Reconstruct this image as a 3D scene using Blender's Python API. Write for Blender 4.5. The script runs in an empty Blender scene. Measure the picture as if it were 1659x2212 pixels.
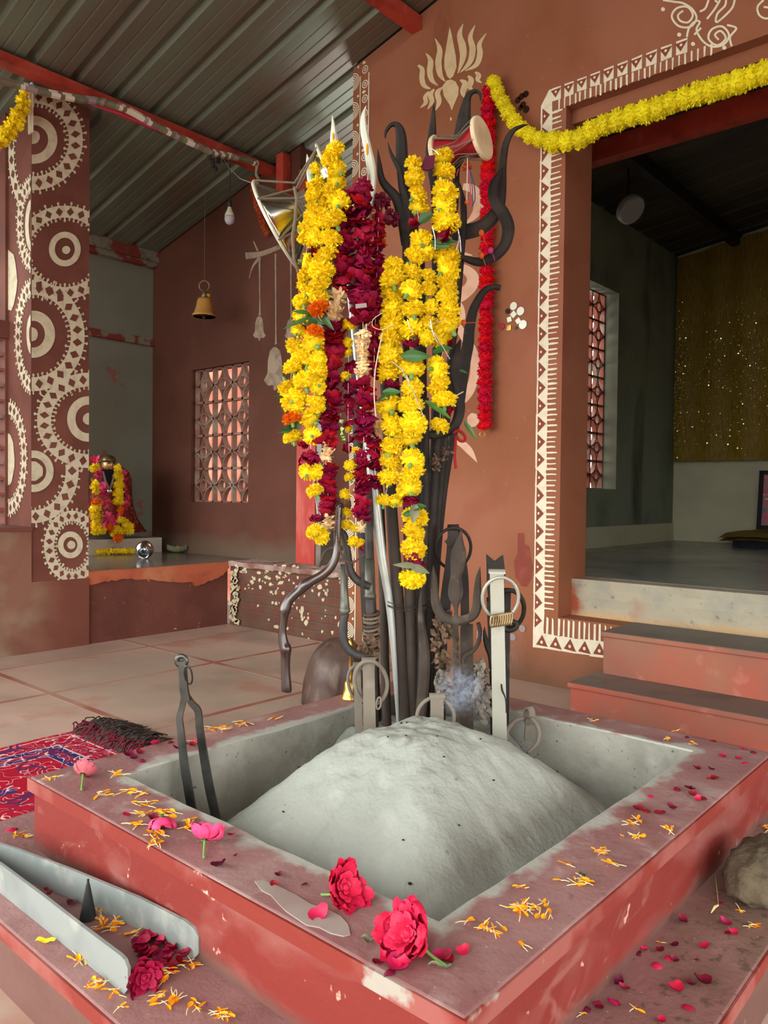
import bpy, bmesh, math, random
from mathutils import Vector, Matrix, Euler, noise as mnoise
from math import sin, cos, pi, radians
R = random.Random(7)
sc = bpy.context.scene
COL = sc.collection

# ---------------------------------------------------------------- camera, light, exposure
CAM_Z = 0.911
F_PX, IMG_W, IMG_H = 1672.64, 1659.0, 2212.0
YAW, PITCH, ROLL = radians(41.315), radians(-1.2376), radians(0.63534)
fw = Vector((cos(YAW) * cos(PITCH), sin(YAW) * cos(PITCH), sin(PITCH)))
r0 = Vector((sin(YAW), -cos(YAW), 0.0)); u0 = r0.cross(fw)
rt = r0 * cos(ROLL) + u0 * sin(ROLL); up = u0 * cos(ROLL) - r0 * sin(ROLL)
EYE = Vector((0, 0, CAM_Z))
cam_d = bpy.data.cameras.new('camera'); cam = bpy.data.objects.new('camera', cam_d); COL.objects.link(cam)
m = Matrix((rt, up, -fw)).transposed().to_4x4(); m.translation = EYE
cam.matrix_world = m
cam_d.sensor_fit = 'VERTICAL'; cam_d.sensor_height = 36.0; cam_d.lens = F_PX / IMG_H * 36.0
cam_d.clip_start = 0.02; cam_d.clip_end = 200
sc.camera = cam
sc.view_settings.view_transform = 'Standard'; sc.view_settings.look = 'None'
sc.view_settings.gamma = 1.0; sc.view_settings.exposure = -0.14
sc.view_settings.use_curve_mapping = False
sc.cycles.use_denoising = True
sc.cycles.max_bounces = 8; sc.cycles.diffuse_bounces = 5; sc.cycles.glossy_bounces = 4
sc.cycles.volume_bounces = 1; sc.cycles.transparent_max_bounces = 8
w = bpy.data.worlds.new('overcast_sky'); sc.world = w; w.use_nodes = True
bg = w.node_tree.nodes['Background']; bg.inputs[0].default_value = (0.95, 0.98, 0.96, 1); bg.inputs[1].default_value = 6.2

def area(name, loc, target, sx, sy, power, col=(1, 1, 1)):
    l = bpy.data.lights.new(name, 'AREA'); l.shape = 'RECTANGLE'; l.size = sx; l.size_y = sy
    l.energy = power; l.color = col
    o = bpy.data.objects.new(name, l); COL.objects.link(o); o.location = loc
    o.rotation_euler = (Vector(target) - Vector(loc)).to_track_quat('-Z', 'Y').to_euler()
    return o
area('daylight_fill_front', (-2.3, 0.9, 1.9), (2.0, 1.2, 0.3), 2.2, 2.0, 40, (1.0, 0.99, 0.95))  # fill lamp added over the pit, standing in for daylight from the open front
area('roof_fill_back', (5.3, 4.0, 1.5), (4.25, 3.6, 3.2), .9, .9, 32, (1, 1, 1))  # fill lamp added under the roof to brighten the sheet by the lotus wall
area('daylight_fill_left', (-1.5, 3.7, 1.3), (2.1, 3.9, 0.9), 1.6, 1.4, 44, (1.0, 0.99, 0.96))  # fill lamp added for the floor and pier side, standing in for daylight

# ---------------------------------------------------------------- pixel of the 1659x2212 photo -> point on a plane of the place
def ray(x, y): return fw + rt * ((x - 829.5) / F_PX) - up * ((y - 1106.0) / F_PX)
def on(x, y, ax, v):
    d = ray(x, y); return EYE + d * ((v - EYE[ax]) / d[ax])
def onX(x, y, v): return on(x, y, 0, v)
def onY(x, y, v): return on(x, y, 1, v)
def onZ(x, y, v): return on(x, y, 2, v)
def at(x, y, d): return EYE + ray(x, y) * d            # at a distance d in front of the camera
def px(n, d): return n * d / F_PX

# ---------------------------------------------------------------- materials
def lin(c):
    def f(v):
        v /= 255.0
        return v / 12.92 if v <= 0.04045 else ((v + 0.055) / 1.055) ** 2.4
    return (f(c[0]), f(c[1]), f(c[2]), 1.0)

def mat(name, base, rough=0.75, layers=(), metal=0.0, bumps=(), spec=0.35, rand=0.0, rlayer=None, coat=0.0):
    """layers: dicts c (colour), s (noise scale), lo, hi, st (stretch), di (distortion), de (detail), f (amount), k ('noise','voro','cell'), rect"""
    ma = bpy.data.materials.new(name); ma.use_nodes = True
    nt = ma.node_tree; N = nt.nodes; L = nt.links
    b = N['Principled BSDF']; b.inputs['Roughness'].default_value = rough; b.inputs['Metallic'].default_value = metal
    b.inputs['Specular IOR Level'].default_value = spec
    if coat: b.inputs['Coat Weight'].default_value = coat; b.inputs['Coat Roughness'].default_value = 0.15
    tc = N.new('ShaderNodeTexCoord'); co = tc.outputs['Object']
    col = N.new('ShaderNodeRGB'); col.outputs[0].default_value = lin(base); cur = col.outputs[0]
    def tex(s, st=(1, 1, 1), di=0.0, de=5.0, k='noise'):
        mp = N.new('ShaderNodeMapping'); mp.inputs['Scale'].default_value = st; L.new(co, mp.inputs[0])
        if k == 'noise':
            t = N.new('ShaderNodeTexNoise'); t.inputs['Scale'].default_value = s; t.inputs['Detail'].default_value = de
            t.inputs['Distortion'].default_value = di; L.new(mp.outputs[0], t.inputs['Vector']); return t.outputs['Fac']
        if k == 'voro':
            t = N.new('ShaderNodeTexVoronoi'); t.inputs['Scale'].default_value = s; t.feature = 'F1'
            L.new(mp.outputs[0], t.inputs['Vector']); return t.outputs['Distance']
        if k == 'crack':
            t = N.new('ShaderNodeTexVoronoi'); t.inputs['Scale'].default_value = s; t.feature = 'DISTANCE_TO_EDGE'
            L.new(mp.outputs[0], t.inputs['Vector']); return t.outputs['Distance']
    def ramp(v, lo, hi):
        r = N.new('ShaderNodeMapRange'); r.inputs['From Min'].default_value = lo; r.inputs['From Max'].default_value = hi
        L.new(v, r.inputs['Value']); return r.outputs[0]
    def math_(op, a, c):
        n = N.new('ShaderNodeMath'); n.operation = op
        for i, v in enumerate((a, c)):
            if isinstance(v, (int, float)): n.inputs[i].default_value = v
            else: L.new(v, n.inputs[i])
        return n.outputs[0]
    def sep():
        sx = N.new('ShaderNodeSeparateXYZ'); L.new(co, sx.inputs[0]); return sx.outputs
    for l in layers:
        k = l.get('k', 'noise')
        if 'rect' in l:      # a stain that hugs the edge of a rectangle (cx, cy, half a, half b, width)
            cx, cy, ha, hb, wd = l['rect']; o = sep()
            dx = math_('SUBTRACT', math_('ABSOLUTE', math_('SUBTRACT', o[0], cx), 0), ha)
            dy = math_('SUBTRACT', math_('ABSOLUTE', math_('SUBTRACT', o[1], cy), 0), hb)
            dd = math_('MAXIMUM', dx, dy)
            nz = tex(l['s'], l.get('st', (1, 1, 1)), l.get('di', 0), l.get('de', 5))
            v = math_('ADD', math_('SUBTRACT', 1.0, math_('DIVIDE', dd, wd)), math_('MULTIPLY', math_('SUBTRACT', nz, 0.5), l.get('nz', 2.5)))
            fac = ramp(v, l['lo'], l['hi'])
        elif 'ax' in l:      # a stain that follows one coordinate
            o = sep()[l['ax']]
            nz = tex(l['s'], l.get('st', (1, 1, 1)), l.get('di', 0), l.get('de', 5))
            v = math_('ADD', o, math_('MULTIPLY', math_('SUBTRACT', nz, 0.5), l.get('nz', 0.3)))
            fac = ramp(v, l['lo'], l['hi'])
        else:
            fac = ramp(tex(l['s'], l.get('st', (1, 1, 1)), l.get('di', 0), l.get('de', 5), k), l['lo'], l['hi'])
        if 'mask' in l:
            q = l['mask']; fac = math_('MULTIPLY', fac, ramp(tex(q['s'], q.get('st', (1, 1, 1)), 0, 3), q['lo'], q['hi']))
        if 'zone' in l:
            ax, lo, hi = l['zone']; fac = math_('MULTIPLY', fac, ramp(sep()[ax], lo, hi))
        fac = math_('MULTIPLY', fac, l.get('f', 1.0))
        mx = N.new('ShaderNodeMix'); mx.data_type = 'RGBA'; L.new(fac, mx.inputs[0]); L.new(cur, mx.inputs[6])
        mx.inputs[7].default_value = lin(l['c']); cur = mx.outputs[2]
    if rand:
        oi = N.new('ShaderNodeObjectInfo'); hs = N.new('ShaderNodeHueSaturation')
        v = N.new('ShaderNodeMapRange'); v.inputs['To Min'].default_value = 1 - rand; v.inputs['To Max'].default_value = 1 + rand
        L.new(oi.outputs['Random'], v.inputs['Value']); L.new(v.outputs[0], hs.inputs['Value'])
        h = N.new('ShaderNodeMapRange'); h.inputs['To Min'].default_value = 0.5 - rand * 0.05; h.inputs['To Max'].default_value = 0.5 + rand * 0.05
        L.new(oi.outputs['Random'], h.inputs['Value']); L.new(h.outputs[0], hs.inputs['Hue'])
        L.new(cur, hs.inputs['Color']); cur = hs.outputs[0]
    L.new(cur, b.inputs['Base Color'])
    if rlayer:
        L.new(math_('ADD', rlayer[1], math_('MULTIPLY', tex(rlayer[0]), rlayer[2])), b.inputs['Roughness'])
    nrm = None
    for s, stg, *rest in bumps:
        bp = N.new('ShaderNodeBump'); bp.inputs['Strength'].default_value = stg; bp.inputs['Distance'].default_value = 0.01
        kw = rest[0] if rest else {}
        L.new(tex(s, **kw), bp.inputs['Height'])
        if nrm: L.new(nrm, bp.inputs['Normal'])
        nrm = bp.outputs[0]
    if nrm: L.new(nrm, b.inputs['Normal'])
    return ma

M = {}
dust = (150, 140, 134)
PC = (0.0135, 0.011, 0.517, 0.437)
M['rim_top'] = mat('rim_red_oxide', (136, 92, 90), 0.6, [
    dict(c=(152, 114, 111), s=3, lo=.40, hi=.62), dict(c=(124, 70, 67), s=5, lo=.52, hi=.72, f=.75),
    dict(c=(172, 152, 146), s=11, lo=.54, hi=.70, f=.6, di=1), dict(c=(112, 84, 72), s=60, lo=.62, hi=.70, f=.55, zone=(1, -.40, -.47)), dict(c=(206, 194, 188), s=110, lo=.68, hi=.74, f=.6),
    dict(c=(168, 168, 158), rect=(PC[0], PC[1], PC[2], PC[3], 0.045), s=14, lo=.35, hi=.9, nz=3.2)], bumps=((70, .18), (10, .12)))
M['red_side'] = mat('red_paint_worn', (124, 43, 36), 0.55, [
    dict(c=(142, 80, 73), s=4, lo=.46, hi=.62, st=(1, 1, 2.2), di=.8, f=.85), dict(c=(128, 44, 38), s=6, lo=.52, hi=.68, f=.8, st=(1, 1, 3)),
    dict(c=(154, 102, 92), s=9, lo=.60, hi=.70, st=(1, 1, 1.4), di=1.5, f=.55), dict(c=(196, 148, 130), s=26, lo=.69, hi=.715, de=3),
    dict(c=(96, 74, 66), ax=2, s=7, lo=.160, hi=.138, nz=.05, f=.8)],
    bumps=((35, .15), (6, .15)))
M['red_edge'] = mat('red_nosing_paint', (128, 44, 34), 0.6, [dict(c=(148, 82, 74), s=6, lo=.45, hi=.58), dict(c=(162, 152, 140), s=5, lo=.62, hi=.645, de=6),
    dict(c=(216, 170, 148), s=13, lo=.68, hi=.70)], bumps=((40, .15),))
M['plat_top'] = mat('platform_red_dusty', (136, 94, 91), 0.65, [
    dict(c=(154, 114, 110), s=2.5, lo=.4, hi=.6), dict(c=(112, 66, 62), s=6, lo=.54, hi=.72, f=.7),
    dict(c=(118, 92, 78), s=4, lo=.40, hi=.60, f=.85, zone=(1, -0.50, -0.62)),
    dict(c=(84, 66, 54), s=55, lo=.58, hi=.66, f=.7, zone=(1, -0.50, -0.62)),
    dict(c=(182, 166, 156), s=90, lo=.67, hi=.74, f=.5)], bumps=((70, .22), (9, .12)))
M['pit_wall'] = mat('pit_cement', (156, 154, 142), 0.9, [dict(c=(120, 120, 110), s=5, lo=.45, hi=.7), dict(c=(172, 172, 162), s=9, lo=.52, hi=.7, f=.8),
    dict(c=(58, 58, 52), s=60, lo=.66, hi=.72, f=.7)], bumps=((25, .35), (80, .2)))
M['ash'] = mat('wood_ash', (162, 166, 156), 0.95, [dict(c=(146, 150, 141), s=4, lo=.45, hi=.65, f=.6), dict(c=(178, 181, 172), s=12, lo=.55, hi=.7, f=.5),
    dict(c=(108, 108, 102), s=50, lo=.69, hi=.73, f=.6), dict(c=(128, 128, 122), s=7, lo=.62, hi=.7, st=(1, 1, .4), f=.35)],
    bumps=((26, .30), (110, .28), (7, .3)), spec=.1)
M['cement'] = mat('cement_spill', (160, 146, 138), 0.6, [dict(c=(148, 126, 120), s=8, lo=.45, hi=.65)], bumps=((30, .05),))
M['floor'] = mat('stone_floor', (172, 154, 136), 0.5, [
    dict(c=(194, 164, 148), s=1.1, lo=.42, hi=.62), dict(c=(142, 126, 110), s=1.8, lo=.5, hi=.72, f=.8),
    dict(c=(190, 150, 134), s=5, lo=.55, hi=.75, f=.6, di=1), dict(c=(168, 92, 74), s=2.4, lo=.58, hi=.66, f=.45), dict(c=(80, 66, 56), s=30, lo=.66, hi=.74, f=.35)],
    bumps=((14, .08), (3, .1)), rlayer=(4, .3, .4))
M['grout'] = mat('red_grout', (168, 134, 116), 0.8, [dict(c=(150, 92, 74), s=1.6, lo=.5, hi=.62)])
M['terracotta'] = mat('terracotta_limewash', (144, 88, 58), 0.85, [
    dict(c=(158, 100, 76), s=1.5, lo=.4, hi=.65, f=.8), dict(c=(138, 72, 50), s=4, lo=.52, hi=.72, f=.5),
    dict(c=(176, 116, 96), s=26, lo=.68, hi=.74, f=.35), dict(c=(112, 56, 40), s=2.2, lo=.66, hi=.72, st=(1, 1, .35), f=.5),
    dict(c=(104, 78, 56), ax=2, s=3, lo=.22, hi=.03, nz=.35, f=.75)], bumps=((40, .08), (6, .06)))
M['pier'] = mat('pier_brown_red', (102, 58, 46), 0.85, [dict(c=(122, 72, 60), s=3, lo=.42, hi=.65), dict(c=(100, 56, 46), s=5, lo=.55, hi=.75, f=.6)],
    bumps=((30, .1),))
M['pier_low'] = mat('lower_wall_stained', (114, 65, 52), 0.9, [dict(c=(132, 92, 74), s=2.2, lo=.42, hi=.62, zone=(0, 2.3, 2.0)), dict(c=(150, 138, 116), s=3.2, lo=.50, hi=.72, f=.8, zone=(0, 2.15, 1.85)),
    dict(c=(98, 56, 44), s=4, lo=.52, hi=.7, f=.6)], bumps=((25, .15),))
M['ledge_dark'] = mat('ledge_bare_plaster', (96, 54, 44), 0.95, [dict(c=(110, 64, 52), s=4, lo=.42, hi=.62), dict(c=(84, 66, 52), s=2, lo=.55, hi=.72, f=.7),
    dict(c=(178, 106, 78), s=18, lo=.70, hi=.73), dict(c=(182, 166, 132), s=16, lo=.72, hi=.74, zone=(2, .12, 0.0))], bumps=((22, .5), (60, .3)))
M['ledge_orange'] = mat('ledge_orange_plaster', (178, 94, 62), 0.8, [dict(c=(150, 70, 48), s=6, lo=.45, hi=.62), dict(c=(190, 132, 96), s=4, lo=.56, hi=.72, f=.8)], bumps=((25, .15),))
M['cream_flake'] = mat('cream_paint_flakes', (206, 192, 158), 0.8, [dict(c=(190, 168, 136), s=9, lo=.45, hi=.7)])
M['ledge_top'] = mat('ledge_stone_top', (112, 100, 92), 0.18, [dict(c=(84, 74, 68), s=3, lo=.4, hi=.65), dict(c=(134, 118, 110), s=8, lo=.55, hi=.75, f=.6)], bumps=((12, .05),), spec=.5)
M['ledge_cap'] = mat('worn_cap_plaster', (160, 134, 124), 0.8, [dict(c=(120, 80, 66), s=6, lo=.45, hi=.6), dict(c=(198, 186, 172), s=8, lo=.56, hi=.7, st=(3, 1, 1))], bumps=((30, .3),))
M['backwall'] = mat('back_wall_brown', (84, 46, 32), 0.9, [dict(c=(94, 54, 40), s=2, lo=.42, hi=.64), dict(c=(72, 40, 26), s=1.4, lo=.5, hi=.7, f=.6),
    dict(c=(96, 80, 64), ax=2, s=3, lo=.62, hi=.5, nz=.2, f=.8)], bumps=((35, .08),))
M['green_wall'] = mat('grey_green_limewash', (124, 124, 106), 0.9, [dict(c=(132, 132, 118), s=1.6, lo=.42, hi=.62), dict(c=(106, 108, 102), s=2.4, lo=.60, hi=.8, f=.5),
    dict(c=(150, 80, 66), s=5, lo=.66, hi=.69, f=.7)], bumps=((20, .06),))
M['moulding'] = mat('peeling_moulding', (132, 130, 112), 0.85, [dict(c=(128, 56, 44), s=7, lo=.47, hi=.53), dict(c=(92, 88, 76), s=12, lo=.58, hi=.7, f=.6)], bumps=((30, .2),))
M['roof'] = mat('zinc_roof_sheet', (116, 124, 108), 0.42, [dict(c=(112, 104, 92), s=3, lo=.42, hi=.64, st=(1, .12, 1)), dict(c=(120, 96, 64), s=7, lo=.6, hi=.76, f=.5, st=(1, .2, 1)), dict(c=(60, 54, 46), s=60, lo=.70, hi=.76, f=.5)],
    metal=.35, bumps=((6, .04, dict(st=(1, .2, 1))),))
M['room_roof'] = mat('dark_roof_sheet', (74, 66, 54), 0.6, [dict(c=(54, 48, 40), s=3, lo=.42, hi=.64, st=(1, .12, 1))])  # darker, browner version of the roof sheet for the room ceiling
M['red_steel'] = mat('red_painted_steel', (178, 66, 50), 0.5, [dict(c=(140, 44, 34), s=6, lo=.48, hi=.65), dict(c=(190, 96, 78), s=9, lo=.58, hi=.72, f=.7), dict(c=(80, 60, 52), s=14, lo=.68, hi=.74, f=.6)])
M['red_post'] = mat('red_enamel_post', (176, 52, 38), 0.5, [dict(c=(196, 96, 80), s=7, lo=.5, hi=.66, st=(1, 1, .3)), dict(c=(214, 190, 178), s=11, lo=.66, hi=.71, st=(1, 1, .3))])
M['white_paint'] = mat('limewash_white_paint', (232, 222, 196), 0.85, [dict(c=(214, 198, 168), s=30, lo=.5, hi=.7, f=.7)])
M['pier_paint'] = mat('dull_white_paint', (206, 196, 168), 0.85, [dict(c=(184, 170, 142), s=26, lo=.48, hi=.68, f=.8)])
M['lotus_paint'] = mat('cream_limewash', (216, 192, 150), 0.85, [dict(c=(200, 172, 130), s=18, lo=.45, hi=.7, f=.8)])
M['om_paint'] = mat('pale_peach_limewash', (214, 172, 146), 0.85, [dict(c=(198, 146, 118), s=9, lo=.45, hi=.7, f=.9)])
M['faint_paint'] = mat('faded_grey_limewash', (150, 132, 112), 0.9, [dict(c=(120, 96, 78), s=20, lo=.45, hi=.65, f=.8)])
M['brown_line'] = mat('terracotta_line_paint', (134, 70, 50), 0.85)
M['maroon_stain'] = mat('dark_red_wash_stain', (128, 58, 42), 0.7, [dict(c=(150, 74, 56), s=12, lo=.5, hi=.7)])
M['step_top'] = mat('grey_stone_tread', (102, 92, 84), 0.5, [dict(c=(126, 112, 100), s=3, lo=.45, hi=.68, st=(1, .3, 1)), dict(c=(72, 64, 58), s=5, lo=.55, hi=.75, f=.7)], bumps=((20, .08),))
M['step_red'] = mat('step_red_wash', (146, 92, 76), 0.8, [dict(c=(170, 88, 70), s=3, lo=.42, hi=.64), dict(c=(150, 112, 88), s=2.2, lo=.55, hi=.72, f=.7), dict(c=(200, 132, 114), s=11, lo=.6, hi=.75, f=.5)], bumps=((25, .12),))
M['sill'] = mat('worn_sill_plaster', (166, 158, 136), 0.85, [dict(c=(150, 146, 132), s=7, lo=.48, hi=.66), dict(c=(168, 86, 62), s=5, lo=.5, hi=.58, zone=(1, 1.42, 1.62)), dict(c=(198, 160, 110), ax=2, s=5, lo=.375, hi=.335, nz=.06, f=.8),
    dict(c=(104, 100, 90), s=24, lo=.64, hi=.72, f=.6)], bumps=((40, .3), (12, .2)))
M['room_floor'] = mat('polished_stone_floor', (150, 154, 144), 0.25, [dict(c=(126, 130, 120), s=2, lo=.45, hi=.68), dict(c=(166, 168, 158), s=6, lo=.58, hi=.76, f=.5)], spec=.5)
M['room_wall'] = mat('room_green_limewash', (144, 150, 130), 0.9, [dict(c=(112, 118, 104), s=1.6, lo=.45, hi=.68), dict(c=(56, 60, 54), s=2.2, lo=.60, hi=.72, st=(1, 1, .3), f=.8)], bumps=((20, .06),))
M['room_wall_pale'] = mat('room_cream_tile', (214, 208, 176), 0.6, [dict(c=(196, 190, 160), s=2, lo=.45, hi=.68)])
M['gold_cloth'] = mat('gold_sequin_cloth', (150, 122, 36), 0.6, [dict(c=(118, 94, 26), s=30, lo=.45, hi=.65, st=(1, 4, .4))], bumps=((90, .3),))
M['sequin'] = mat('gold_sequin', (255, 240, 160), 0.25, metal=.75)
M['pink_wall'] = mat('neighbour_pink_wall', (170, 92, 70), 0.9, [dict(c=(196, 130, 108), s=3, lo=.45, hi=.65)])
M['jali'] = mat('jali_cement_red', (146, 84, 68), 0.85, [dict(c=(150, 132, 116), s=8, lo=.52, hi=.66)], bumps=((30, .1),))
M['jali_pale'] = mat('jali_cement_pale', (132, 92, 78), 0.85, [dict(c=(150, 130, 114), s=8, lo=.5, hi=.66)])
M['earth'] = mat('outside_ground', (96, 88, 74), 0.9, [dict(c=(82, 74, 60), s=2, lo=.4, hi=.6)])
M['iron'] = mat('blackened_iron', (40, 34, 30), 0.62, [dict(c=(64, 54, 46), s=14, lo=.5, hi=.68), dict(c=(38, 33, 31), s=7, lo=.5, hi=.7, f=.7), dict(c=(92, 76, 62), s=40, lo=.68, hi=.74, f=.5)], metal=.2, bumps=((50, .15),), spec=.4)
M['iron_dusty'] = mat('ash_dusted_iron', (70, 60, 52), 0.85, [dict(c=(50, 42, 36), s=10, lo=.45, hi=.66), dict(c=(100, 90, 80), s=22, lo=.55, hi=.7, f=.6)], bumps=((50, .15),))
M['iron_brown'] = mat('brown_iron_post', (64, 54, 47), 0.75, [dict(c=(90, 78, 68), s=8, lo=.45, hi=.66, st=(1, 1, .25)), dict(c=(46, 38, 33), s=12, lo=.58, hi=.72, f=.7)], metal=.15, bumps=((50, .12),))
M['tong_grey'] = mat('ash_grey_tongs', (122, 112, 99), 0.85, [dict(c=(92, 82, 72), s=9, lo=.5, hi=.68), dict(c=(146, 138, 124), s=16, lo=.55, hi=.72, f=.6)], bumps=((40, .1),))
M['drum_silver'] = mat('polished_drum_metal', (206, 206, 200), 0.16, metal=1.0)
M['silver'] = mat('bright_silver_metal', (206, 210, 204), 0.3, [dict(c=(176, 182, 178), s=8, lo=.5, hi=.7)], metal=.35, spec=.5)
M['white_blade'] = mat('white_metal_blade', (222, 226, 208), 0.45, [dict(c=(204, 206, 190), s=8, lo=.5, hi=.7)], metal=.25)
M['pale_steel'] = mat('pale_worn_steel', (172, 170, 156), 0.42, [dict(c=(146, 142, 128), s=9, lo=.52, hi=.7), dict(c=(116, 106, 92), s=22, lo=.66, hi=.73, f=.7)], metal=.4)
M['zinc'] = mat('galvanised_steel', (146, 153, 149), 0.42, [dict(c=(126, 133, 130), s=6, lo=.45, hi=.65), dict(c=(184, 186, 176), s=14, lo=.58, hi=.72, f=.6), dict(c=(112, 98, 76), s=9, lo=.66, hi=.74, f=.7)], metal=.2)
M['steel_dark'] = mat('polished_dark_steel', (98, 98, 94), 0.3, [dict(c=(52, 50, 48), s=8, lo=.45, hi=.65)], metal=.8)
M['brass'] = mat('brass', (206, 160, 84), 0.28, [dict(c=(150, 104, 50), s=12, lo=.55, hi=.7)], metal=.9)
M['brass_old'] = mat('old_brass_coil', (150, 128, 92), 0.35, [dict(c=(92, 72, 48), s=18, lo=.5, hi=.66)], metal=.7)
M['bell'] = mat('yellow_brass_bell', (206, 156, 78), 0.45, [dict(c=(180, 126, 60), s=9, lo=.5, hi=.7)], metal=.35)
M['wood_stick'] = mat('varnished_dark_wood', (54, 34, 29), 0.22, [dict(c=(80, 48, 38), s=6, lo=.5, hi=.68, st=(1, 1, .25)), dict(c=(36, 25, 23), s=14, lo=.55, hi=.7, f=.7)], spec=.6, coat=.5)
M['horn'] = mat('black_horn', (54, 50, 48), 0.5, [dict(c=(84, 78, 72), s=14, lo=.52, hi=.7)], bumps=((60, .1),))
M['horn_ring'] = mat('greyish_horn_ferrule', (92, 92, 82), 0.35, [dict(c=(66, 66, 60), s=20, lo=.5, hi=.7)], metal=.4)
M['bead'] = mat('brown_seed_bead', (86, 64, 48), 0.7, bumps=((200, .4),))
M['rope'] = mat('grey_cotton_rope', (118, 104, 88), 0.95, bumps=((160, .5),))
M['thread_red'] = mat('red_thread', (160, 34, 40), 0.9)
M['thread_white'] = mat('white_thread', (214, 204, 186), 0.9)
M['drum_skin'] = mat('drum_hide', (222, 204, 166), 0.7, [dict(c=(200, 176, 132), s=14, lo=.5, hi=.7)])
M['drum_red'] = mat('red_drum_body', (150, 22, 30), 0.5)
M['orange_cloth'] = mat('orange_dried_flower', (190, 84, 36), 0.9, [dict(c=(140, 54, 24), s=20, lo=.45, hi=.6)])
M['yellow'] = mat('marigold_yellow', (240, 208, 14), 0.7, [dict(c=(248, 222, 44), s=40, lo=.45, hi=.6)], rand=.10, spec=.15)
M['orange'] = mat('marigold_orange', (236, 120, 8), 0.7, [dict(c=(206, 90, 4), s=40, lo=.45, hi=.6)], rand=.08, spec=.15)
M['petal_orange'] = mat('marigold_petal_orange', (244, 156, 10), 0.6, rand=.10, spec=.2)
M['petal_stem'] = mat('pale_petal_base', (240, 222, 160), 0.7)
M['petal_yellow'] = mat('bright_yellow_petal', (248, 222, 30), 0.6)
M['green'] = mat('leaf_green', (66, 104, 40), 0.6, [dict(c=(92, 130, 58), s=20, lo=.5, hi=.7)], rand=.2, spec=.3)
M['leaf'] = mat('betel_leaf', (44, 84, 32), 0.45, [dict(c=(70, 108, 46), s=12, lo=.48, hi=.7)], rand=.25, spec=.4)
M['leaf_dry'] = mat('withered_leaf', (122, 124, 96), 0.7, [dict(c=(96, 98, 70), s=20, lo=.45, hi=.65)])
M['calyx'] = mat('calyx_green', (112, 150, 76), 0.6)
M['crimson'] = mat('rose_crimson', (150, 10, 52), 0.6, [dict(c=(112, 4, 36), s=30, lo=.5, hi=.7)], rand=.28, spec=.2)
M['rose_red'] = mat('rose_bright', (196, 16, 56), 0.5, [dict(c=(222, 50, 92), s=25, lo=.46, hi=.68)], rand=.0, spec=.25)
M['rose_pink'] = mat('rose_pink', (232, 62, 116), 0.5, [dict(c=(244, 110, 150), s=25, lo=.5, hi=.7)], spec=.25)
M['rose_pale'] = mat('rose_pale_pink', (196, 100, 108), 0.6, [dict(c=(168, 58, 76), s=25, lo=.5, hi=.7)], spec=.2)
M['rose_deep'] = mat('rose_deep', (134, 6, 44), 0.6, [dict(c=(172, 22, 72), s=30, lo=.5, hi=.68)], rand=.0, spec=.2)
M['petal_dark'] = mat('wilted_rose_petal', (112, 14, 40), 0.55, rand=.35, spec=.3)
M['petal_pink'] = mat('fresh_rose_petal', (176, 24, 72), 0.5, rand=.2, spec=.3)
M['cream'] = mat('cream_tuberose', (238, 214, 168), 0.75, [dict(c=(226, 180, 120), s=30, lo=.48, hi=.66)], rand=.12, spec=.15)
M['dried'] = mat('dried_brown_flower', (104, 82, 64), 0.95, [dict(c=(140, 108, 84), s=25, lo=.5, hi=.7), dict(c=(60, 46, 38), s=14, lo=.52, hi=.7, f=.7)])
M['dried_grey'] = mat('ashen_dried_flower', (140, 132, 120), 0.95, [dict(c=(96, 86, 76), s=25, lo=.5, hi=.7)])
M['tinsel_yellow'] = mat('artificial_marigold_yellow', (232, 216, 24), 0.8, [dict(c=(244, 234, 60), s=60, lo=.48, hi=.62)], rand=.08, spec=.1)
M['tinsel_red'] = mat('red_plush_flower', (206, 14, 40), 0.8, [dict(c=(236, 40, 66), s=60, lo=.50, hi=.64)], rand=.12, spec=.1)
M['foil'] = mat('silver_foil', (230, 230, 226), 0.2, metal=.9)
M['stone'] = mat('brown_river_stone', (86, 66, 57), 0.42, [dict(c=(62, 42, 36), s=7, lo=.44, hi=.58, st=(1, 1, .5)), dict(c=(136, 116, 104), s=16, lo=.55, hi=.70, f=.55, st=(1, 1, .4)), dict(c=(110, 50, 44), s=6, lo=.62, hi=.72, f=.6), dict(c=(66, 54, 46), s=9, lo=.58, hi=.7, f=.6)], bumps=((16, .15), (50, .12)))
M['dung'] = mat('dry_dung_cake', (96, 84, 66), 0.95, [dict(c=(72, 62, 50), s=8, lo=.45, hi=.64), dict(c=(140, 118, 80), s=18, lo=.60, hi=.72, f=.8), dict(c=(48, 42, 34), s=25, lo=.62, hi=.72, f=.7)], bumps=((30, .7), (90, .5)))
M['straw'] = mat('straw', (196, 176, 120), 0.8)
M['black_cone'] = mat('black_incense_cone', (44, 46, 44), 0.85, [dict(c=(70, 74, 70), s=30, lo=.55, hi=.75)])
M['wool_dark'] = mat('dark_wool_fringe', (70, 60, 54), 0.95, rand=.2)
M['wool_red'] = mat('red_wool_fringe', (112, 22, 38), 0.95, rand=.2)
M['mirror'] = mat('mirror_disc', (222, 224, 204), 0.2, metal=.25)
M['mirror_dark'] = mat('dark_mirror_disc', (90, 80, 76), 0.12, metal=.9)
M['black_plastic'] = mat('black_plastic', (34, 34, 36), 0.5)
M['bulb_glass'] = mat('frosted_bulb', (170, 164, 168), 0.35)
M['bulb_body'] = mat('white_lamp_body', (196, 196, 168), 0.5)
M['lamp_white'] = mat('white_lamp_disc', (168, 164, 158), 0.5)
M['steel_pot'] = mat('shiny_steel', (222, 226, 228), 0.12, metal=1.0)
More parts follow.
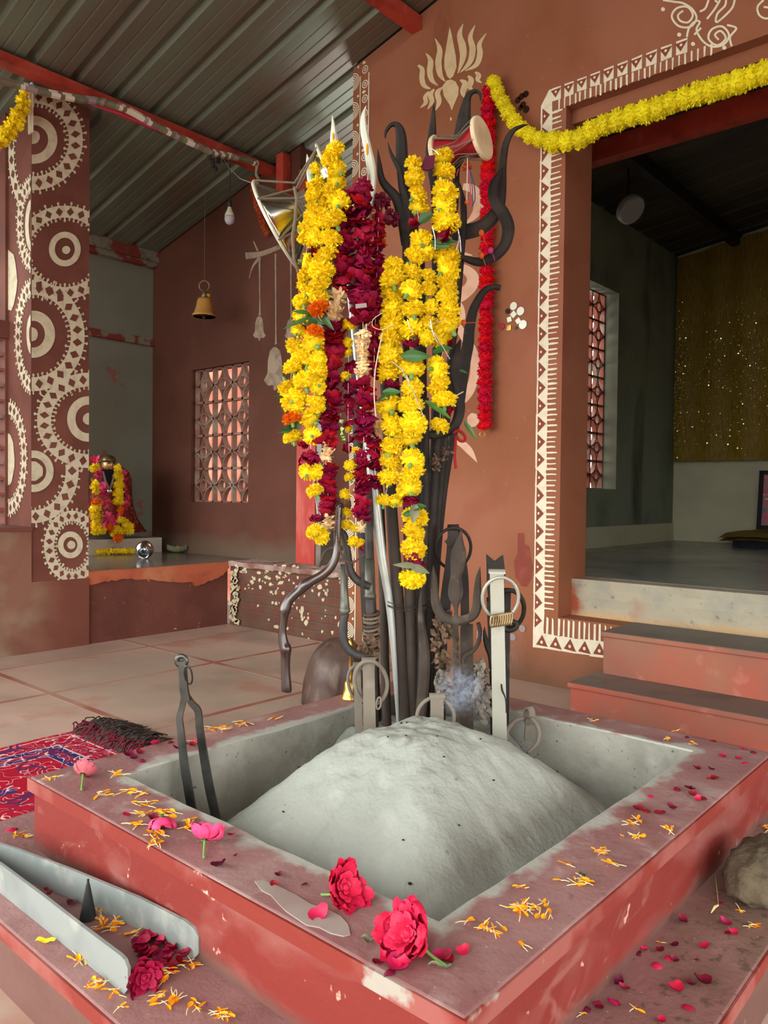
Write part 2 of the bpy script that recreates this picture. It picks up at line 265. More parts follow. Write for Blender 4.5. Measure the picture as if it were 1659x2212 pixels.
M['brocade'] = mat('red_brocade', (132, 34, 34), 0.7, [dict(c=(186, 124, 50), s=40, lo=.55, hi=.62), dict(c=(90, 20, 30), s=14, lo=.5, hi=.7)])
M['dark_cloth'] = mat('dark_navy_cloth', (22, 24, 34), 0.7)
M['gold'] = mat('gold_face', (206, 158, 96), 0.35, [dict(c=(236, 200, 150), s=9, lo=.5, hi=.7)], metal=.5)
M['tile'] = mat('cream_tile', (206, 198, 180), 0.4, [dict(c=(184, 172, 150), s=4, lo=.5, hi=.7)])
M['frame_black'] = mat('black_picture_frame', (26, 24, 26), 0.4)
M['picture'] = mat('devotional_print', (176, 120, 118), 0.5, [dict(c=(206, 96, 120), s=14, lo=.5, hi=.55), dict(c=(110, 120, 150), s=11, lo=.56, hi=.6), dict(c=(226, 196, 178), s=18, lo=.6, hi=.64)])
M['slate'] = mat('dark_slate_box', (70, 74, 86), 0.6)
M['cloth_white'] = mat('pale_sacking', (214, 204, 182), 0.9, [dict(c=(176, 162, 140), s=5, lo=.5, hi=.68)])
M['rope_light'] = mat('clear_light_tube', (150, 136, 104), 0.4, [dict(c=(104, 88, 62), s=30, lo=.45, hi=.6), dict(c=(196, 186, 150), s=50, lo=.62, hi=.7)])
M['tassel_blue'] = mat('blue_tassel', (50, 70, 120), 0.9)
M['tassel_pink'] = mat('pink_tassel', (206, 60, 130), 0.9)
M['tassel_orange'] = mat('orange_tassel', (230, 104, 40), 0.8)
M['paper_green'] = mat('green_white_paper', (150, 226, 90), 0.7, [dict(c=(236, 246, 226), s=14, lo=.48, hi=.52)])
M['tape'] = mat('grey_tape', (150, 136, 136), 0.5)
M['coconut'] = mat('dry_coconut_husk', (92, 58, 40), 0.7, [dict(c=(140, 104, 70), s=8, lo=.5, hi=.7, st=(3, 3, .4))])

# ---------------------------------------------------------------- mesh builder
class MB:
    def __init__(s): s.v = []; s.f = []; s.mi = []; s.mats = []
    def m(s, ma):
        if ma not in s.mats: s.mats.append(ma)
        return s.mats.index(ma)
    def add(s, vs, fs, ma=0):
        o = len(s.v); s.v += [Vector(q) for q in vs]
        for f in fs: s.f.append([i + o for i in f]); s.mi.append(ma)
    def box(s, a, b, ma=0):
        x0, y0, z0 = a; x1, y1, z1 = b
        s.add([(x0, y0, z0), (x1, y0, z0), (x1, y1, z0), (x0, y1, z0), (x0, y0, z1), (x1, y0, z1), (x1, y1, z1), (x0, y1, z1)],
              [(3, 2, 1, 0), (4, 5, 6, 7), (0, 1, 5, 4), (1, 2, 6, 5), (2, 3, 7, 6), (3, 0, 4, 7)], ma)
    def obox(s, c, ax, h, ma=0):
        c = Vector(c); X, Y, Z = [Vector(a) * k for a, k in zip(ax, h)]
        vs = [c + X * i + Y * j + Z * k for k in (-1, 1) for i, j in ((-1, -1), (1, -1), (1, 1), (-1, 1))]
        s.add(vs, [(3, 2, 1, 0), (4, 5, 6, 7), (0, 1, 5, 4), (1, 2, 6, 5), (2, 3, 7, 6), (3, 0, 4, 7)], ma)
    def tube(s, pts, rad, n=8, caps=True, ma=0, closed=False, flat=None, nrm=None):
        """flat: ratio of the second half axis; nrm: direction the thin axis points to"""
        pts = [Vector(q) for q in pts]; k = len(pts)
        if isinstance(rad, (int, float)): rad = [rad] * k
        rings = []; prevA = None
        for i, q in enumerate(pts):
            if closed: t = pts[(i + 1) % k] - pts[i - 1]
            else: t = pts[min(i + 1, k - 1)] - pts[max(i - 1, 0)]
            if t.length < 1e-9: t = Vector((0, 0, 1))
            t.normalize()
            if nrm is not None:
                A = t.cross(nrm); A = A.normalized() if A.length > 1e-6 else t.orthogonal().normalized()
            elif prevA is None: A = t.orthogonal().normalized()
            else:
                A = prevA - t * prevA.dot(t); A = A.normalized() if A.length > 1e-6 else t.orthogonal().normalized()
            prevA = A; B = t.cross(A).normalized()
            fl = 1.0 if flat is None else flat
            th = rad[i] * fl if fl <= 1 else rad[i]
            if flat is not None and flat < 0: th = min(-flat, rad[i])      # constant thickness
            rings.append([q + A * (rad[i] * cos(2 * pi * j / n)) + B * (th * sin(2 * pi * j / n)) for j in range(n)])
        vs = [p for r in rings for p in r]; fs = []
        for i in range(k if closed else k - 1):
            a = i * n; b = ((i + 1) % k) * n
            for j in range(n): fs.append((a + j, a + (j + 1) % n, b + (j + 1) % n, b + j))
        if caps and not closed:
            fs.append(tuple(range(n - 1, -1, -1))); fs.append(tuple((k - 1) * n + j for j in range(n)))
        s.add(vs, fs, ma)
    def bar(s, pts, halfw, halft, nrm, ma=0):
        """flat strip of rectangular section; nrm = direction of its thickness"""
        pts = [Vector(q) for q in pts]; k = len(pts); nrm = Vector(nrm).normalized()
        if isinstance(halfw, (int, float)): halfw = [halfw] * k
        if isinstance(halft, (int, float)): halft = [halft] * k
        vs = []; fs = []
        for i, q in enumerate(pts):
            t = (pts[min(i + 1, k - 1)] - pts[max(i - 1, 0)]).normalized()
            A = t.cross(nrm).normalized(); B = A.cross(t).normalized()
            for a, b in ((-1, -1), (1, -1), (1, 1), (-1, 1)): vs.append(q + A * (a * halfw[i]) + B * (b * halft[i]))
        for i in range(k - 1):
            for j in range(4): fs.append((i * 4 + j, i * 4 + (j + 1) % 4, i * 4 + 4 + (j + 1) % 4, i * 4 + 4 + j))
        fs.append((3, 2, 1, 0)); o = (k - 1) * 4; fs.append((o, o + 1, o + 2, o + 3)); s.add(vs, fs, ma)
    def lathe(s, prof, n=24, origin=(0, 0, 0), axis=(0, 0, 1), ma=0):
        ax = Vector(axis).normalized(); A = ax.orthogonal().normalized(); B = ax.cross(A); o = Vector(origin)
        vs = []; fs = []
        for r, z in prof:
            for j in range(n):
                t = 2 * pi * j / n; vs.append(o + ax * z + A * (r * cos(t)) + B * (r * sin(t)))
        for i in range(len(prof) - 1):
            for j in range(n): fs.append((i * n + j, i * n + (j + 1) % n, (i + 1) * n + (j + 1) % n, (i + 1) * n + j))
        fs.append(tuple(range(n - 1, -1, -1))); fs.append(tuple((len(prof) - 1) * n + j for j in range(n)))
        s.add(vs, fs, ma)
    def ball(s, c, r, n=10, m_=7, sc_=(1, 1, 1), ma=0):
        vs = []; fs = []; c = Vector(c)
        for i in range(m_ + 1):
            ph = pi * i / m_
            for j in range(n):
                th = 2 * pi * j / n
                vs.append(c + Vector((r * sin(ph) * cos(th) * sc_[0], r * sin(ph) * sin(th) * sc_[1], r * cos(ph) * sc_[2])))
        for i in range(m_):
            for j in range(n): fs.append((i * n + j, (i + 1) * n + j, (i + 1) * n + (j + 1) % n, i * n + (j + 1) % n))
        s.add(vs, fs, ma)
    def poly(s, pts, ma=0): s.add(pts, [tuple(range(len(pts)))], ma)
    def prism(s, pts, ext, ma=0):
        pts = [Vector(q) for q in pts]; n = len(pts); e = Vector(ext)
        s.add(pts + [q + e for q in pts], [tuple(range(n - 1, -1, -1)), tuple(range(n, 2 * n))] + [(i, (i + 1) % n, n + (i + 1) % n, n + i) for i in range(n)], ma)
    def grid(s, nx, ny, fn, ma=0):
        vs = [fn(i / nx, j / ny) for j in range(ny + 1) for i in range(nx + 1)]
        s.add(vs, [(j * (nx + 1) + i, j * (nx + 1) + i + 1, (j + 1) * (nx + 1) + i + 1, (j + 1) * (nx + 1) + i) for j in range(ny) for i in range(nx)], ma)
    def mesh(s, name, mats, org=(0, 0, 0), smooth=False):
        me = bpy.data.meshes.new(name); o = Vector(org)
        me.from_pydata([q - o for q in s.v], [], s.f)
        if not isinstance(mats, (list, tuple)): mats = [mats]
        for q in mats: me.materials.append(M[q] if isinstance(q, str) else q)
        if any(s.mi): me.polygons.foreach_set('material_index', s.mi)
        bm = bmesh.new(); bm.from_mesh(me); bmesh.ops.recalc_face_normals(bm, faces=bm.faces); bm.to_mesh(me); bm.free()
        if smooth: me.polygons.foreach_set('use_smooth', [True] * len(me.polygons))
        me.update(); return me
    def build(s, name, mats, parent=None, smooth=False, bevel=0, org=None, subd=0):
        ro = world_org(parent) if parent else (Vector(org) if org is not None else s.base())
        me = s.mesh(name, mats, ro, smooth)
        o = bpy.data.objects.new(name, me); COL.objects.link(o)
        if parent: o.parent = parent
        else: o.location = ro
        if subd:
            md = o.modifiers.new('sub', 'SUBSURF'); md.levels = md.render_levels = subd
        if bevel:
            md = o.modifiers.new('bevel', 'BEVEL'); md.width = bevel; md.segments = 2; md.limit_method = 'ANGLE'; md.angle_limit = radians(40)
        return o
    def base(s):
        xs = [q.x for q in s.v]; ys = [q.y for q in s.v]; zs = [q.z for q in s.v]
        return Vector(((min(xs) + max(xs)) / 2, (min(ys) + max(ys)) / 2, min(zs)))

ORG = {}
def world_org(o):
    v = Vector((0, 0, 0))
    while o is not None: v += o.location; o = o.parent
    return v
def tag(o, label, cat, group=None, kind=None):
    o['label'] = label; o['category'] = cat
    if group: o['group'] = group
    if kind: o['kind'] = kind
    return o
def thing(name, loc, label, cat, group=None):
    o = bpy.data.objects.new(name, None); COL.objects.link(o); o.location = loc; o.empty_display_size = .05
    return tag(o, label, cat, group)
def struct(mb, name, mats, **kw):
    o = mb.build(name, mats, org=kw.pop('org', (0, 0, 0)), **kw); o['kind'] = 'structure'; return o
def inst(name, me, parent, loc, rot=(0, 0, 0), scale=1.0):
    o = bpy.data.objects.new(name, me); COL.objects.link(o); o.parent = parent
    o.location = Vector(loc) - (world_org(parent) if parent else Vector((0, 0, 0)))
    o.rotation_euler = rot
    o.scale = (scale,) * 3 if isinstance(scale, (int, float)) else scale
    return o
def smoothpts(pts, n=6):
    """Catmull-Rom through tuples of any length"""
    out = []; P = [tuple(p) for p in pts]; k = len(P)
    for i in range(k - 1):
        a, b, c, d = P[max(i - 1, 0)], P[i], P[i + 1], P[min(i + 2, k - 1)]
        for j in range(n):
            t = j / n
            out.append(tuple(0.5 * (2 * b[q] + (c[q] - a[q]) * t + (2 * a[q] - 5 * b[q] + 4 * c[q] - d[q]) * t * t + (3 * b[q] - a[q] - 3 * c[q] + d[q]) * t ** 3) for q in range(len(b))))
    out.append(P[-1]); return out
VIEW = Vector((cos(YAW), sin(YAW), 0))       # horizontal direction from the visitor to the pit
SIDE = Vector((sin(YAW), -cos(YAW), 0))
# ================================================================= the setting
def roofz(y): return 3.422 + 0.225 * (3.218 - y)

mb = MB(); mb.box((-1.6, -2.5, -0.12), (3.4, 4.4, 0.0)); floor = struct(mb, 'floor', 'floor')
mb = MB()
for x, y0, y1 in ((1.62, 1.9, 4.35), (2.52, 1.9, 4.35), (0.70, 1.9, 4.35), (-.2, 1.9, 4.35)): mb.box((x - .016, y0, 0), (x + .016, y1, .0012))
for y, x0, x1 in ((2.62, -1.5, 3.3), (3.42, -1.5, 3.3), (4.05, -1.5, 3.3)): mb.box((x0, y - .014, 0), (x1, y + .014, .0011))
g = mb.build('grout_line', 'grout', parent=floor)
mb = MB(); mb.box((-30, -30, -0.4), (30, 30, -0.3)); struct(mb, 'ground', 'earth')

# corrugated sheet: trapezoid ribs that run down the slope
def corrugated(x0, x1, y0, y1, zf, pitch=.245, t=.004):
    prof = []; x = x0
    while x < x1:
        prof += [(x, 0), (x + .045, 0), (x + .052, .0025), (x + .059, 0), (x + .110, 0), (x + .117, .0025), (x + .124, 0), (x + .168, 0), (x + .186, .030), (x + .214, .030), (x + .232, 0)]
        x += pitch
    mb = MB(); n = len(prof)
    vs = []
    for dz in (0, t):
        for y in (y0, y1): vs += [(px_, y, zf(y) + z + dz) for px_, z in prof]
    fs = []
    for i in range(n - 1):
        fs.append((i, i + 1, n + i + 1, n + i)); fs.append((2 * n + i, 3 * n + i, 3 * n + i + 1, 2 * n + i + 1))
    for a, b in ((0, 2 * n), (n, 3 * n)):
        for i in range(n - 1): fs.append((a + i, a + i + 1, b + i + 1, b + i))
    for i in (0, n - 1): fs.append((i, n + i, 3 * n + i, 2 * n + i))
    mb.add(vs, fs); return mb
ROOF_X0, ROOF_Y0 = -2.0, -1.8
struct(corrugated(ROOF_X0, 4.95, ROOF_Y0, 6.0, roofz), 'ceiling', 'roof')

mb = MB(); mb.box((ROOF_X0 - .05, ROOF_Y0, 2.45), (ROOF_X0, 2.7, roofz(2.7))); mb.box((ROOF_X0, ROOF_Y0 - .05, 1.55), (3.33, ROOF_Y0, roofz(0))); struct(mb, 'sky_block_fascia', 'red_steel')  # unseen fascia added at the eaves to keep high sky light off the upper wall
# painted wall with the lotus and the doorway (thickness along X 3.33 .. 3.60)
WX = 3.33
def wallpart(mb, y0, y1, z0, z1=None):
    if z1 is None:      # up to the roof
        mb.add([(WX, y0, z0), (3.6, y0, z0), (3.6, y1, z0), (WX, y1, z0), (WX, y0, roofz(y0)), (3.6, y0, roofz(y0)), (3.6, y1, roofz(y1)), (WX, y1, roofz(y1))],
               [(3, 2, 1, 0), (4, 5, 6, 7), (0, 1, 5, 4), (1, 2, 6, 5), (2, 3, 7, 6), (3, 0, 4, 7)])
    else: mb.box((WX, y0, z0), (3.6, y1, z1))
mb = MB()
wallpart(mb, 1.81, 3.205, -.1)
wallpart(mb, -1.6, 0.35, -.1)
mb.add([(WX, .35, 2.757), (3.6, .35, 2.757), (3.6, 1.81, 2.757), (WX, 1.81, 2.757), (WX, .35, roofz(.35)), (3.6, .35, roofz(.35)), (3.6, 1.81, roofz(1.81)), (WX, 1.81, roofz(1.81))],
       [(3, 2, 1, 0), (4, 5, 6, 7), (0, 1, 5, 4), (1, 2, 6, 5), (2, 3, 7, 6), (3, 0, 4, 7)])
mb.box((3.393, .35, 2.695), (3.6, 1.81, 2.757))
mb.box((WX, .35, -.1), (3.5, 1.81, .335))
wall_right = struct(mb, 'wall_right', 'terracotta')
mb = MB(); mb.grid(30, 5, lambda u, v: (3.46 + .012 * mnoise.noise(Vector((u * 9, v * 4, 1))), .35 + 1.46 * u, .30 + .213 * v))
mb.box((3.475, .35, .2), (3.62, 1.81, .512)); struct(mb, 'trim_1', 'sill')

# low ledge: left arm in front of the shrine, right arm of bare brick
mb = MB(); mb.box((-1.4, 4.372, 0), (3.33, 5.75, .432)); lw = struct(mb, 'wall_back_low', 'ledge_dark')
mb = MB(); mb.box((2.25, 4.36, .424), (3.62, 5.75, .439)); mb.build('ledge_top', 'ledge_top', parent=lw)
edge = [(187, 1267), (228, 1257), (266, 1252), (316, 1252), (354, 1256), (415, 1259), (425, 1266), (452, 1254), (480, 1245), (495, 1226)]
pts = [onY(a + R.uniform(-2, 2), b + R.uniform(-2, 2), 4.357) for a, b in smoothpts(edge, 5)]
mb = MB(); mb.prism([Vector((pts[0].x, 4.357, .436))] + pts + [Vector((3.335, 4.357, .436))], (0, .02, 0)); mb.build('orange_plaster', 'ledge_orange', parent=lw)

def brickmat():
    ma = bpy.data.materials.new('bare_brick'); ma.use_nodes = True; nt = ma.node_tree; N = nt.nodes; L = nt.links
    b = N['Principled BSDF']; b.inputs['Roughness'].default_value = .95
    tc = N.new('ShaderNodeTexCoord'); s = N.new('ShaderNodeSeparateXYZ'); c = N.new('ShaderNodeCombineXYZ'); L.new(tc.outputs['Object'], s.inputs[0])
    L.new(s.outputs[1], c.inputs[0]); L.new(s.outputs[2], c.inputs[1])
    br = N.new('ShaderNodeTexBrick'); L.new(c.outputs[0], br.inputs[0]); br.inputs['Scale'].default_value = 4.5
    br.inputs['Color1'].default_value = lin((108, 60, 46)); br.inputs['Color2'].default_value = lin((98, 56, 44)); br.inputs['Mortar'].default_value = lin((92, 72, 58))
    br.inputs['Mortar Size'].default_value = .035; br.inputs['Mortar Smooth'].default_value = .6
    nz = N.new('ShaderNodeTexNoise'); nz.inputs['Scale'].default_value = 8; nz.inputs['Detail'].default_value = 6; L.new(tc.outputs['Object'], nz.inputs[0])
    r = N.new('ShaderNodeMapRange'); r.inputs[1].default_value = .45; r.inputs[2].default_value = .7; L.new(nz.outputs[0], r.inputs[0])
    mx = N.new('ShaderNodeMix'); mx.data_type = 'RGBA'; L.new(r.outputs[0], mx.inputs[0]); L.new(br.outputs[0], mx.inputs[6]); mx.inputs[7].default_value = lin((98, 76, 60))
    L.new(mx.outputs[2], b.inputs['Base Color'])
    bp = N.new('ShaderNodeBump'); bp.inputs['Strength'].default_value = .5; bp.inputs['Distance'].default_value = .01; L.new(br.outputs[1], bp.inputs['Height']); bp.invert = True
    L.new(bp.outputs[0], b.inputs['Normal']); return ma
M['brick'] = brickmat()
mb = MB(); mb.box((3.345, 3.205, 0), (3.9, 4.36, .415)); lr = struct(mb, 'wall_back_brick', 'brick')
mb = MB(); mb.grid(40, 6, lambda u, v: (3.325 + .6 * v + .01 * mnoise.noise(Vector((u * 14, v * 5, 3))), 3.205 + 1.155 * u, .442 + .012 * mnoise.noise(Vector((u * 12, v * 6, 0)))))
mb.grid(40, 2, lambda u, v: (3.325 + .01 * mnoise.noise(Vector((u * 14, 0, 3))), 3.205 + 1.155 * u, .442 - .032 * v + .012 * mnoise.noise(Vector((u * 12, v, 0)))))
mb.build('ledge_cap', 'ledge_cap', parent=lr)
mb = MB()
def flake(mb, cx, cy, r, plane, v, sx=1.0, sy=1.0):
    n = R.randint(7, 11); a0 = R.random() * 6
    ps = [on(cx + r * sx * R.uniform(.45, 1.1) * cos(a0 + 2 * pi * i / n), cy + r * sy * R.uniform(.45, 1.1) * sin(a0 + 2 * pi * i / n), plane, v) for i in range(n)]
    mb.prism(ps, (0.004 if plane == 0 else 0, 0.004 if plane == 1 else 0, 0))
for i in range(26): flake(mb, R.uniform(518, 640), 1222 + R.uniform(0, 16) + .0, R.uniform(2, 5), 0, 3.343, 1.6, 1)
for i in range(46): flake(mb, R.gauss(590, 30), R.gauss(1262, 20), R.uniform(1.5, 4.5), 0, 3.343, 1, 1.2)
for i in range(22): flake(mb, R.gauss(690, 26), R.gauss(1275, 20), R.uniform(1.5, 4.5), 0, 3.343, 1, 1.4)
for i in range(26): flake(mb, R.gauss(650, 50), R.gauss(1325, 22), R.uniform(1.2, 3.6), 0, 3.343, 1, 1.6)
for q in ((652, 1318, 7, .8, 2), (661, 1345, 6, .8, 1.2), (691, 1268, 6, 1, 1.6), (733, 1350, 4, 1, 2), (596, 1354, 5, 2, .8)): flake(mb, q[0], q[1], q[2], 0, 3.343, q[3], q[4])
mb.build('paint_flake', 'cream_flake', parent=lr)
mb = MB()
for i in range(34): flake(mb, R.gauss(506, 4.5), 1222 + i * 3.7, R.uniform(3, 6.5), 0, 3.322, 1.1, 1.3)
mb.build('paint_streak', 'cream_flake', parent=lr)

# pier with the circles, low wall and window wall left of it
mb = MB(); mb.box((1.957, 4.36, .40), (2.298, 4.66, roofz(4.36) + .03)); pier = struct(mb, 'wall_left_pier', 'pier')
mb = MB(); mb.box((-1.4, 4.352, 0), (2.3, 4.70, .40)); mb.box((-1.4, 4.352, .40), (1.957, 4.45, .690)); wl = struct(mb, 'wall_left_low', 'pier_low')
mb = MB(); mb.box((-1.4, 4.345, .688), (1.96, 4.70, .712)); mb.box((1.938, 4.655, .7), (1.957, 4.75, 3.1)); mb.box((-1.4, 4.64, 1.80), (1.957, 4.76, 1.90)); mb.build('window_sill', 'pier', parent=wl)

# wall behind the ledge with its pierced window, and the grey-green shrine wall
BX = 3.575
mb = MB()
for y0, y1, z0, z1 in ((3.93, 4.46, .42, 3.3), (5.17, 5.78, .42, 3.3), (4.46, 5.17, .42, .845), (4.46, 5.17, 1.873, 3.3)): mb.box((BX, y0, z0), (BX + .14, y1, z1))
struct(mb, 'wall_back', 'backwall')
mb = MB(); mb.box((2.5, 5.72, .40), (BX, 5.86, 3.1)); gw = struct(mb, 'wall_shrine', 'green_wall')
mb = MB(); mb.box((2.5, 5.66, 2.76), (BX, 5.73, 2.80)); mb.box((2.5, 5.63, 2.80), (BX, 5.73, 2.90))
z = onY(260, 728, 5.70).z; mb.box((2.5, 5.685, z - .03), (BX, 5.73, z + .03)); mb.build('moulding', 'moulding', parent=gw)
mb = MB(); mb.box((2.5, 5.44, .439), (3.49, 5.72, .553)); struct(mb, 'trim_2', 'tile')

# pierced cement screen: squares with a four-petal rosette, one mesh per window
def jali(name, frame, nu, nv, W_, H_, t, ma, label=None):
    """frame(u, v, w): metres across, up, deep"""
    mb = MB(); cu = W_ / nu; cv = H_ / nv
    def strip(pts, hw, closed=False):
        k = len(pts); vs = []; fs = []
        for i in range(k):
            a = Vector(pts[(i - 1) % k] if closed else pts[max(i - 1, 0)]); b = Vector(pts[(i + 1) % k] if closed else pts[min(i + 1, k - 1)])
            d = (b - a).normalized(); nn = Vector((-d.y, d.x)); q = Vector(pts[i])
            for s, w in ((-1, 0), (1, 0), (1, t), (-1, t)): vs.append(frame(q.x + nn.x * hw * s, q.y + nn.y * hw * s, w))
        for i in range(k if closed else k - 1):
            j = (i + 1) % k
            for q in range(4): fs.append((i * 4 + q, i * 4 + (q + 1) % 4, j * 4 + (q + 1) % 4, j * 4 + q))
        if not closed: fs += [(0, 1, 2, 3), (k * 4 - 4, k * 4 - 3, k * 4 - 2, k * 4 - 1)]
        mb.add(vs, fs)
    for i in range(nu + 1): strip([(i * cu, 0), (i * cu, H_)], .009)
    for j in range(nv + 1): strip([(0, j * cv), (W_, j * cv)], .009)
    for i in range(nu):
        for j in range(nv):
            cx, cy = (i + .5) * cu, (j + .5) * cv
            strip([(cx + cu * .17 * cos(a * pi / 8), cy + cv * .17 * sin(a * pi / 8)) for a in range(16)], .006, True)
            for s1, s2 in ((0, 0), (1, 0), (1, 1), (0, 1)):
                ox, oy = (i + s1) * cu, (j + s2) * cv
                strip([(ox + (cu * .49 if s1 == 0 else -cu * .48) * cos(a * pi / 14), oy + (cv * .48 if s2 == 0 else -cv * .48) * sin(a * pi / 14)) for a in range(8)], .0055)
    return struct(mb, name, ma)
jali('window_1', lambda u, v, w: Vector((BX + .035 + w, 4.46 + u, .845 + v)), 3, 4, .71, 1.028, .04, 'jali_pale')
jali('window_2', lambda u, v, w: Vector((1.957 - 1.6 + u, 4.675 + w, .712 + v)), 5, 6, 1.6, 1.09, .05, 'jali')
# pale red wall of the neighbouring yard seen through the screens, out in the daylight
mb = MB(); mb.box((5.4, 4.6, -.3), (5.6, 10.5, 3.2)); struct(mb, 'wall_neighbour', 'pink_wall')

# red door post and frame at the end of the ledge
mb = MB(); mb.box((BX - .006, 3.752, .43), (3.64, 3.935, 3.1)); mb.box((BX + .002, 3.70, .43), (3.70, 3.752, 3.1), 1); struct(mb, 'trim_9', ['red_post', 'ledge_top'])
mb = MB(); mb.box((3.66, 3.12, .74), (3.70, 3.70, 2.72)); struct(mb, 'door_1', 'ledge_dark')

# ---------------- the room behind the doorway
RZ = .513
RX = onZ(1452, 1167, RZ).x; RY = onZ(1452, 1167, RZ).y
mb = MB(); mb.box((3.6, -1.6, RZ - .1), (RX + .1, RY, RZ)); struct(mb, 'floor_room', 'room_floor')
wbl, wtr = onY(1262, 1055, RY), onY(1330, 1057, RY)
WZ0, WZ1 = wbl.z, onY(1290, 612, RY).z; WX0, WX1 = wbl.x - .35, wtr.x
mb = MB()
for x0, x1, z0, z1 in ((3.6, WX0, .4, 3.7), (WX1, RX, .4, 3.7), (WX0, WX1, .4, WZ0), (WX0, WX1, WZ1, 3.7)): mb.box((x0, RY, z0), (x1, RY + .2, z1))
struct(mb, 'wall_room_left', 'room_wall')
mb = MB(); mb.box((3.6, RY - .012, RZ), (RX, RY, RZ + .165)); struct(mb, 'baseboard_room', 'room_wall_pale')
mb = MB(); mb.box((RX, -1.6, .4), (RX + .2, RY + .2, 3.9)); struct(mb, 'wall_room_back', 'room_wall_pale')
mb = MB(); mb.box((3.6, -1.8, .4), (RX + .2, -1.6, 4.4)); struct(mb, 'wall_room_right', 'room_wall')
jali('window_3', lambda u, v, w: Vector((WX0 + u, RY + .12 + w, WZ0 + v)), 4, 7, WX1 - WX0, WZ1 - WZ0, .04, 'jali')
def rroof(y): return 3.20 + .14 * (RY - y)
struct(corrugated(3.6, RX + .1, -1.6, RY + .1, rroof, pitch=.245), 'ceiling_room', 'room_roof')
a = onX(1276, 360, 4.05); mb = MB(); mb.box((4.0, -1.6, a.z), (4.08, RY, a.z + .11)); struct(mb, 'trim_3', 'red_steel')
mb = MB(); y0 = RY - .55
mb.obox((5.5, y0, rroof(y0) - .06), ((1, 0, 0), (0, 1, 0), (0, 0, 1)), (1.9, .035, .05)); struct(mb, 'trim_4', 'iron')

# ---------------- purlins of the porch roof
mb = MB(); mb.box((-.6, 4.17, roofz(4.17) - .075), (4.6, 4.25, roofz(4.25) - .005)); struct(mb, 'trim_5', 'red_steel')
mb = MB(); mb.box((-.2, 2.69, roofz(2.69) - .09), (WX, 2.76, roofz(2.76) - .004)); struct(mb, 'trim_6', 'red_steel')
mb = MB(); a = onY(601, 335, 4.10); mb.box((3.50, 4.02, 2.93), (3.57, 4.09, roofz(4.1))); struct(mb, 'trim_7', 'red_steel')
mb = MB()
mb.bar([(3.58, 4.12, 2.98), (4.6, 4.12, 3.0)], .05, .02, (0, 1, 0)); struct(mb, 'trim_8', 'red_steel')

# ---------------- steps up to the doorway
st = thing('entrance_steps', (3.05, .6, 0), 'two red washed stone steps with grey treads below the doorway', 'steps')
for x0, z0, z1, yl in ((2.775, 0, .18, 1.465), (2.995, .18, .358, 1.433)):
    mb = MB(); mb.box((x0 + .012, -1.5, z0), (WX - .004, yl - .008, z1 - .022))
    s_ = mb.build('step', 'step_red', parent=st, bevel=.004)
    mb = MB(); mb.box((x0, -1.5, z1 - .022), (WX - .004, yl, z1 - .002)); mb.build('nosing', 'step_red', parent=s_, bevel=.005)
    mb = MB(); mb.box((x0 + .004, -1.5, z1 - .004), (WX - .004, yl - .004, z1)); mb.build('tread', 'step_top', parent=s_)
# ================================================================= fire pit
CX, CY, KA, KB = 1.4, 1.099, .65, .576
IX0, IX1, IY0, IY1 = .897, 1.93, .673, 1.547
pit = thing('fire_pit', (CX, CY, 0), 'square red painted masonry fire pit on a low platform, filled with grey ash', 'fire pit')
def frame(mb, ox0, ox1, oy0, oy1, ix0, ix1, iy0, iy1, z0, z1, n=14, wob=0.0):
    def loop(x0, x1, y0, y1, z, wb, sd):
        ps = []
        for (a, b) in (((x0, y0), (x1, y0)), ((x1, y0), (x1, y1)), ((x1, y1), (x0, y1)), ((x0, y1), (x0, y0))):
            for i in range(n):
                t = i / n; x = a[0] + (b[0] - a[0]) * t; y = a[1] + (b[1] - a[1]) * t
                q = mnoise.noise(Vector((x * 9, y * 9, sd))) * wb; d = Vector((x - CX, y - CY)).normalized()
                ps.append((x + d.x * q, y + d.y * q, z + (mnoise.noise(Vector((x * 7, y * 7, 9 + sd))) * wb * .5)))
        return ps
    L_ = [loop(ox0, ox1, oy0, oy1, z0, wob * .3, 1), loop(ox0, ox1, oy0, oy1, z1, wob * .3, 1), loop(ix0, ix1, iy0, iy1, z1, wob, 2), loop(ix0, ix1, iy0, iy1, z0, wob, 2)]
    k = 4 * n; vs = [p for l in L_ for p in l]; fs = []
    for a in range(4):
        b = (a + 1) % 4
        for i in range(k): fs.append((a * k + i, a * k + (i + 1) % k, b * k + (i + 1) % k, b * k + i))
    mb.add(vs, fs)
mb = MB(); frame(mb, .75, 2.05, .523, 1.675, IX0, IX1, IY0, IY1, .262, .291, wob=.006); mb.build('rim_slab', ['rim_top'], parent=pit, bevel=.004)
# the painted edge of the slab, with its worn nosing line
mb = MB()
for (x0, y0, x1, y1) in ((.746, .519, 2.054, .523), (.746, 1.675, 2.054, 1.679), (.746, .523, .75, 1.675), (2.05, .523, 2.054, 1.675)): mb.box((x0, y0, .262), (x1, y1, .289))
mb.build('nosing', 'red_edge', parent=pit)
mb = MB(); frame(mb, .757, 2.043, .530, 1.668, IX0 - .02, IX1 + .02, IY0 - .02, IY1 + .02, .13, .264); mb.build('side_wall', 'red_side', parent=pit)
mb = MB(); frame(mb, IX0 - .03, IX1 + .03, IY0 - .03, IY1 + .03, IX0 + .001, IX1 - .001, IY0 + .001, IY1 - .001, -.12, .286, wob=.004); mb.build('pit_lining', 'pit_wall', parent=pit)
mb = MB(); mb.box((.585, .368, .108), (2.22, 1.865, .135)); frame(mb, .585, 2.22, .368, 1.865, 1.3, 1.5, 1.0, 1.2, .108, .135)
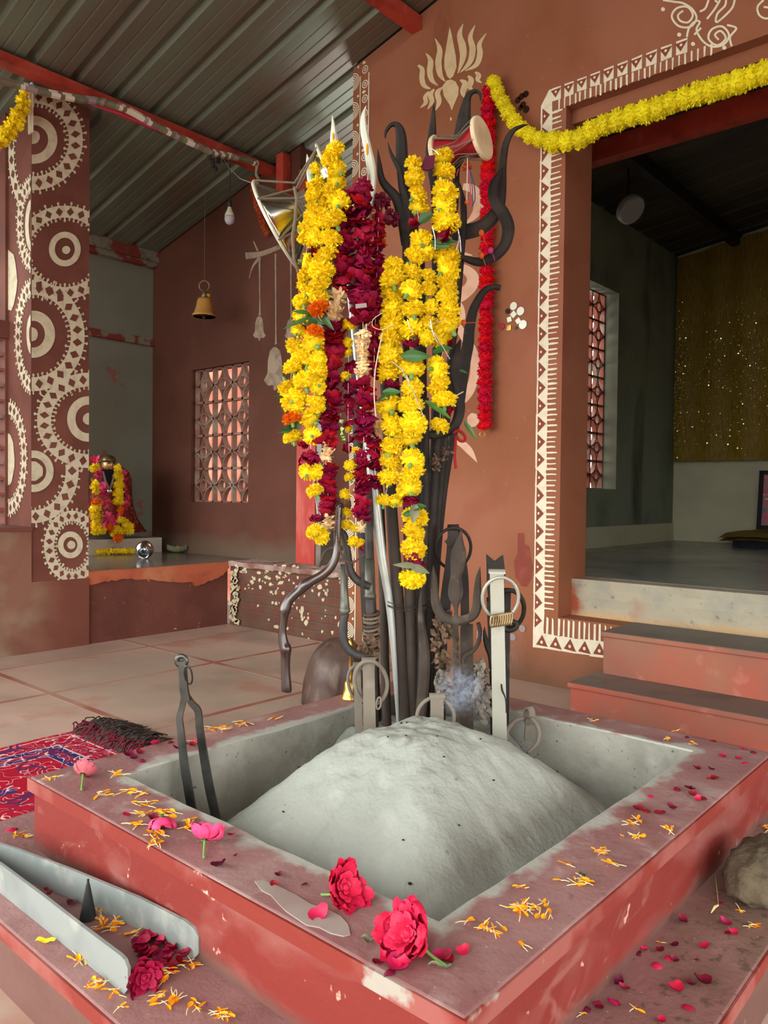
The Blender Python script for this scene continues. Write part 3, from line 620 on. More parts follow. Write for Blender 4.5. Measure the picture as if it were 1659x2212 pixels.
mb = MB(); frame(mb, .585, 2.22, .368, 1.865, IX0 - .02, IX1 + .02, IY0 - .02, IY1 + .02, .108, .135, wob=.002); mb.build('platform_top', 'plat_top', parent=pit, bevel=.004)
mb = MB(); frame(mb, .593, 2.212, .376, 1.857, IX0 - .02, IX1 + .02, IY0 - .02, IY1 + .02, -.01, .109); mb.build('platform_side', 'red_side', parent=pit)
mb = MB()
for (x0, y0, x1, y1) in ((.581, .364, 2.224, .368), (.581, .368, .585, 1.865), (.581, 1.865, 2.224, 1.869)): mb.box((x0, y0, .108), (x1, y1, .133))
mb.build('platform_nosing', 'red_edge', parent=pit)
spill = [(550, 1905), (570, 1903), (600, 1915), (640, 1935), (672, 1955), (705, 1965), (735, 1980), (752, 1998), (757, 2020), (742, 2024), (715, 2018), (690, 2005), (662, 2000), (640, 1985), (618, 1970), (600, 1952), (585, 1935), (565, 1925)]
mb = MB(); mb.prism([onZ(a, b, .2912) for a, b in spill], (0, 0, .0016)); mb.build('cement_patch', 'cement', parent=pit)

# heap of ash: a rounded pyramid whose ridges run to the pit's corners
def ashz(x, y):
    u = (x - 1.43) / .64; v = (y - 1.13) / .54
    n = (abs(u) ** 7 + abs(v) ** 7) ** (1 / 7)
    q = math.sqrt(max(0, n - .16) ** 2 + .003) - .05
    z = .362 - .49 * q
    z -= .008 * math.exp(-((n - .20) / .05) ** 2)
    z -= .20 * max(0, n - .72)
    top = math.exp(-(n / .42) ** 2); z += top * (.006 * mnoise.noise(Vector((x * 32, y * 32, 8))) + .010 * mnoise.noise(Vector((x * 13, y * 13, 4))))
    z -= .012 * max(0, mnoise.noise(Vector((math.atan2(v, u) * 3.2, n * 1.1, 6)))) * min(1, n * 2)
    z += .014 * mnoise.noise(Vector((x * 5, y * 5, 0))) + .0028 * mnoise.noise(Vector((x * 24, y * 24, 3))) + .0016 * mnoise.noise(Vector((x * 80, y * 80, 5)))
    z += .03 * math.exp(-(((x - 1.90) / .05) ** 2 + ((y - 1.30) / .22) ** 2))
    # foot of ash left standing in the far corner, around the irons
    k = max(0.0, min(1.0, (x + y - 2.93) / .22)); z = z * (1 - k) + (max(z, .236 + .012 * mnoise.noise(Vector((x * 30, y * 30, 1)))) ) * k
    return z
mb = MB(); NA = 190
mb.grid(NA, NA, lambda u, v: (IX0 + .003 + u * (IX1 - IX0 - .006), IY0 + .003 + v * (IY1 - IY0 - .006), ashz(IX0 + u * (IX1 - IX0), IY0 + v * (IY1 - IY0))))
e = NA + 1; o0 = len(mb.v)
rimv = list(range(e)) + [j * e + NA for j in range(1, e)] + [NA * e + i for i in range(NA - 1, -1, -1)] + [j * e for j in range(NA - 1, 0, -1)]
mb.v += [Vector((mb.v[i].x, mb.v[i].y, -.12)) for i in rimv]
for a in range(len(rimv)):
    b = (a + 1) % len(rimv); mb.f.append([rimv[a], rimv[b], o0 + b, o0 + a]); mb.mi.append(0)
mb.f.append([o0 + i for i in range(len(rimv))]); mb.mi.append(0)
ash = mb.build('ash_heap', 'ash', smooth=True)
tag(ash, 'tall heap of pale grey wood ash filling the fire pit', 'ash', kind='thing')
# bits of charcoal lying on the ash
for i in range(34):
    while True:
        x, y = R.uniform(.93, 1.75), R.uniform(.70, 1.4)
        if x + y < 2.8: break
    s = R.uniform(.002, .0055); mb = MB(); mb.ball((x, y, ashz(x, y) + s * .3), s, 6, 4, (1, R.uniform(.6, 1.4), .6))
    tag(mb.build('charcoal_crumb', 'iron'), 'tiny dark crumb of charcoal on the ash heap', 'charcoal', 'charcoal crumbs on the ash')
# ================================================================= paintings on the walls
def clip_poly(ps, ax, lo, hi):
    for s, lim in ((1, lo), (-1, -hi)):
        out = []
        for i in range(len(ps)):
            a, b = ps[i - 1], ps[i]; da, db = s * a[ax] - lim, s * b[ax] - lim
            if (da >= 0) != (db >= 0): out.append(a.lerp(b, da / (da - db)))
            if db >= 0: out.append(b)
        ps = out
        if len(ps) < 3: return []
    return ps
class Paint:
    """brush work lying on one wall plane; coordinates are read off the photo and laid on that plane"""
    def __init__(s, ax, v, lift, clip=None): s.ax, s.v, s.lift, s.clip, s.mb = ax, v, lift, clip, MB(); s.n = 0
    def put(s, ps):
        s.n += 1; ps = [on(a, b, s.ax, s.v - s.lift - s.n * 4e-7) for a, b in ps]
        if s.clip: ps = clip_poly(ps, *s.clip)
        if len(ps) >= 3: s.mb.poly(ps)
    def stroke(s, pts, wd, n=5, sm=True):
        if isinstance(wd, (int, float)): wd = [wd] * len(pts)
        q = [(p[0], p[1], w_) for p, w_ in zip(pts, wd)]
        if sm: q = smoothpts(q, n)
        L_, R_ = [], []
        for i, (x, y, w_) in enumerate(q):
            a, b = q[max(i - 1, 0)], q[min(i + 1, len(q) - 1)]; dx, dy = b[0] - a[0], b[1] - a[1]; l = math.hypot(dx, dy) or 1
            L_.append((x - dy / l * w_ / 2, y + dx / l * w_ / 2)); R_.append((x + dy / l * w_ / 2, y - dx / l * w_ / 2))
        for i in range(len(q) - 1): s.put([L_[i], L_[i + 1], R_[i + 1], R_[i]])
    def disc(s, x, y, rx, ry=None, n=14):
        ry = rx if ry is None else ry
        s.put([(x + rx * cos(2 * pi * i / n) * R.uniform(.94, 1.06), y + ry * sin(2 * pi * i / n) * R.uniform(.94, 1.06)) for i in range(n)])
    def ring(s, x, y, rx, ry, hw, a0=0, a1=360, n=40, hwx=None):
        hx = hw if hwx is None else hwx; k = max(6, int(n * abs(a1 - a0) / 360))
        for i in range(k):
            t0, t1 = radians(a0 + (a1 - a0) * i / k), radians(a0 + (a1 - a0) * (i + 1) / k)
            s.put([(x + (rx - hx) * cos(t0), y + (ry - hw) * sin(t0)), (x + (rx + hx) * cos(t0), y + (ry + hw) * sin(t0)),
                   (x + (rx + hx) * cos(t1), y + (ry + hw) * sin(t1)), (x + (rx - hx) * cos(t1), y + (ry - hw) * sin(t1))])
    def build(s, name, ma, parent):
        return s.mb.build(name, ma, parent=parent)
def band(P, Q, x, y, rx, ry, hw, a0=0, a1=360, nd=24, hwx=None, out=True, inn=True):
    """ring of white crossed by a row of bare diamonds, bordered by dots and ticks"""
    hx = hw if hwx is None else hwx
    P.ring(x, y, rx, ry, hw, a0, a1, 60, hx)
    k = max(3, int(nd * abs(a1 - a0) / 360))
    for i in range(k):
        t = radians(a0 + (a1 - a0) * (i + .5) / k); d = radians((a1 - a0) / k * .33)
        def pt(r, a): return (x + (rx + hx * r) * cos(a), y + (ry + hw * r) * sin(a))
        Q.put([pt(-.72, t), pt(0, t + d), pt(.72, t), pt(0, t - d)])
        for j, sgn, on_ in ((0, 1, out), (.5, -1, inn)):
            if not on_: continue
            for jj in (0, .5):
                t2 = t + radians((a1 - a0) / k) * (j + jj)
                a, b = pt(sgn * .9, t2), pt(sgn * R.uniform(1.3, 1.55), t2); P.stroke([a, b], 3.2 if hwx is None else 2, sm=False)
                if jj == 0: P.disc(b[0], b[1], 2.6 if hwx is None else 1.4, 3.4, 8)
# circles on the pier
P = Paint(1, 4.36, .003, (0, 1.9575, 2.2975)); Q = Paint(1, 4.36, .005, (0, 1.9575, 2.2975))
band(P, Q, 72, 302, 92, 94, 15); P.ring(72, 302, 42, 42, 10); P.disc(72, 296, 15)
band(P, Q, 140, 545, 92, 88, 13); P.ring(140, 538, 28, 31, 6.5); P.disc(143, 540, 9)
band(P, Q, 72, 726, 96, 104, 15); P.ring(72, 722, 36, 40, 11); P.disc(68, 722, 15)
band(P, Q, 192, 908, 97, 88, 15); P.ring(190, 905, 36, 40, 9); P.disc(192, 905, 13)
band(P, Q, 72, 1016, 84, 100, 14, -8, 95); P.ring(72, 1018, 36, 37, 8); P.disc(72, 1018, 21)
band(P, Q, 156, 1180, 50, 66, 11, 0, 360, 20); P.ring(152, 1177, 21, 23, 6); P.disc(154, 1177, 9)
P.build('painted_circles', 'pier_paint', pier); Q.build('painted_diamonds', 'pier', pier)
P = Paint(0, 1.957, .003, (1, 4.361, 4.654)); Q = Paint(0, 1.957, .005, (1, 4.361, 4.654))
band(P, Q, 69, 483, 27, 86, 13, 90, 270, 24, 5); P.ring(69, 487, 11, 48, 9, 90, 270, 40, 4)
band(P, Q, 69, 727, 31, 106, 13, 90, 270, 26, 5); P.ring(69, 722, 9, 34, 10, 90, 270, 40, 3)
band(P, Q, 70, 330, 46, 120, 14, 120, 240, 24, 6)
band(P, Q, 18, 990, 34, 108, 13, -90, 90, 26, 5); P.disc(18, 992, 13, 58, 20); P.disc(18, 606, 19, 66, 20)
P.build('painted_circles', 'pier_paint', pier); Q.build('painted_diamonds', 'pier', pier)

# lotus
P = Paint(0, WX, .002)
def cr(pts): return [(830 + a / 2.0012, b / 2.0012) for a, b in pts]
P.put(cr([(283, 115), (270, 190), (260, 250), (260, 295), (272, 330), (284, 342), (298, 330), (313, 290), (309, 240), (292, 150)]))
P.put(cr([(250, 375), (270, 348), (288, 343), (308, 352), (322, 378), (320, 410), (305, 445), (292, 478), (281, 450), (258, 415)]))
for pts, wd in (([(220, 166), (240, 215), (234, 270), (242, 322), (264, 353)], [3, 22, 27, 22, 3]), ([(180, 230), (200, 262), (197, 310), (206, 346), (232, 370)], [3, 22, 25, 20, 3]),
                ([(146, 282), (164, 300), (163, 340), (173, 370), (200, 384)], [8, 20, 23, 20, 5]), ([(341, 103), (326, 150), (338, 200), (340, 250), (318, 318)], [3, 22, 32, 26, 3]),
                ([(393, 108), (372, 160), (382, 210), (370, 268), (328, 314)], [3, 20, 27, 22, 3]), ([(441, 144), (412, 190), (414, 232), (398, 280), (350, 306)], [3, 18, 25, 20, 3]),
                ([(250, 378), (230, 402), (237, 440), (222, 477)], [6, 23, 22, 3]), ([(216, 385), (200, 410), (206, 440), (187, 472)], [6, 22, 20, 3]), ([(192, 395), (177, 420), (180, 443), (156, 466)], [6, 18, 18, 3]),
                ([(328, 346), (350, 362), (340, 398), (348, 424)], [8, 26, 24, 3]), ([(362, 328), (376, 345), (369, 375), (386, 391)], [8, 24, 22, 3]), ([(393, 312), (408, 325), (404, 345), (422, 358)], [8, 22, 18, 3])):
    P.stroke(cr(pts), [w_ / 2.0 for w_ in wd])
P.disc(974, 257, 2, 4, 8)
lt = P.build('painted_lotus', 'lotus_paint', wall_right)
# pale sacred sign half hidden behind the irons
P = Paint(0, WX, .002)
c8 = lambda pts: [(800 + a / 3.95, 180 + b / 3.95) for a, b in pts]
c9 = lambda pts: [(780 + a / 3.35, 640 + b / 3.35) for a, b in pts]
P.stroke(c8([(790, 880), (880, 905), (922, 990), (915, 1080), (868, 1150), (800, 1205)]), [14, 19, 22, 20, 12, 2])
P.stroke(c8([(640, 1500), (760, 1452), (870, 1468)]), [5, 8, 2])
P.stroke(c8([(700, 1560), (800, 1580), (872, 1650), (860, 1730), (790, 1800), (720, 1850), (760, 1930), (770, 2010), (740, 2090)]), [6, 18, 26, 26, 26, 24, 22, 20, 18])
P.stroke(c9([(620, 120), (700, 220), (770, 330), (822, 450), (815, 600), (765, 715), (690, 770), (560, 790)]), [10, 16, 20, 20, 20, 20, 16, 8])
P.disc(1022, 907, 13, 15); P.stroke(c9([(640, 1045), (720, 1062), (785, 1120), (840, 1202)]), [6, 14, 15, 1])
P.build('painted_sign', 'om_paint', wall_right)

# border of triangles and dashes round the doorway
def quadYZ(mb, pts, x): mb.poly([(x - len(mb.f) * 6e-7, a, b) for a, b in pts])
bw = MB(); bb = MB(); bd = MB(); X1, X2, X3 = WX - .002, WX - .0035, WX - .005
yo, yi, yt = 1.944, 1.884, 1.832
zb0, zb1, zb2, zt0, zt1, zt2 = .176, .248, .335, 2.862, 2.802, 2.752
j = lambda s=.003: R.uniform(-s, s)
n = 30; zs = [zb0 + (2.80 - zb0) * i / n for i in range(n + 1)]
for i in range(n): quadYZ(bw, [(yo + j(.002), zs[i]), (yi + j(), zs[i]), (yi + j(), zs[i + 1]), (yo + j(.002), zs[i + 1])], X1)
quadYZ(bw, [(yo, 2.80), (yi, 2.80), (yi - .01, 2.862), (yo - .042, 2.862)], X1)
n = 29
for i in range(n):
    z0 = .27 + i * (2.79 - .27) / n; h = .080
    quadYZ(bb, [(yo - .009, z0 + j()), (yo - .009, z0 + h + j()), (yi + .010 + j(), z0 + h / 2)], X2)
    cy, cz = yo - .022, z0 + h / 2; quadYZ(bd, [(cy + .0055 * cos(a * pi / 4), cz + .0065 * sin(a * pi / 4)) for a in range(8)], X3)
z = zb2 + .01
while z < 2.74:
    hh = R.uniform(.003, .0055); e0, e1 = yi + .004, yt + R.uniform(-.004, .008); z += R.uniform(.021, .030)
    quadYZ(bw, [(e0, z - hh), (e0, z + hh), ((e0 + e1) / 2, z + hh + j(.002)), (e1, z + hh * .7), (e1, z - hh * .7), ((e0 + e1) / 2, z - hh + j(.002))], X1)
# along the bottom
n = 9
for i in range(n):
    y0 = yo - i * .075; y1 = y0 - .075; quadYZ(bw, [(y0, zb0 + j()), (y1, zb0 + j()), (y1, zb1 + j()), (y0, zb1 + j())], X1)
    c = y0 - .05
    quadYZ(bb, [(c + .032, zb0 + .012 + j()), (c - .032, zb0 + .010 + j()), (c + j(), zb1 - .006)], X2)
    quadYZ(bd, [(c + .0075 * cos(a * pi / 4), zb0 + .03 + .0085 * sin(a * pi / 4)) for a in range(8)], X3)
y = yi + .01
while y > 1.36:
    hh = R.uniform(.004, .0065); y -= R.uniform(.024, .032)
    quadYZ(bw, [(y + hh, zb1), (y - hh, zb1), (y - hh + j(), zb2 - R.uniform(.002, .02)), (y + hh * .8, zb2 - R.uniform(.002, .012))], X1)
# along the top
y = yi
while y > 1.235:
    quadYZ(bw, [(y + .002, zt1 + j()), (y - .046, zt1 + j()), (y - .046, zt0 + j(.002)), (y + .002, zt0 + j(.002))], X1)
    c = y - .02; quadYZ(bb, [(c + .027, zt0 - .009), (c - .027, zt0 - .009), (c + j(), zt1 + .012)], X2)
    quadYZ(bd, [(c + .006 * cos(a * pi / 4), zt0 - .022 + .006 * sin(a * pi / 4)) for a in range(8)], X3); y -= .066
y = yi - .01
while y > 1.15:
    hh = R.uniform(.003, .0055); y -= R.uniform(.021, .029); quadYZ(bw, [(y + hh, zt1 - .002), (y - hh, zt1 - .002), (y - hh * .8 + j(.002), zt2 + R.uniform(-.004, .01)), (y + hh * .8, zt2 + R.uniform(-.004, .008))], X1)
bw.build('painted_border', 'white_paint', parent=wall_right); bb.build('painted_triangles', 'brown_line', parent=wall_right); bd.build('painted_dots', 'white_paint', parent=wall_right)

# looped pattern above the doorway
P = Paint(0, WX, .002)
for pts in ([(1205, 0), (1255, 8), (1292, 14), (1332, 40), (1350, 80), (1322, 116), (1272, 112), (1243, 72), (1264, 36), (1310, 30), (1334, 64), (1314, 96), (1280, 90), (1270, 66), (1292, 46)],
            [(1308, 160), (1318, 120), (1345, 92), (1364, 96), (1350, 130), (1378, 178), (1420, 202), (1470, 190), (1490, 150), (1460, 114), (1415, 128), (1402, 168), (1440, 196), (1476, 166), (1455, 134), (1430, 150), (1446, 172)],
            [(1502, 200), (1495, 160), (1522, 122), (1482, 108)], [(1402, 0), (1388, 36), (1364, 50)], [(1452, 0), (1428, 40), (1395, 82)], [(1430, 0), (1440, 10)],
            [(1515, 0), (1500, 40), (1438, 96), (1440, 60), (1472, 26), (1478, 0)], [(1340, 150), (1370, 120)], [(1612, 40), (1622, 66), (1650, 80), (1690, 70)], [(1640, 0), (1618, 22), (1612, 40)], [(1640, 30), (1680, 34)]):
    P.stroke(cr(pts), 4.5)
for a, b in ((1205, 40), (1275, 150), (1335, 190), (1470, 206)): P.disc(830 + a / 2.0012, b / 2.0012, 4.5)
P.build('painted_loops', 'white_paint', wall_right)
# scroll strip at the wall's outer corner
bw = MB(); zc = .10
def arcYZ(mb, cy, cz, r, hw, a0, a1, x, k=12):
    for i in range(k):
        t0, t1 = a0 + (a1 - a0) * i / k, a0 + (a1 - a0) * (i + 1) / k
        quadYZ(mb, [(cy + (r - hw) * cos(t0), cz + (r - hw) * sin(t0)), (cy + (r + hw) * cos(t0), cz + (r + hw) * sin(t0)), (cy + (r + hw) * cos(t1), cz + (r + hw) * sin(t1)), (cy + (r - hw) * cos(t1), cz + (r - hw) * sin(t1))], x)
k = 0
while zc < 3.36:
    for r in (.012, .024, .036, .048): arcYZ(bw, 3.2045, zc, r + (.012 if r < .02 else 0) * 0, .0032, pi / 2, 3 * pi / 2, X1)
    quadYZ(bw, [(3.163 + .008 * cos(a * pi / 4), zc + .075 + .008 * sin(a * pi / 4)) for a in range(8)], X1)
    if zc > 1.1:
        for s in (-1, 1):
            arcYZ(bw, 3.108, zc + s * .042, .021, .0032, 0, 2 * pi, X1); arcYZ(bw, 3.108, zc + s * .042, .008, .003, 0, 2 * pi, X1, 8)
            quadYZ(bw, [(3.132, zc + s * .082), (3.120, zc + s * .095), (3.100, zc + s * .082), (3.118, zc + s * .075)], X1)
    zc += .153 if zc < 1.2 else .168
for z in range(34): 
    a, b = .05 + z * .1, .155 + z * .1
    if b < 3.36:
        quadYZ(bw, [(3.149 + j(.001), a), (3.142, a), (3.142 + j(.001), b), (3.149, b)], X1)
        quadYZ(bw, [(3.082 + j(.001), a), (3.074, a), (3.074 + j(.001), b), (3.082, b)], X1)
bw.build('painted_scrolls', 'white_paint', parent=wall_right)
# dark red wash over a patch of wall
P = Paint(0, WX, .0015)
P.put([(1119, 1151), (1132, 1152), (1133, 1175), (1143, 1180), (1146, 1205), (1151, 1225), (1148, 1250), (1137, 1268), (1126, 1266), (1113, 1245), (1110, 1212), (1118, 1196), (1118, 1172)])
P.build('wash_stain', 'maroon_stain', wall_right)
# bells on a pole painted on the back wall
wb = bpy.data.objects['wall_back']
P = Paint(0, BX, .002)
c3 = lambda pts: [(330 + a / 4.2538, 420 + b / 4.2538) for a, b in pts]
P.stroke(c3([(852, 565), (1000, 545), (1170, 480)]), [15, 11, 9]); P.stroke(c3([(925, 430), (965, 520)]), [3, 4]); P.stroke(c3([(985, 580), (920, 660), (885, 770)]), [8, 4, 2])
for xs, y0, y1 in ((980, 600, 1110), (1127, 545, 1370), (1268, 620, 1170)):
    P.stroke(c3([(xs, y0), (xs + 2, (y0 + y1) / 2), (xs + 4, y1 - 40), (xs + 2, y1)]), [4, 2.2, 3, 6])
for cx, cy, s in ((978, 1225, .62), (1122, 1590, 1.1), (1262, 1240, .55)):
    P.put(c3([(cx + a * s, cy + b * s) for a, b in ((-12, -170), (12, -170), (45, -140), (58, -60), (64, 60), (95, 115), (70, 150), (-60, 150), (-92, 110), (-62, 50), (-58, -60), (-40, -140))]))
    P.put(c3([(cx + a * s, cy + b * s) for a, b in ((-12, 150), (12, 150), (14, 180), (0, 195), (-14, 180))]))
P.build('painted_bells', 'faint_paint', wb)
# ================================================================= irons planted in the ash
BACK = -VIEW
def P3(pts, d):
    k = len(pts) - 1
    return [at(p[0], p[1], d if not isinstance(d, tuple) else d[0] + (d[1] - d[0]) * i / max(k, 1)) for i, p in enumerate(pts)]
def blade(mb, pts, d, th=.006, n=4, ns=6, ma=0):
    q = smoothpts(pts, n); p3 = P3(q, d); dd = d if not isinstance(d, tuple) else d[0]
    mb.tube(p3, [max(.0007, px(p[2] / 2, dd)) for p in q], ns, flat=-th, nrm=BACK, ma=ma)
def rod(mb, pts, d, n=4, ns=10, ma=0, sm=True):
    q = smoothpts(pts, n) if sm else pts; p3 = P3(q, d); dd = d if not isinstance(d, tuple) else d[0]
    mb.tube(p3, [px(p[2] / 2, dd) for p in q], ns, ma=ma)
def strap(mb, pts, d, th=.003, n=3, ma=0):
    q = smoothpts(pts, n); dd = d if not isinstance(d, tuple) else d[0]
    mb.bar(P3(q, d), [px(p[2] / 2, dd) for p in q], th, BACK, ma=ma)
def hoop(mb, cx, cy, rx, ry, d, w, tilt=0, sag=0.0, ns=8, k=32, a0=0, a1=360, ma=0):
    pts = []; full = abs(a1 - a0) >= 359.9
    for i in range(k if full else k + 1):
        t = radians(a0 + (a1 - a0) * i / k); x, y = rx * cos(t), ry * sin(t); c, s = cos(radians(tilt)), sin(radians(tilt))
        pts.append(at(cx + x * c - y * s, cy + x * s + y * c, d + sag * sin(t)))
    mb.tube(pts, px(w / 2, d), ns, closed=full, ma=ma)
def root(x, y, d): v = at(x, y, d); return Vector((v.x, v.y, .20))

def trident(name, x, d, label, ma, parts, group=None):
    t = thing(name, root(x, 1560, d), label, 'trident', group)
    for nm, kind, pts, *rest in parts:
        mb = MB(); dd = rest[0] if rest else d
        if kind == 'b': blade(mb, pts, dd)
        elif kind == 'r': rod(mb, pts, dd)
        elif kind == 's': strap(mb, pts, dd)
        mb.build(nm, rest[1] if len(rest) > 1 else ma, parent=t, smooth=(kind == 'r'))
    return t
silver = trident('trident', 860, 2.12, 'silver trident with white blades and long bright shaft, left of the black irons', 'white_blade', [
    ('prong', 'b', [(663, 333, 1), (667, 357, 12), (672, 395, 15), (682, 450, 14), (705, 520, 14), (738, 560, 16)]),
    ('centre_prong', 'b', [(718, 250, 2), (720, 272, 9), (722, 312, 18), (728, 400, 20), (742, 500, 16), (750, 570, 12)]),
    ('prong', 'b', [(791, 228, 1), (785, 251, 11), (787, 286, 16), (794, 319, 17), (801, 357, 20), (806, 390, 14), (800, 440, 14), (785, 500, 14), (752, 562, 16)]),
    ('shaft', 'r', [(750, 565, 16), (772, 760, 20), (795, 940, 23), (808, 1060, 24), (824, 1196, 21), (842, 1309, 18), (853, 1444, 12), (860, 1557, 8), (866, 1640, 8)], (2.12, 2.2), 'silver')])
mb = MB()
for x, y, a, b in ((793, 322, 3.5, 13), (720, 294, 3.5, 8), (722, 310, 5, 8)): mb.ball(at(x, y, 2.112), .0035, 8, 6, (px(a, 2.1) / .0035 * .7, px(a, 2.1) / .0035 * .7, px(b, 2.1) / .0035))
mb.build('paste_mark', 'petal_orange', parent=silver)
trident('trident', 925, 2.22, 'tall black iron trident with hooked side prongs and a spear point under the lotus', 'iron', [
    ('centre_prong', 'b', [(937, 222, 1), (936, 245, 9), (934, 290, 18), (933, 327, 27), (934, 370, 20), (937, 420, 12), (940, 540, 14)]),
    ('prong', 'b', [(1038, 217, 3), (1037, 204, 7), (1027, 197, 10), (1012, 207, 14), (1005, 240, 25), (1001, 275, 34), (996, 310, 36), (991, 340, 28), (986, 365, 15), (984, 420, 16), (975, 480, 17), (940, 535, 18)]),
    ('prong', 'b', [(832, 298, 3), (834, 284, 7), (845, 270, 10), (858, 271, 15), (866, 290, 22), (868, 330, 26), (870, 380, 24), (876, 430, 22), (892, 490, 20), (938, 538, 18)]),
    ('shaft', 'r', [(940, 530, 16), (944, 760, 22), (942, 950, 25), (932, 1130, 25), (924, 1297, 24), (914, 1500, 22), (908, 1640, 22)])])
trident('trident', 895, 2.18, 'black iron trident with leaf shaped blade hanging before the hooked prong', 'iron', [
    ('centre_prong', 'b', [(865, 362, 1), (869, 400, 9), (877, 436, 24), (880, 470, 24), (880, 500, 16), (878, 575, 3)]),
    ('prong', 'b', [(816, 322, 1), (819, 350, 9), (824, 385, 15), (836, 405, 19), (856, 428, 22), (868, 470, 22), (876, 530, 18)]),
    ('prong', 'b', [(838, 308, 1), (844, 330, 7), (854, 350, 10), (864, 372, 12), (870, 420, 14)]),
    ('shaft', 'r', [(876, 520, 14), (878, 900, 18), (884, 1200, 25), (890, 1430, 24), (897, 1560, 22), (899, 1640, 22)], 2.18, 'iron_brown')])
trident('trident', 940, 2.27, 'black iron trident whose serpentine arms sweep over the red plush garland', 'iron', [
    ('centre_prong', 'b', [(990, 388, 1), (997, 415, 8), (1001, 446, 14), (1002, 490, 13), (999, 530, 12), (985, 700, 12), (968, 800, 14)]),
    ('arm', 'b', [(975, 508, 26), (1002, 502, 33), (1035, 493, 32), (1060, 474, 30), (1078, 446, 24), (1085, 410, 18), (1086, 357, 17), (1093, 310, 15), (1108, 283, 11), (1128, 272, 7), (1141, 269, 2)], 2.285),
    ('arm', 'b', [(975, 545, 12), (1000, 557, 13), (1035, 566, 20), (1066, 555, 23), (1090, 530, 25), (1098, 493, 28), (1087, 461, 28), (1070, 436, 26), (1066, 410, 24), (1073, 388, 18), (1086, 362, 3)], 2.26),
    ('shaft', 'r', [(975, 800, 16), (955, 1000, 18), (940, 1180, 18), (928, 1400, 18), (918, 1640, 18)])])
tr = trident('trident', 917, 2.15, 'black iron trident with curved claw prong tied with red thread, right of the marigolds', 'iron', [
    ('prong', 'b', [(995, 733, 2), (989, 750, 13), (983, 775, 22), (981, 810, 24), (988, 842, 23), (993, 879, 24), (987, 910, 22), (970, 931, 20), (945, 940, 18), (915, 938, 18)]),
    ('prong', 'b', [(858, 770, 2), (854, 830, 18), (860, 885, 20), (885, 925, 20), (918, 940, 18)]),
    ('shaft', 'r', [(917, 860, 18), (918, 940, 20), (916, 1180, 22), (911, 1400, 20), (905, 1640, 20)])])
mb = MB(); rod(mb, [(978, 936, 6), (990, 930, 7), (1003, 940, 6), (1004, 952, 6), (993, 952, 6), (985, 942, 6), (984, 960, 7), (982, 985, 7), (985, 1012, 6)], 2.135, ns=6)
mb.build('thread_knot', 'thread_red', parent=tr, smooth=True)
mb = MB(); rod(mb, [(978, 858, 2.5), (990, 852, 3), (1001, 846, 2.5)], 2.133, ns=5); mb.build('thread', 'thread_white', parent=tr)
mb = MB(); blade(mb, [(1081, 622, 12), (1068, 620, 13), (1050, 626, 15), (1036, 643, 17), (1022, 672, 20), (1014, 712, 23), (1011, 745, 25), (1005, 774, 26), (999, 825, 22), (990, 900, 18), (975, 960, 16), (955, 1100, 14), (940, 1300, 14), (930, 1640, 14)], 2.30)
ob = mb.build('iron_rod', 'iron'); tag(ob, 'curved black iron rod leaning right before the red plush garland, blunt upper end', 'iron rod')
mb = MB(); rod(mb, [(826, 760, 18), (838, 940, 24), (846, 1105, 26), (857, 1260, 27), (868, 1427, 27), (876, 1560, 26), (880, 1640, 26)], 2.19)
tag(mb.build('iron_pole', 'iron_brown', smooth=True), 'thick brown round pole just right of the silver shaft', 'pole')
mb = MB(); rod(mb, [(764, 470, 26), (772, 760, 34), (782, 1000, 36), (796, 1300, 34), (812, 1640, 32)], 2.33)
tag(mb.build('wooden_pole', 'iron', smooth=True), 'thick dark pole hidden behind the rose garlands and wrapped staff', 'pole')
mb = MB(); rod(mb, [(905, 560, 26), (906, 900, 34), (906, 1300, 32), (904, 1640, 30)], 2.36)
tag(mb.build('wooden_pole', 'iron', smooth=True), 'thick dark pole hidden behind the right hand marigold garlands', 'pole')
mb = MB(); rod(mb, [(806, 900, 16), (822, 1100, 18), (828, 1300, 19), (832, 1450, 20), (836, 1560, 20), (838, 1640, 20)], 2.24)
tag(mb.build('iron_pole', 'iron_brown', smooth=True), 'thin brown pole just left of the silver shaft', 'pole')
mb = MB(); blade(mb, [(911, 1272, 1), (909, 1300, 8), (909, 1335, 13), (914, 1380, 20), (917, 1430, 24), (913, 1500, 24), (905, 1580, 22), (903, 1640, 22)], 2.10)
tag(mb.build('spear', 'iron_dusty'), 'dusty spear shaped blade standing right of the brown poles', 'blade')
mb = MB()
for y, a in ((1300, 3), (1304, -2), (1311, 5)): hoop(mb, 884, y, 47, 9, 2.17, 1.8, a, -.07, 5, 30)
tag(mb.build('binding_wire', 'iron'), 'thin wire looped around the bundle of poles', 'wire')

# crooked stick
st_ = thing('crooked_stick', at(618, 1492, 2.02), 'crooked varnished dark wooden stick hanging left of the poles', 'stick')
path = [(733, 1085, 15), (729, 1157, 15), (727, 1196, 16), (716, 1223, 19), (698, 1241, 20), (677, 1253, 20), (660, 1263, 24), (648, 1275, 21), (634, 1287, 20), (623, 1300, 21), (616, 1318, 24), (613, 1335, 19), (610, 1365, 18), (613, 1390, 22), (617, 1402, 26), (617, 1420, 21), (617, 1450, 20), (619, 1488, 23), (619, 1494, 20)]
mb = MB(); rod(mb, path, 2.04, ns=14); mb.build('shaft', 'wood_stick', parent=st_, smooth=True)
mb = MB(); rod(mb, [(619, 1491, 19), (619, 1495.5, 19)], 2.04, ns=14, sm=False); mb.build('cut_end', 'dung', parent=st_)
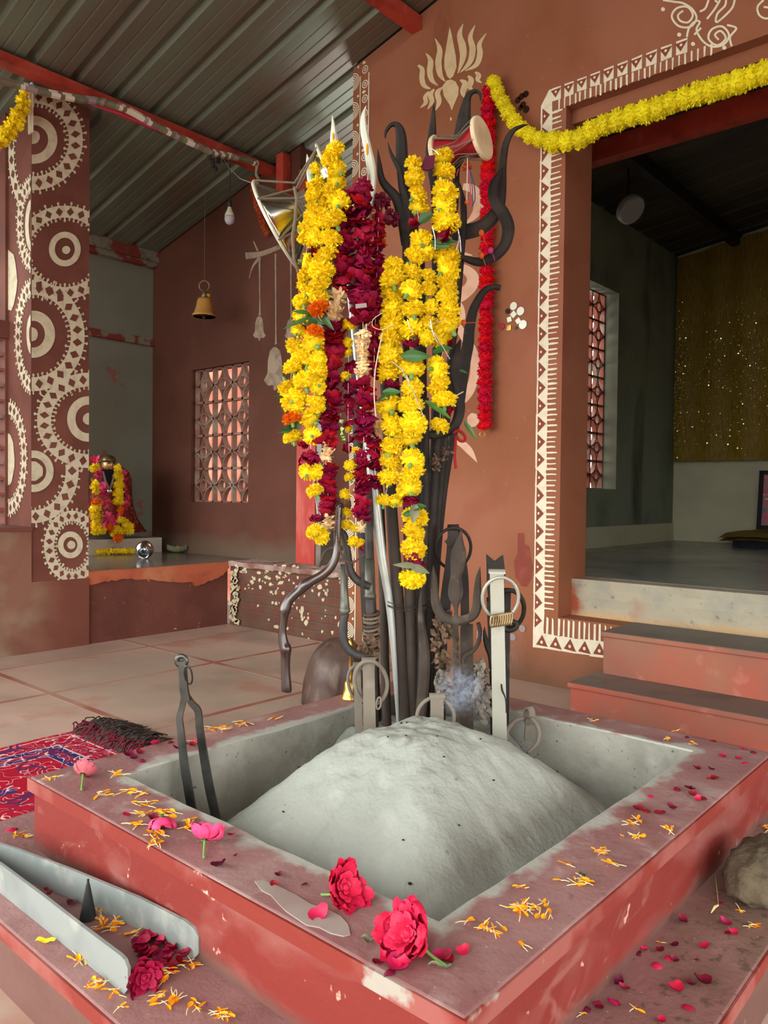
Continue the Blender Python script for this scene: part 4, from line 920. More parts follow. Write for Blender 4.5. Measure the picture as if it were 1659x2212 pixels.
# curved horns with turned mouthpieces
hn = thing('curved_horn', root(770, 1560, 2.06), 'black curved horn with a tapered grey mouthpiece above the round stone', 'horn')
mb = MB(); rod(mb, [(746, 1325, 17), (741, 1350, 18), (741, 1375, 18), (746, 1392, 18), (757, 1407, 19), (772, 1415, 18), (790, 1420, 16)], 2.06, ns=12); mb.build('body', 'horn', parent=hn, smooth=True)
mb = MB(); rod(mb, [(740, 1218, 11), (741, 1240, 12), (742, 1241, 14), (744, 1296, 20), (745, 1314, 21), (745, 1316, 24), (745, 1324, 23), (746, 1327, 18)], 2.06, ns=14, sm=False); mb.build('mouthpiece', 'horn_ring', parent=hn, smooth=True)
hn = thing('curved_horn', root(790, 1560, 2.08), 'black curved horn bending down from the top of the crooked stick', 'horn')
mb = MB(); rod(mb, [(727, 1145, 5), (733, 1145, 13), (741, 1153, 16), (747, 1170, 16), (751, 1200, 17), (757, 1232, 17), (768, 1250, 18), (784, 1261, 18), (800, 1268, 16)], 2.08, ns=12); mb.build('body', 'horn', parent=hn, smooth=True)
mb = MB(); strap(mb, [(784, 1238, 7), (783, 1268, 7)], 2.06, .006); mb.build('end_plate', 'iron', parent=hn)
sf = thing('wrapped_staff', root(805, 1560, 2.14), 'dark staff bound with rope and topped by a horn ferrule, left of the thin pole', 'staff')
mb = MB(); rod(mb, [(795, 1040, 18), (797, 1128, 19), (798, 1190, 18), (800, 1280, 22), (802, 1400, 24), (806, 1560, 24), (808, 1640, 24)], 2.14, ns=12); mb.build('shaft', 'horn', parent=sf, smooth=True)
mb = MB(); rod(mb, [(797, 1206, 17), (799, 1270, 24), (800, 1283, 24), (800, 1285, 27), (800, 1292, 26), (800, 1294, 20)], 2.135, ns=14, sm=False); mb.build('ferrule', 'horn_ring', parent=sf, smooth=True)
for i in range(13): 
    mb = MB(); hoop(mb, 802 + R.uniform(-1, 1), 1325 + i * 8.5, 14 + R.uniform(0, 3), 4.5, 2.135, 7 + R.uniform(-1, 2), R.uniform(-14, 14), -.016, 6, 18)
    mb.build('rope_turn', 'rope' if i % 3 else 'bead', parent=sf, smooth=True)

# fire tongs: two flat arms folded over a loop that carries a ring
def tongs(x0, y0, x1, y1, wd, d, label, ma, ring=None, ringmat=None, cap=None, spread=.016, cat='tongs', d1=None):
    """x0,y0 top; x1,y1 foot; wd width of arm in px"""
    t = thing('fire_tongs', root(x1, y1, d), label, cat)
    dd = d if d1 is None else (d, d1)
    for k in (0, 1):
        mb = MB(); q = [(x0, y0 + 4, wd), (x0 + (x1 - x0) * .3, y0 + (y1 - y0) * .3, wd * .98), (x1, y1, wd * 1.05)]
        strap(mb, q, (d + k * spread, (d if d1 is None else d1) + k * spread * 1.6), .0025); mb.build('arm', ma, parent=t)
    c = at(x0, y0 + 6, d + spread / 2); r_ = (cap or .012); hw = px(wd * .58, d)
    mb = MB(); n = 12; vs = []; 
    pr = [(r_ * cos(pi * i / n), r_ * sin(pi * i / n)) for i in range(n + 1)]
    for s in (-1, 1):
        for k2 in (1.0, .72): vs += [c + SIDE * (s * hw) + VIEW * (a * k2) + Vector((0, 0, b * k2)) for a, b in pr]
    m_ = n + 1; fs = []
    for i in range(n):
        fs += [(i, i + 1, 2 * m_ + i + 1, 2 * m_ + i), (m_ + i, m_ + i + 1, 3 * m_ + i + 1, 3 * m_ + i), (i, i + 1, m_ + i + 1, m_ + i), (2 * m_ + i, 2 * m_ + i + 1, 3 * m_ + i + 1, 3 * m_ + i)]
    mb.add(vs, fs); mb.build('loop', ma, parent=t, smooth=False)
    for rg in (ring or []):
        mb = MB(); hoop(mb, *rg); mb.build('ring', ringmat or ma, parent=t, smooth=True)
    return t
t = tongs(796, 1424, 799, 1600, 26, 2.02, 'ash grey flat tongs with a large ring, foremost on the left', 'tong_grey', [(801, 1474, 35, 47, 2.03, 9, -12, .02)])
mb = MB(); hoop(mb, 818, 1519, 5, 13, 2.02, 4, 8); mb.build('link', 'tong_grey', parent=t, smooth=True)
tongs(771, 1434, 776, 1610, 16, 2.09, 'smaller ash grey tongs half hidden behind the foremost tongs', 'tong_grey', [(776, 1478, 23, 40, 2.09, 7, -14, .02)])
tongs(944, 1501, 944, 1600, 29, 2.0, 'half buried tongs with a wide ring standing in the ash top', 'tong_grey', [(941, 1549, 40, 42, 2.01, 9, 0, .0)])
t = tongs(1073, 1233, 1080, 1625, 30, 2.02, 'pale steel tongs standing tall at right with a ring and brass coil', 'pale_steel', [(1081, 1291, 39, 44, 2.03, 8, 6, .012)], spread=.012, d1=2.04)
for i in range(9):
    mb = MB(); hoop(mb, 1063 + i * 5.0, 1340 - i * .8 + 2, 3.4, 12.5, 2.008 + .012 * (i / 8), 5.2, 4, .0, 7, 16); mb.build('coil_turn', 'brass_old', parent=t, smooth=True)
mb = MB(); rod(mb, [(1083, 1478, 4), (1085, 1492, 5), (1092, 1510, 3), (1093, 1540, 2)], 2.005, ns=6); mb.build('soot_scar', 'iron', parent=t)
t = thing('fire_tongs', root(1075, 1600, 2.16), 'black iron tongs with a notched fork top behind the pale steel tongs', 'tongs')
mb = MB(); pf = [(1051, 1197), (1069, 1212), (1087, 1199), (1092, 1240), (1089, 1262), (1078, 1300), (1056, 1300), (1052, 1262), (1052, 1235)]
mb.prism([at(a, b, 2.15) for a, b in pf], VIEW * .008); mb.build('fork', 'iron', parent=t)
mb = MB(); strap(mb, [(1066, 1290, 30), (1072, 1450, 28), (1080, 1640, 28)], 2.16); mb.build('arm', 'iron', parent=t)
t = thing('fire_tongs', root(1100, 1600, 2.2), 'black iron tongs with a thick black ring, right of the pale steel tongs', 'tongs')
mb = MB(); hoop(mb, 1099, 1316, 33, 41, 2.19, 10, 4, .02); mb.build('ring', 'iron', parent=t, smooth=True)
mb = MB(); hoop(mb, 1102, 1352, 14, 9, 2.18, 12, -10, 0); mb.build('collar', 'iron', parent=t, smooth=True)
mb = MB(); strap(mb, [(1094, 1270, 20), (1092, 1340, 20), (1088, 1640, 20)], 2.2); mb.build('arm', 'iron', parent=t)
t = thing('fire_tongs', root(955, 1600, 2.16), 'dark brown tongs with a thin ring, leaning behind the small trident', 'tongs')
mb = MB(); strap(mb, [(979, 1140, 22), (975, 1200, 22), (964, 1290, 24), (955, 1380, 22), (950, 1640, 22)], 2.16, .004); mb.build('arm', 'iron', parent=t)
mb = MB(); strap(mb, [(985, 1142, 20), (1000, 1230, 20), (1004, 1300, 18), (1005, 1420, 18), (1004, 1640, 18)], 2.18, .004); mb.build('arm', 'iron', parent=t)
mb = MB(); rod(mb, [(967, 1141, 17), (991, 1141, 17)], 2.165, ns=12, sm=False); mb.build('loop', 'iron', parent=t, smooth=True)
mb = MB(); hoop(mb, 979, 1184, 38, 44, 2.165, 7, 8, .02); mb.build('ring', 'iron', parent=t, smooth=True)
mb = MB(); strap(mb, [(966, 1164, 16), (978, 1176, 20)], 2.15, .004); mb.build('clasp', 'iron', parent=t)
trident('trident', 988, 2.06, 'short trident with a leaf point and twisted shaft standing before the brown tongs', 'iron_dusty', [
    ('centre_prong', 'b', [(996, 1144, 1), (993, 1170, 17), (991, 1195, 33), (988, 1225, 30), (985, 1245, 24), (984, 1275, 33), (984, 1292, 28), (985, 1315, 9), (985, 1345, 12)]),
    ('prong', 'b', [(936, 1221, 1), (937, 1250, 14), (939, 1285, 18), (944, 1312, 21), (958, 1333, 20), (985, 1343, 20)]),
    ('prong', 'b', [(1037, 1224, 1), (1033, 1250, 12), (1031, 1285, 18), (1030, 1312, 21), (1018, 1333, 20), (985, 1343, 20)])])
tw = [o for o in bpy.data.objects if o.name.startswith('trident') and o.get('label', '').startswith('short')][0]
mb = MB(); N_ = 60
q = [at(984 + 4 * i / N_, 1345 + 290 * i / N_, 2.06) for i in range(N_ + 1)]; rr = px(7.5, 2.06)
vs = []; fs = []
for i, c in enumerate(q):
    for k in range(4):
        a = k * pi / 2 + (i * .42 if i > 6 and i < 30 else (6 * .42 if i <= 6 else 30 * .42)); vs.append(c + SIDE * (rr * cos(a)) + VIEW * (rr * sin(a)))
for i in range(N_):
    for k in range(4): fs.append((i * 4 + k, i * 4 + (k + 1) % 4, i * 4 + 4 + (k + 1) % 4, i * 4 + 4 + k))
mb.add(vs, fs); mb.build('twisted_shaft', 'iron_dusty', parent=tw)
t = thing('fire_tongs', root(1008, 1600, 2.1), 'dusty brown flat tongs with a hanging ring, right of the short trident', 'tongs')
for k in (0, 1):
    mb = MB(); strap(mb, [(1008, 1348, 27), (1008, 1440, 28), (1008, 1565, 29), (1008, 1640, 29)], 2.10 + .016 * k, .003); mb.build('arm', 'iron_dusty', parent=t)
mb = MB(); rod(mb, [(1033, 1345, 9), (1037, 1365, 9), (1033, 1390, 9), (1020, 1408, 9), (1006, 1415, 9), (1000, 1425, 8), (1001, 1436, 7)], 2.085, ns=8); mb.build('ring', 'iron_dusty', parent=t, smooth=True)
mb = MB(); blade(mb, [(1047, 1354, 1), (1047, 1370, 8), (1053, 1395, 14), (1062, 1420, 16), (1066, 1480, 16), (1068, 1640, 16)], 2.14)
tag(mb.build('iron_hook', 'iron'), 'small dark iron hook behind the pale steel tongs', 'hook')
t = thing('fire_tongs', root(1145, 1590, 2.1), 'ash coated tongs with two rings half buried at the right of the pit', 'tongs')
mb = MB(); c = at(1143, 1546, 2.12)
mb.tube([c + VIEW * (.019 * cos(a)) + SIDE * .0 + Vector((0, 0, .026 * sin(a))) for a in [2 * pi * i / 20 for i in range(20)]], .004, 4, closed=True)
mb2 = MB(); hw = px(8, 2.12)
pr = [(cos(2 * pi * i / 20), sin(2 * pi * i / 20)) for i in range(20)]; vs = []
ax = (SIDE * .8 + VIEW * .6).normalized(); bx = (VIEW * .8 - SIDE * .6).normalized()
for s in (-1, 1):
    for kk in (1, .75): vs += [c + ax * (s * hw) + bx * (.014 * a * kk) + Vector((0, 0, .026 * b * kk)) for a, b in pr]
fs = []
for i in range(20):
    k = (i + 1) % 20
    fs += [(i, k, 40 + k, 40 + i), (20 + i, 20 + k, 60 + k, 60 + i), (i, k, 20 + k, 20 + i), (40 + i, 40 + k, 60 + k, 60 + i)]
mb2.add(vs, fs); mb2.build('loop', 'tong_grey', parent=t)
mb = MB(); strap(mb, [(1143, 1552, 15), (1140, 1600, 15)], 2.12, .004); mb.build('arm', 'tong_grey', parent=t)
mb = MB(); rod(mb, [(1148, 1552, 9), (1158, 1562, 10), (1165, 1580, 10), (1163, 1600, 9), (1152, 1616, 8), (1140, 1626, 7)], (2.1, 2.03), ns=8); mb.build('ring', 'tong_grey', parent=t, smooth=True)
mb = MB(); rod(mb, [(1133, 1551, 8), (1115, 1556, 10), (1102, 1568, 10), (1095, 1582, 9), (1096, 1600, 8)], (2.12, 2.08), ns=8); mb.build('ring', 'tong_grey', parent=t, smooth=True)

# tall dark tongs standing in the near left corner of the pit
t = thing('fire_tongs', (onZ(440, 1765, .1)), 'tall polished dark tongs with a small ring standing in the left corner of the pit', 'tongs')
d = 1.78
mb = MB(); strap(mb, [(394, 1428, 15), (396, 1460, 16), (398, 1490, 17), (403, 1515, 17)], d, .006); mb.build('neck', 'steel_dark', parent=t)
mb = MB(); strap(mb, [(399, 1500, 11), (394, 1525, 12), (388, 1550, 13), (391, 1580, 14), (398, 1650, 17), (408, 1710, 18), (418, 1770, 18), (422, 1800, 18)], (d, d + .01), .005); mb.build('arm', 'steel_dark', parent=t)
mb = MB(); strap(mb, [(402, 1500, 11), (415, 1520, 12), (428, 1536, 14), (431, 1570, 15), (440, 1630, 17), (452, 1700, 18), (468, 1770, 18), (474, 1800, 18)], (d + .005, d + .02), .005); mb.build('arm', 'steel_dark', parent=t)
mb = MB(); c = at(392, 1428, d)
mb.tube([c + SIDE * (.011 * cos(a)) + Vector((0, 0, .011 * sin(a))) for a in [2 * pi * i / 18 for i in range(18)]], [.006] * 18, 8, closed=True, flat=.6, nrm=BACK)
mb.build('loop', 'steel_dark', parent=t, smooth=True)
mb = MB(); hoop(mb, 407, 1458, 8, 20, d - .01, 4, -10, .01); mb.build('ring', 'steel_dark', parent=t, smooth=True)

# galvanised tongs lying on the platform, with the black cone between their arms
zp = .1355
t = thing('fire_tongs', onZ(200, 1960, zp), 'large galvanised steel tongs lying open on the low platform at left', 'tongs')
def flatarm(mb, low, hgt, th=.003):
    """arm standing on its edge: foot line in pixels on the platform, height in metres"""
    b = [onZ(a, b_, zp) for a, b_ in low]; k = len(b); vs = []; fs = []
    for i, q in enumerate(b):
        dr = (b[min(i + 1, k - 1)] - b[max(i - 1, 0)]).normalized(); nn = Vector((-dr.y, dr.x, 0)) * th; h = hgt[i] if isinstance(hgt, list) else hgt
        vs += [q - nn + Vector((0, 0, h[0])), q + nn + Vector((0, 0, h[0])), q + nn + Vector((0, 0, h[1])), q - nn + Vector((0, 0, h[1]))]
    for i in range(k - 1):
        for j_ in range(4): fs.append((i * 4 + j_, i * 4 + (j_ + 1) % 4, i * 4 + 4 + (j_ + 1) % 4, i * 4 + 4 + j_))
    fs += [(3, 2, 1, 0), (k * 4 - 4, k * 4 - 3, k * 4 - 2, k * 4 - 1)]; mb.add(vs, fs)
H_ = .056
mb = MB(); flatarm(mb, [(-75, 1862), (-40, 1855), (0, 1880), (40, 1893), (160, 1942), (300, 2004), (400, 2058), (420, 2070), (431, 2074)], [(0, H_ * .8), (0, H_), (0, H_), (0, H_), (0, H_), (0, H_), (0, H_), (.0, H_ * .93), (.012, H_ * .72)])
mb.build('arm', 'zinc', parent=t)
mb = MB(); flatarm(mb, [(-75, 1862), (-72, 1880), (-30, 1912), (0, 1925), (100, 2005), (180, 2072), (262, 2138), (272, 2145), (279, 2148)], [(0, H_ * .8), (0, H_), (0, H_), (0, H_), (0, H_), (0, H_), (0, H_), (0, H_ * .95), (.010, H_ * .75)])
mb.build('arm', 'zinc', parent=t)
cn = onZ(190, 1984, zp)
mb = MB(); mb.lathe([(.0145, 0), (.0145, .002), (.0035, .062), (.0022, .066), (.0022, .072), (0.0008, .073)], 20, cn); tag(mb.build('black_cone', 'black_cone'), 'slim black cone standing between the arms of the galvanised tongs', 'cone')

# dried flowers caught among the irons
def clump(name, pts, ma, label, seed, n=70, pr=(.008, .018), d=2.12):
    rr = random.Random(seed); mb = MB()
    for i in range(n):
        cx, cy, rx, ry = rr.choice(pts); t = rr.random() * 2 * pi; q = math.sqrt(rr.random())
        c = at(cx + rx * q * cos(t), cy + ry * q * sin(t), d + rr.uniform(-.025, .025)); s = rr.uniform(*pr)
        a = Vector((rr.gauss(0, 1), rr.gauss(0, 1), rr.gauss(0, 1))).normalized(); b = a.orthogonal().normalized(); e = a.cross(b)
        vs = []; fs = []
        for k in range(7):
            an = k * 2 * pi / 7; r_ = s * rr.uniform(.55, 1.1); vs.append(c + b * (r_ * cos(an)) + e * (r_ * sin(an) * .7) + a * rr.uniform(-.4, .5) * s)
        vs.append(c + a * s * .3); vs.append(c - a * s * .45)
        for k in range(7): fs += [(k, (k + 1) % 7, 7), ((k + 1) % 7, k, 8)]
        mb.add(vs, fs)
    return tag(mb.build(name, ma), label, 'dried flowers', kind='thing')
clump('dried_flower_bunch', [(952, 1335, 16, 24), (950, 1385, 20, 26), (956, 1430, 18, 24), (968, 1350, 12, 30)], 'dried', 'brown dried flowers hanging left of the short trident', 3, 130)
clump('dried_flower_bunch', [(1036, 1450, 16, 24), (1042, 1505, 20, 30), (1030, 1480, 14, 30), (1046, 1540, 18, 16)], 'dried_grey', 'grey ash covered dried flowers left of the pale steel tongs', 5, 120)
clump('dried_flower_bunch', [(952, 1470, 14, 20), (960, 1500, 14, 20)], 'dried_grey', 'ashen flower tuft behind the smoke, above the half buried tongs', 8, 50)
clump('dried_flower_bunch', [(800, 1395, 14, 20), (788, 1405, 10, 14)], 'dried', 'dark withered flowers tied round the wrapped staff', 9, 50)
clump('dried_flower_bunch', [(955, 985, 18, 12), (943, 1000, 12, 18), (968, 975, 12, 10)], 'dried', 'dry twig and seed tuft under the claw prong', 12, 40, (.004, .010))
clump('dried_flower_bunch', [(826, 440, 16, 22), (845, 470, 14, 16)], 'petal_dark', 'wilted dark rose clump between the silver blade and the black prong', 14, 70)
clump('dried_flower_bunch', [(815, 475, 9, 12), (822, 515, 11, 14)], 'orange', 'orange marigold tuft beside the upper rose garland', 15, 60, (.005, .011))
# ================================================================= flowers
def petal_strip(mb, base, d, side, L, w0, w1, w2, curl, ma=0, notch=.1):
    """narrow ruffled petal from base along d"""
    n = d.cross(side).normalized()
    a, b, c = base, base + d * (L * .55) + n * (curl * L * .15), base + d * L + n * (curl * L * .45)
    vs = [a - side * w0, a + side * w0, b - side * w1, b + side * w1, c - side * w2, c - d * (notch * L), c + side * w2]
    mb.add(vs, [(0, 1, 3, 2), (2, 3, 6, 5), (2, 5, 4)], ma)
def marigold_mesh(name, seed, ma, n=120, flat=.72, thmax=2.25, calyx=True, core=.6, w=.12, jl=.16):
    rr = random.Random(seed); mb = MB(); mb.ball((0, 0, 0), core, 8, 6, (1, 1, flat))
    for i in range(n):
        z = 1 - (1 - cos(thmax)) * (i + .5) / n; th = math.acos(z); ph = i * 2.39996 + rr.uniform(-.2, .2)
        d = Vector((sin(th) * cos(ph), sin(th) * sin(ph), cos(th) * flat)) + Vector((rr.uniform(-.1, .1), rr.uniform(-.1, .1), rr.uniform(-.12, .12)))
        L = d.length * rr.uniform(1 - jl, 1 + jl * .5); d.normalize(); s = d.cross(Vector((rr.uniform(-1, 1), rr.uniform(-1, 1), rr.uniform(-1, 1)))).normalized()
        petal_strip(mb, d * (.35 * L), d, s, L * .65, w * .6, w, w * 1.15, rr.uniform(-.5, .5))
    if calyx:
        o = len(mb.v); mb.lathe([(.12, -flat * .5), (.17, -flat * .8), (.19, -flat * 1.0), (.12, -flat * 1.3)], 7, ma=1)
    return mb.mesh(name, [ma, 'calyx'])
MG = [marigold_mesh('marigold', i, 'yellow', 230, .74, 2.2, True, .74, .08, .08) for i in range(5)]
MO = [marigold_mesh('marigold_orange', 20 + i, 'orange', 220, .68, 2.3, True, .66, .08, .1) for i in range(2)]
PT = [marigold_mesh('pompom', 30 + i, 'tinsel_yellow', 320, .95, 3.1, False, .86, .06, .06) for i in range(3)]
PR = [marigold_mesh('plush', 40 + i, 'tinsel_red', 240, .8, 3.1, False, .82, .085, .16) for i in range(3)]
MS = [marigold_mesh('small_marigold', 50 + i, 'yellow', 46, .8, 2.6, False, .7, .17) for i in range(2)]
MSO = marigold_mesh('small_orange_marigold', 55, 'orange', 46, .8, 2.6, False, .7, .17)
MDO = marigold_mesh('dried_marigold', 56, 'orange_cloth', 46, .8, 2.8, False, .7, .17)
def cup(mb, c, out, upv, w, h, bend, rr, n=4, ma=0, rf=.07):
    """a cupped petal: grid curving up from c towards out/upv"""
    sd = out.cross(upv).normalized(); vs = []
    for j_ in range(n + 1):
        v = j_ / n
        for i in range(n + 1):
            u = i / n * 2 - 1; ww = w * (.35 + .65 * math.sin(pi * (.12 + .72 * v))); r_ = u * ww
            p = c + sd * r_ + (out * (math.sin(bend * v) * h) + upv * ((1 - cos(bend * v)) / max(bend, .3) * h + .35 * h * v)) - out * (.35 * u * u * w) 
            p += Vector((rr.uniform(-1, 1), rr.uniform(-1, 1), rr.uniform(-1, 1))) * w * rf
            if j_ == n: p += (out - upv * .6) * (.16 * h) - upv * (.10 * h * abs(u))
            vs.append(p)
    k = n + 1
    mb.add(vs, [(j_ * k + i, j_ * k + i + 1, (j_ + 1) * k + i + 1, (j_ + 1) * k + i) for j_ in range(n) for i in range(n)], ma)
def bloom_mesh(name, seed, ma, lay=((.42, .72, 1.5, 11), (.34, .66, 1.15, 10), (.24, .55, .8, 8), (.12, .5, .45, 6)), h0=.4):
    rr = random.Random(seed); mb = MB(); Z = Vector((0, 0, 1)); mb.ball((0, 0, .1), .32, 7, 5, (1, 1, .8))
    for (r_, h, bend, n) in lay:
        for i in range(n):
            a = 2 * pi * i / n + rr.uniform(-.25, .25) + r_ * 9; o = Vector((cos(a), sin(a), rr.uniform(-.25, .15))).normalized()
            cup(mb, o * r_ + Z * (.12 - r_ * .5 + rr.uniform(-.1, .1)), o, (Z + Vector((rr.uniform(-.5, .5), rr.uniform(-.5, .5), 0))).normalized(), .24 + r_ * .34, h * rr.uniform(.7, 1.1), bend * rr.uniform(.7, 1.25), rr, 3, rf=.16)
    return mb.mesh(name, [ma], smooth=True)
RB = [bloom_mesh('rose', i, 'crimson') for i in range(5)]
RD = [bloom_mesh('rose_on_statue', 9 + i, 'rose_pink') for i in range(2)]
def cream_mesh(seed):
    rr = random.Random(seed); mb = MB()
    for i in range(26):
        a = rr.random() * 2 * pi; o = Vector((cos(a), sin(a), rr.uniform(-.9, .9))).normalized(); c = Vector((0, 0, rr.uniform(-.5, .5)))
        cup(mb, c + o * .35, o, Vector((rr.uniform(-1, 1), rr.uniform(-1, 1), 1)).normalized(), .26, rr.uniform(.45, .75), rr.uniform(.4, 1.4), rr, 2)
    mb.ball((0, 0, 0), .45, 7, 5); return mb.mesh('tuberose', ['cream'])
CRM = [cream_mesh(i) for i in range(3)]
def leafm(mb, b, t, w, d, rr, sag=.3, n=5, ma=0):
    """leaf from pixel b to pixel t, width in px"""
    d2 = d + rr.uniform(-.03, .0); A, B_ = at(b[0], b[1], d), at(t[0], t[1], d2); ax = B_ - A; L = ax.length; ax.normalize()
    nn = (BACK + Vector((0, 0, rr.uniform(-.3, .9)))).normalized(); sd = ax.cross(nn).normalized(); nn = sd.cross(ax); vs = []
    for i in range(n + 1):
        v = i / n; ww = px(w / 2, d) * math.sin(pi * min(1, (v * .93 + .05)) ** .8); c = A + ax * (L * v) - nn * (sag * L * .25 * v * v)
        for s in (-1, -.5, 0, .5, 1): vs.append(c + sd * (ww * s) + nn * (abs(s) * ww * .35) + Vector((0, 0, rr.uniform(-1, 1) * ww * .06)))
    mb.add(vs, [(i * 5 + k, i * 5 + k + 1, i * 5 + 6 + k, i * 5 + 5 + k) for i in range(n) for k in range(4)], ma)

def garland(x, y, d, label, group, name='marigold_garland'):
    return thing(name, at(x, y, d), label, 'garland', group)
def flowers(root_, lst, conv, d, kind='y', dj=.02):
    for q in lst:
        x, y, dia = conv([(q[0], q[1])])[0] + (q[2],)
        k = q[3] if len(q) > 3 else kind; s = conv.sc; r_ = px(dia / s / 2, d) * 1.14
        nm, mesh = {'y': ('marigold', MG), 'o': ('orange_marigold', MO), 'r': ('rose', RB), 'c': ('tuberose', CRM)}[k]
        rot = Euler((R.gauss(0, .5) + (pi if R.random() < .18 else 0), R.gauss(0, .45), R.random() * 6.28))
        if R.random() < .16: rot = Euler((pi / 2 + R.gauss(0, .35), R.gauss(0, .3), YAW - pi / 2 + R.gauss(0, .4)))
        o = inst(nm, R.choice(mesh), root_, at(x, y, d + R.uniform(-dj, dj) - (.035 if k == 'o' else 0)), rot, (r_ * R.uniform(.96, 1.06), r_ * R.uniform(.96, 1.06), r_ * R.uniform(.95, 1.1)))
def strand(root_, path, d, k, dens=.27, dj=.010, sz=.56):
    q = smoothpts(path, 8); acc = 0; nxt = 0; nm, mesh = {'r': ('rose', RB), 'c': ('tuberose', CRM)}[k]
    for i in range(len(q) - 1):
        l = math.hypot(q[i + 1][0] - q[i][0], q[i + 1][1] - q[i][1])
        while nxt < acc + l:
            t = (nxt - acc) / l; x = q[i][0] + (q[i + 1][0] - q[i][0]) * t; y = q[i][1] + (q[i + 1][1] - q[i][1]) * t; w_ = q[i][2]
            s = px(w_ * sz, d) * R.uniform(.86, 1.12); nxt += w_ * dens
            inst(nm, R.choice(mesh), root_, at(x + R.uniform(-.06, .06) * w_, y, d + R.uniform(-dj, dj)), Euler((R.gauss(0, .42) + (pi if R.random() < .3 else 0), R.gauss(0, .42), R.random() * 6.28)), (s * R.uniform(.95, 1.05), s * R.uniform(.95, 1.05), s * .8))
        acc += l
def thread(root_, pts, d, w=1.4, ma='thread_white', nm='string'):
    mb = MB(); rod(mb, [(a, b, w) for a, b in pts], d, ns=5, n=3); mb.build(nm, ma, parent=root_)
def leaves(root_, lst, d, ma='leaf'):
    for b, t, w_ in lst:
        mb = MB(); leafm(mb, b, t, w_, d, R); mb.build('leaf', ma, parent=root_, smooth=True)
def mk(ox, oy, s):
    f = lambda pts: [(ox + a / s, oy + b / s) for a, b in pts]
    f.sc = s; return f
k7, k8, k1, k9 = mk(540, 180, 3.95), mk(800, 180, 3.95), mk(580, 640, 3.686), mk(780, 640, 3.35)
GR = 'flower garlands hung on the tridents'
g = garland(715, 320, 2.05, 'yellow marigold garland with two orange blooms, nearest of the left strands', GR)
flowers(g, [(720, 580, 170), (690, 650, 160), (740, 740, 150), (740, 840, 150), (700, 930, 170), (760, 1010, 170), (720, 1160, 180), (690, 1330, 190), (650, 1470, 190), (610, 1600, 210), (600, 1720, 200), (590, 1835, 150), (585, 1920, 160, 'o'), (555, 2120, 150, 'o')], k7, 2.03)
flowers(g, [(350, 370, 170), (390, 430, 120), (320, 490, 200), (395, 500, 130), (390, 600, 150), (300, 670, 190), (390, 720, 120), (240, 800, 160), (375, 830, 140), (340, 970, 160), (390, 900, 110), (350, 1110, 140), (300, 1265, 130, 'r'), (365, 1275, 110, 'r'), (330, 1300, 120, 'r'), (430, 1150, 100, 'r'), (310, 1400, 130), (380, 1400, 120), (370, 1550, 125), (360, 1870, 120), (420, 1910, 130), (385, 1780, 110, 'r')], k1, 2.03)
thread(g, [(716, 325), (712, 500), (700, 600), (690, 700), (678, 800), (672, 900), (672, 990), (682, 1080), (690, 1140)], 2.05)
leaves(g, [((672, 676), (632, 672), 10), ((674, 680), (660, 690), 12), ((690, 676), (720, 712), 14), ((684, 672), (708, 684), 12), ((670, 686), (612, 708), 11), ((690, 690), (655, 702), 10), ((668, 690), (700, 700), 14)], 2.015)
g = garland(690, 350, 2.09, 'yellow marigold garland at the outer left edge, ending in a dark tipped flower', GR)
flowers(g, [(640, 660, 150), (590, 730, 150), (650, 790, 170), (560, 860, 150), (620, 900, 170), (550, 950, 150), (650, 1000, 160), (560, 1050, 150), (640, 1100, 160), (530, 1130, 150), (600, 1190, 170), (490, 1250, 160), (470, 1300, 140), (540, 1320, 150), (520, 1390, 120, 'r'), (560, 1450, 120, 'r'), (490, 1530, 140), (480, 1640, 140), (470, 1750, 140), (520, 1790, 120), (440, 1860, 140), (440, 1990, 140), (410, 2110, 120), (470, 2100, 110, 'r')], k7, 2.07)
flowers(g, [(220, 400, 150), (250, 470, 140), (190, 565, 140), (260, 600, 140), (150, 720, 150), (170, 800, 140), (190, 870, 150), (230, 880, 120), (185, 975, 140, 'o'), (195, 1120, 145), (270, 1190, 90, 'r')], k1, 2.07)
thread(g, [(690, 350), (675, 450), (660, 560), (652, 680), (636, 760), (626, 850), (630, 960)], 2.09)
leaves(g, [((632, 922), (612, 926), 12), ((636, 915), (652, 925), 20), ((632, 928), (600, 934), 10), ((612, 858), (592, 856), 7)], 2.05)
g = garland(742, 430, 2.06, 'dark rose garland with two cream tufts, left of the wide rose garland', GR, 'rose_garland')
strand(g, [(748, 420, 26), (744, 480, 34), (742, 540, 36), (736, 600, 38), (734, 636, 36)], 2.06, 'r')
strand(g, [(729, 642, 32), (725, 670, 34), (722, 692, 32)], 2.055, 'c')
strand(g, [(720, 702, 44), (721, 760, 42), (717, 800, 40), (715, 845, 30), (717, 862, 38), (713, 890, 40), (709, 915, 38), (710, 940, 34), (707, 955, 32)], 2.055, 'r')
strand(g, [(707, 968, 26), (708, 985, 28), (707, 1000, 28)], 2.05, 'c')
strand(g, [(710, 1010, 34), (709, 1040, 33), (709, 1080, 33), (708, 1112, 32)], 2.05, 'r')
strand(g, [(706, 1124, 26), (706, 1136, 27), (704, 1150, 24)], 2.05, 'c')
thread(g, [(748, 420), (736, 600), (720, 760), (708, 960), (709, 1110), (706, 1150)], 2.06)
g = garland(783, 400, 2.04, 'widest dark rose garland with a long cream section, in the centre', GR, 'rose_garland')
strand(g, [(784, 402, 28), (780, 425, 44), (782, 500, 46), (785, 560, 46), (783, 600, 56), (782, 640, 58), (783, 680, 46), (783, 702, 42)], 2.04, 'r')
strand(g, [(783, 716, 26), (781, 740, 28), (783, 770, 28), (783, 800, 30), (781, 820, 28)], 2.035, 'c')
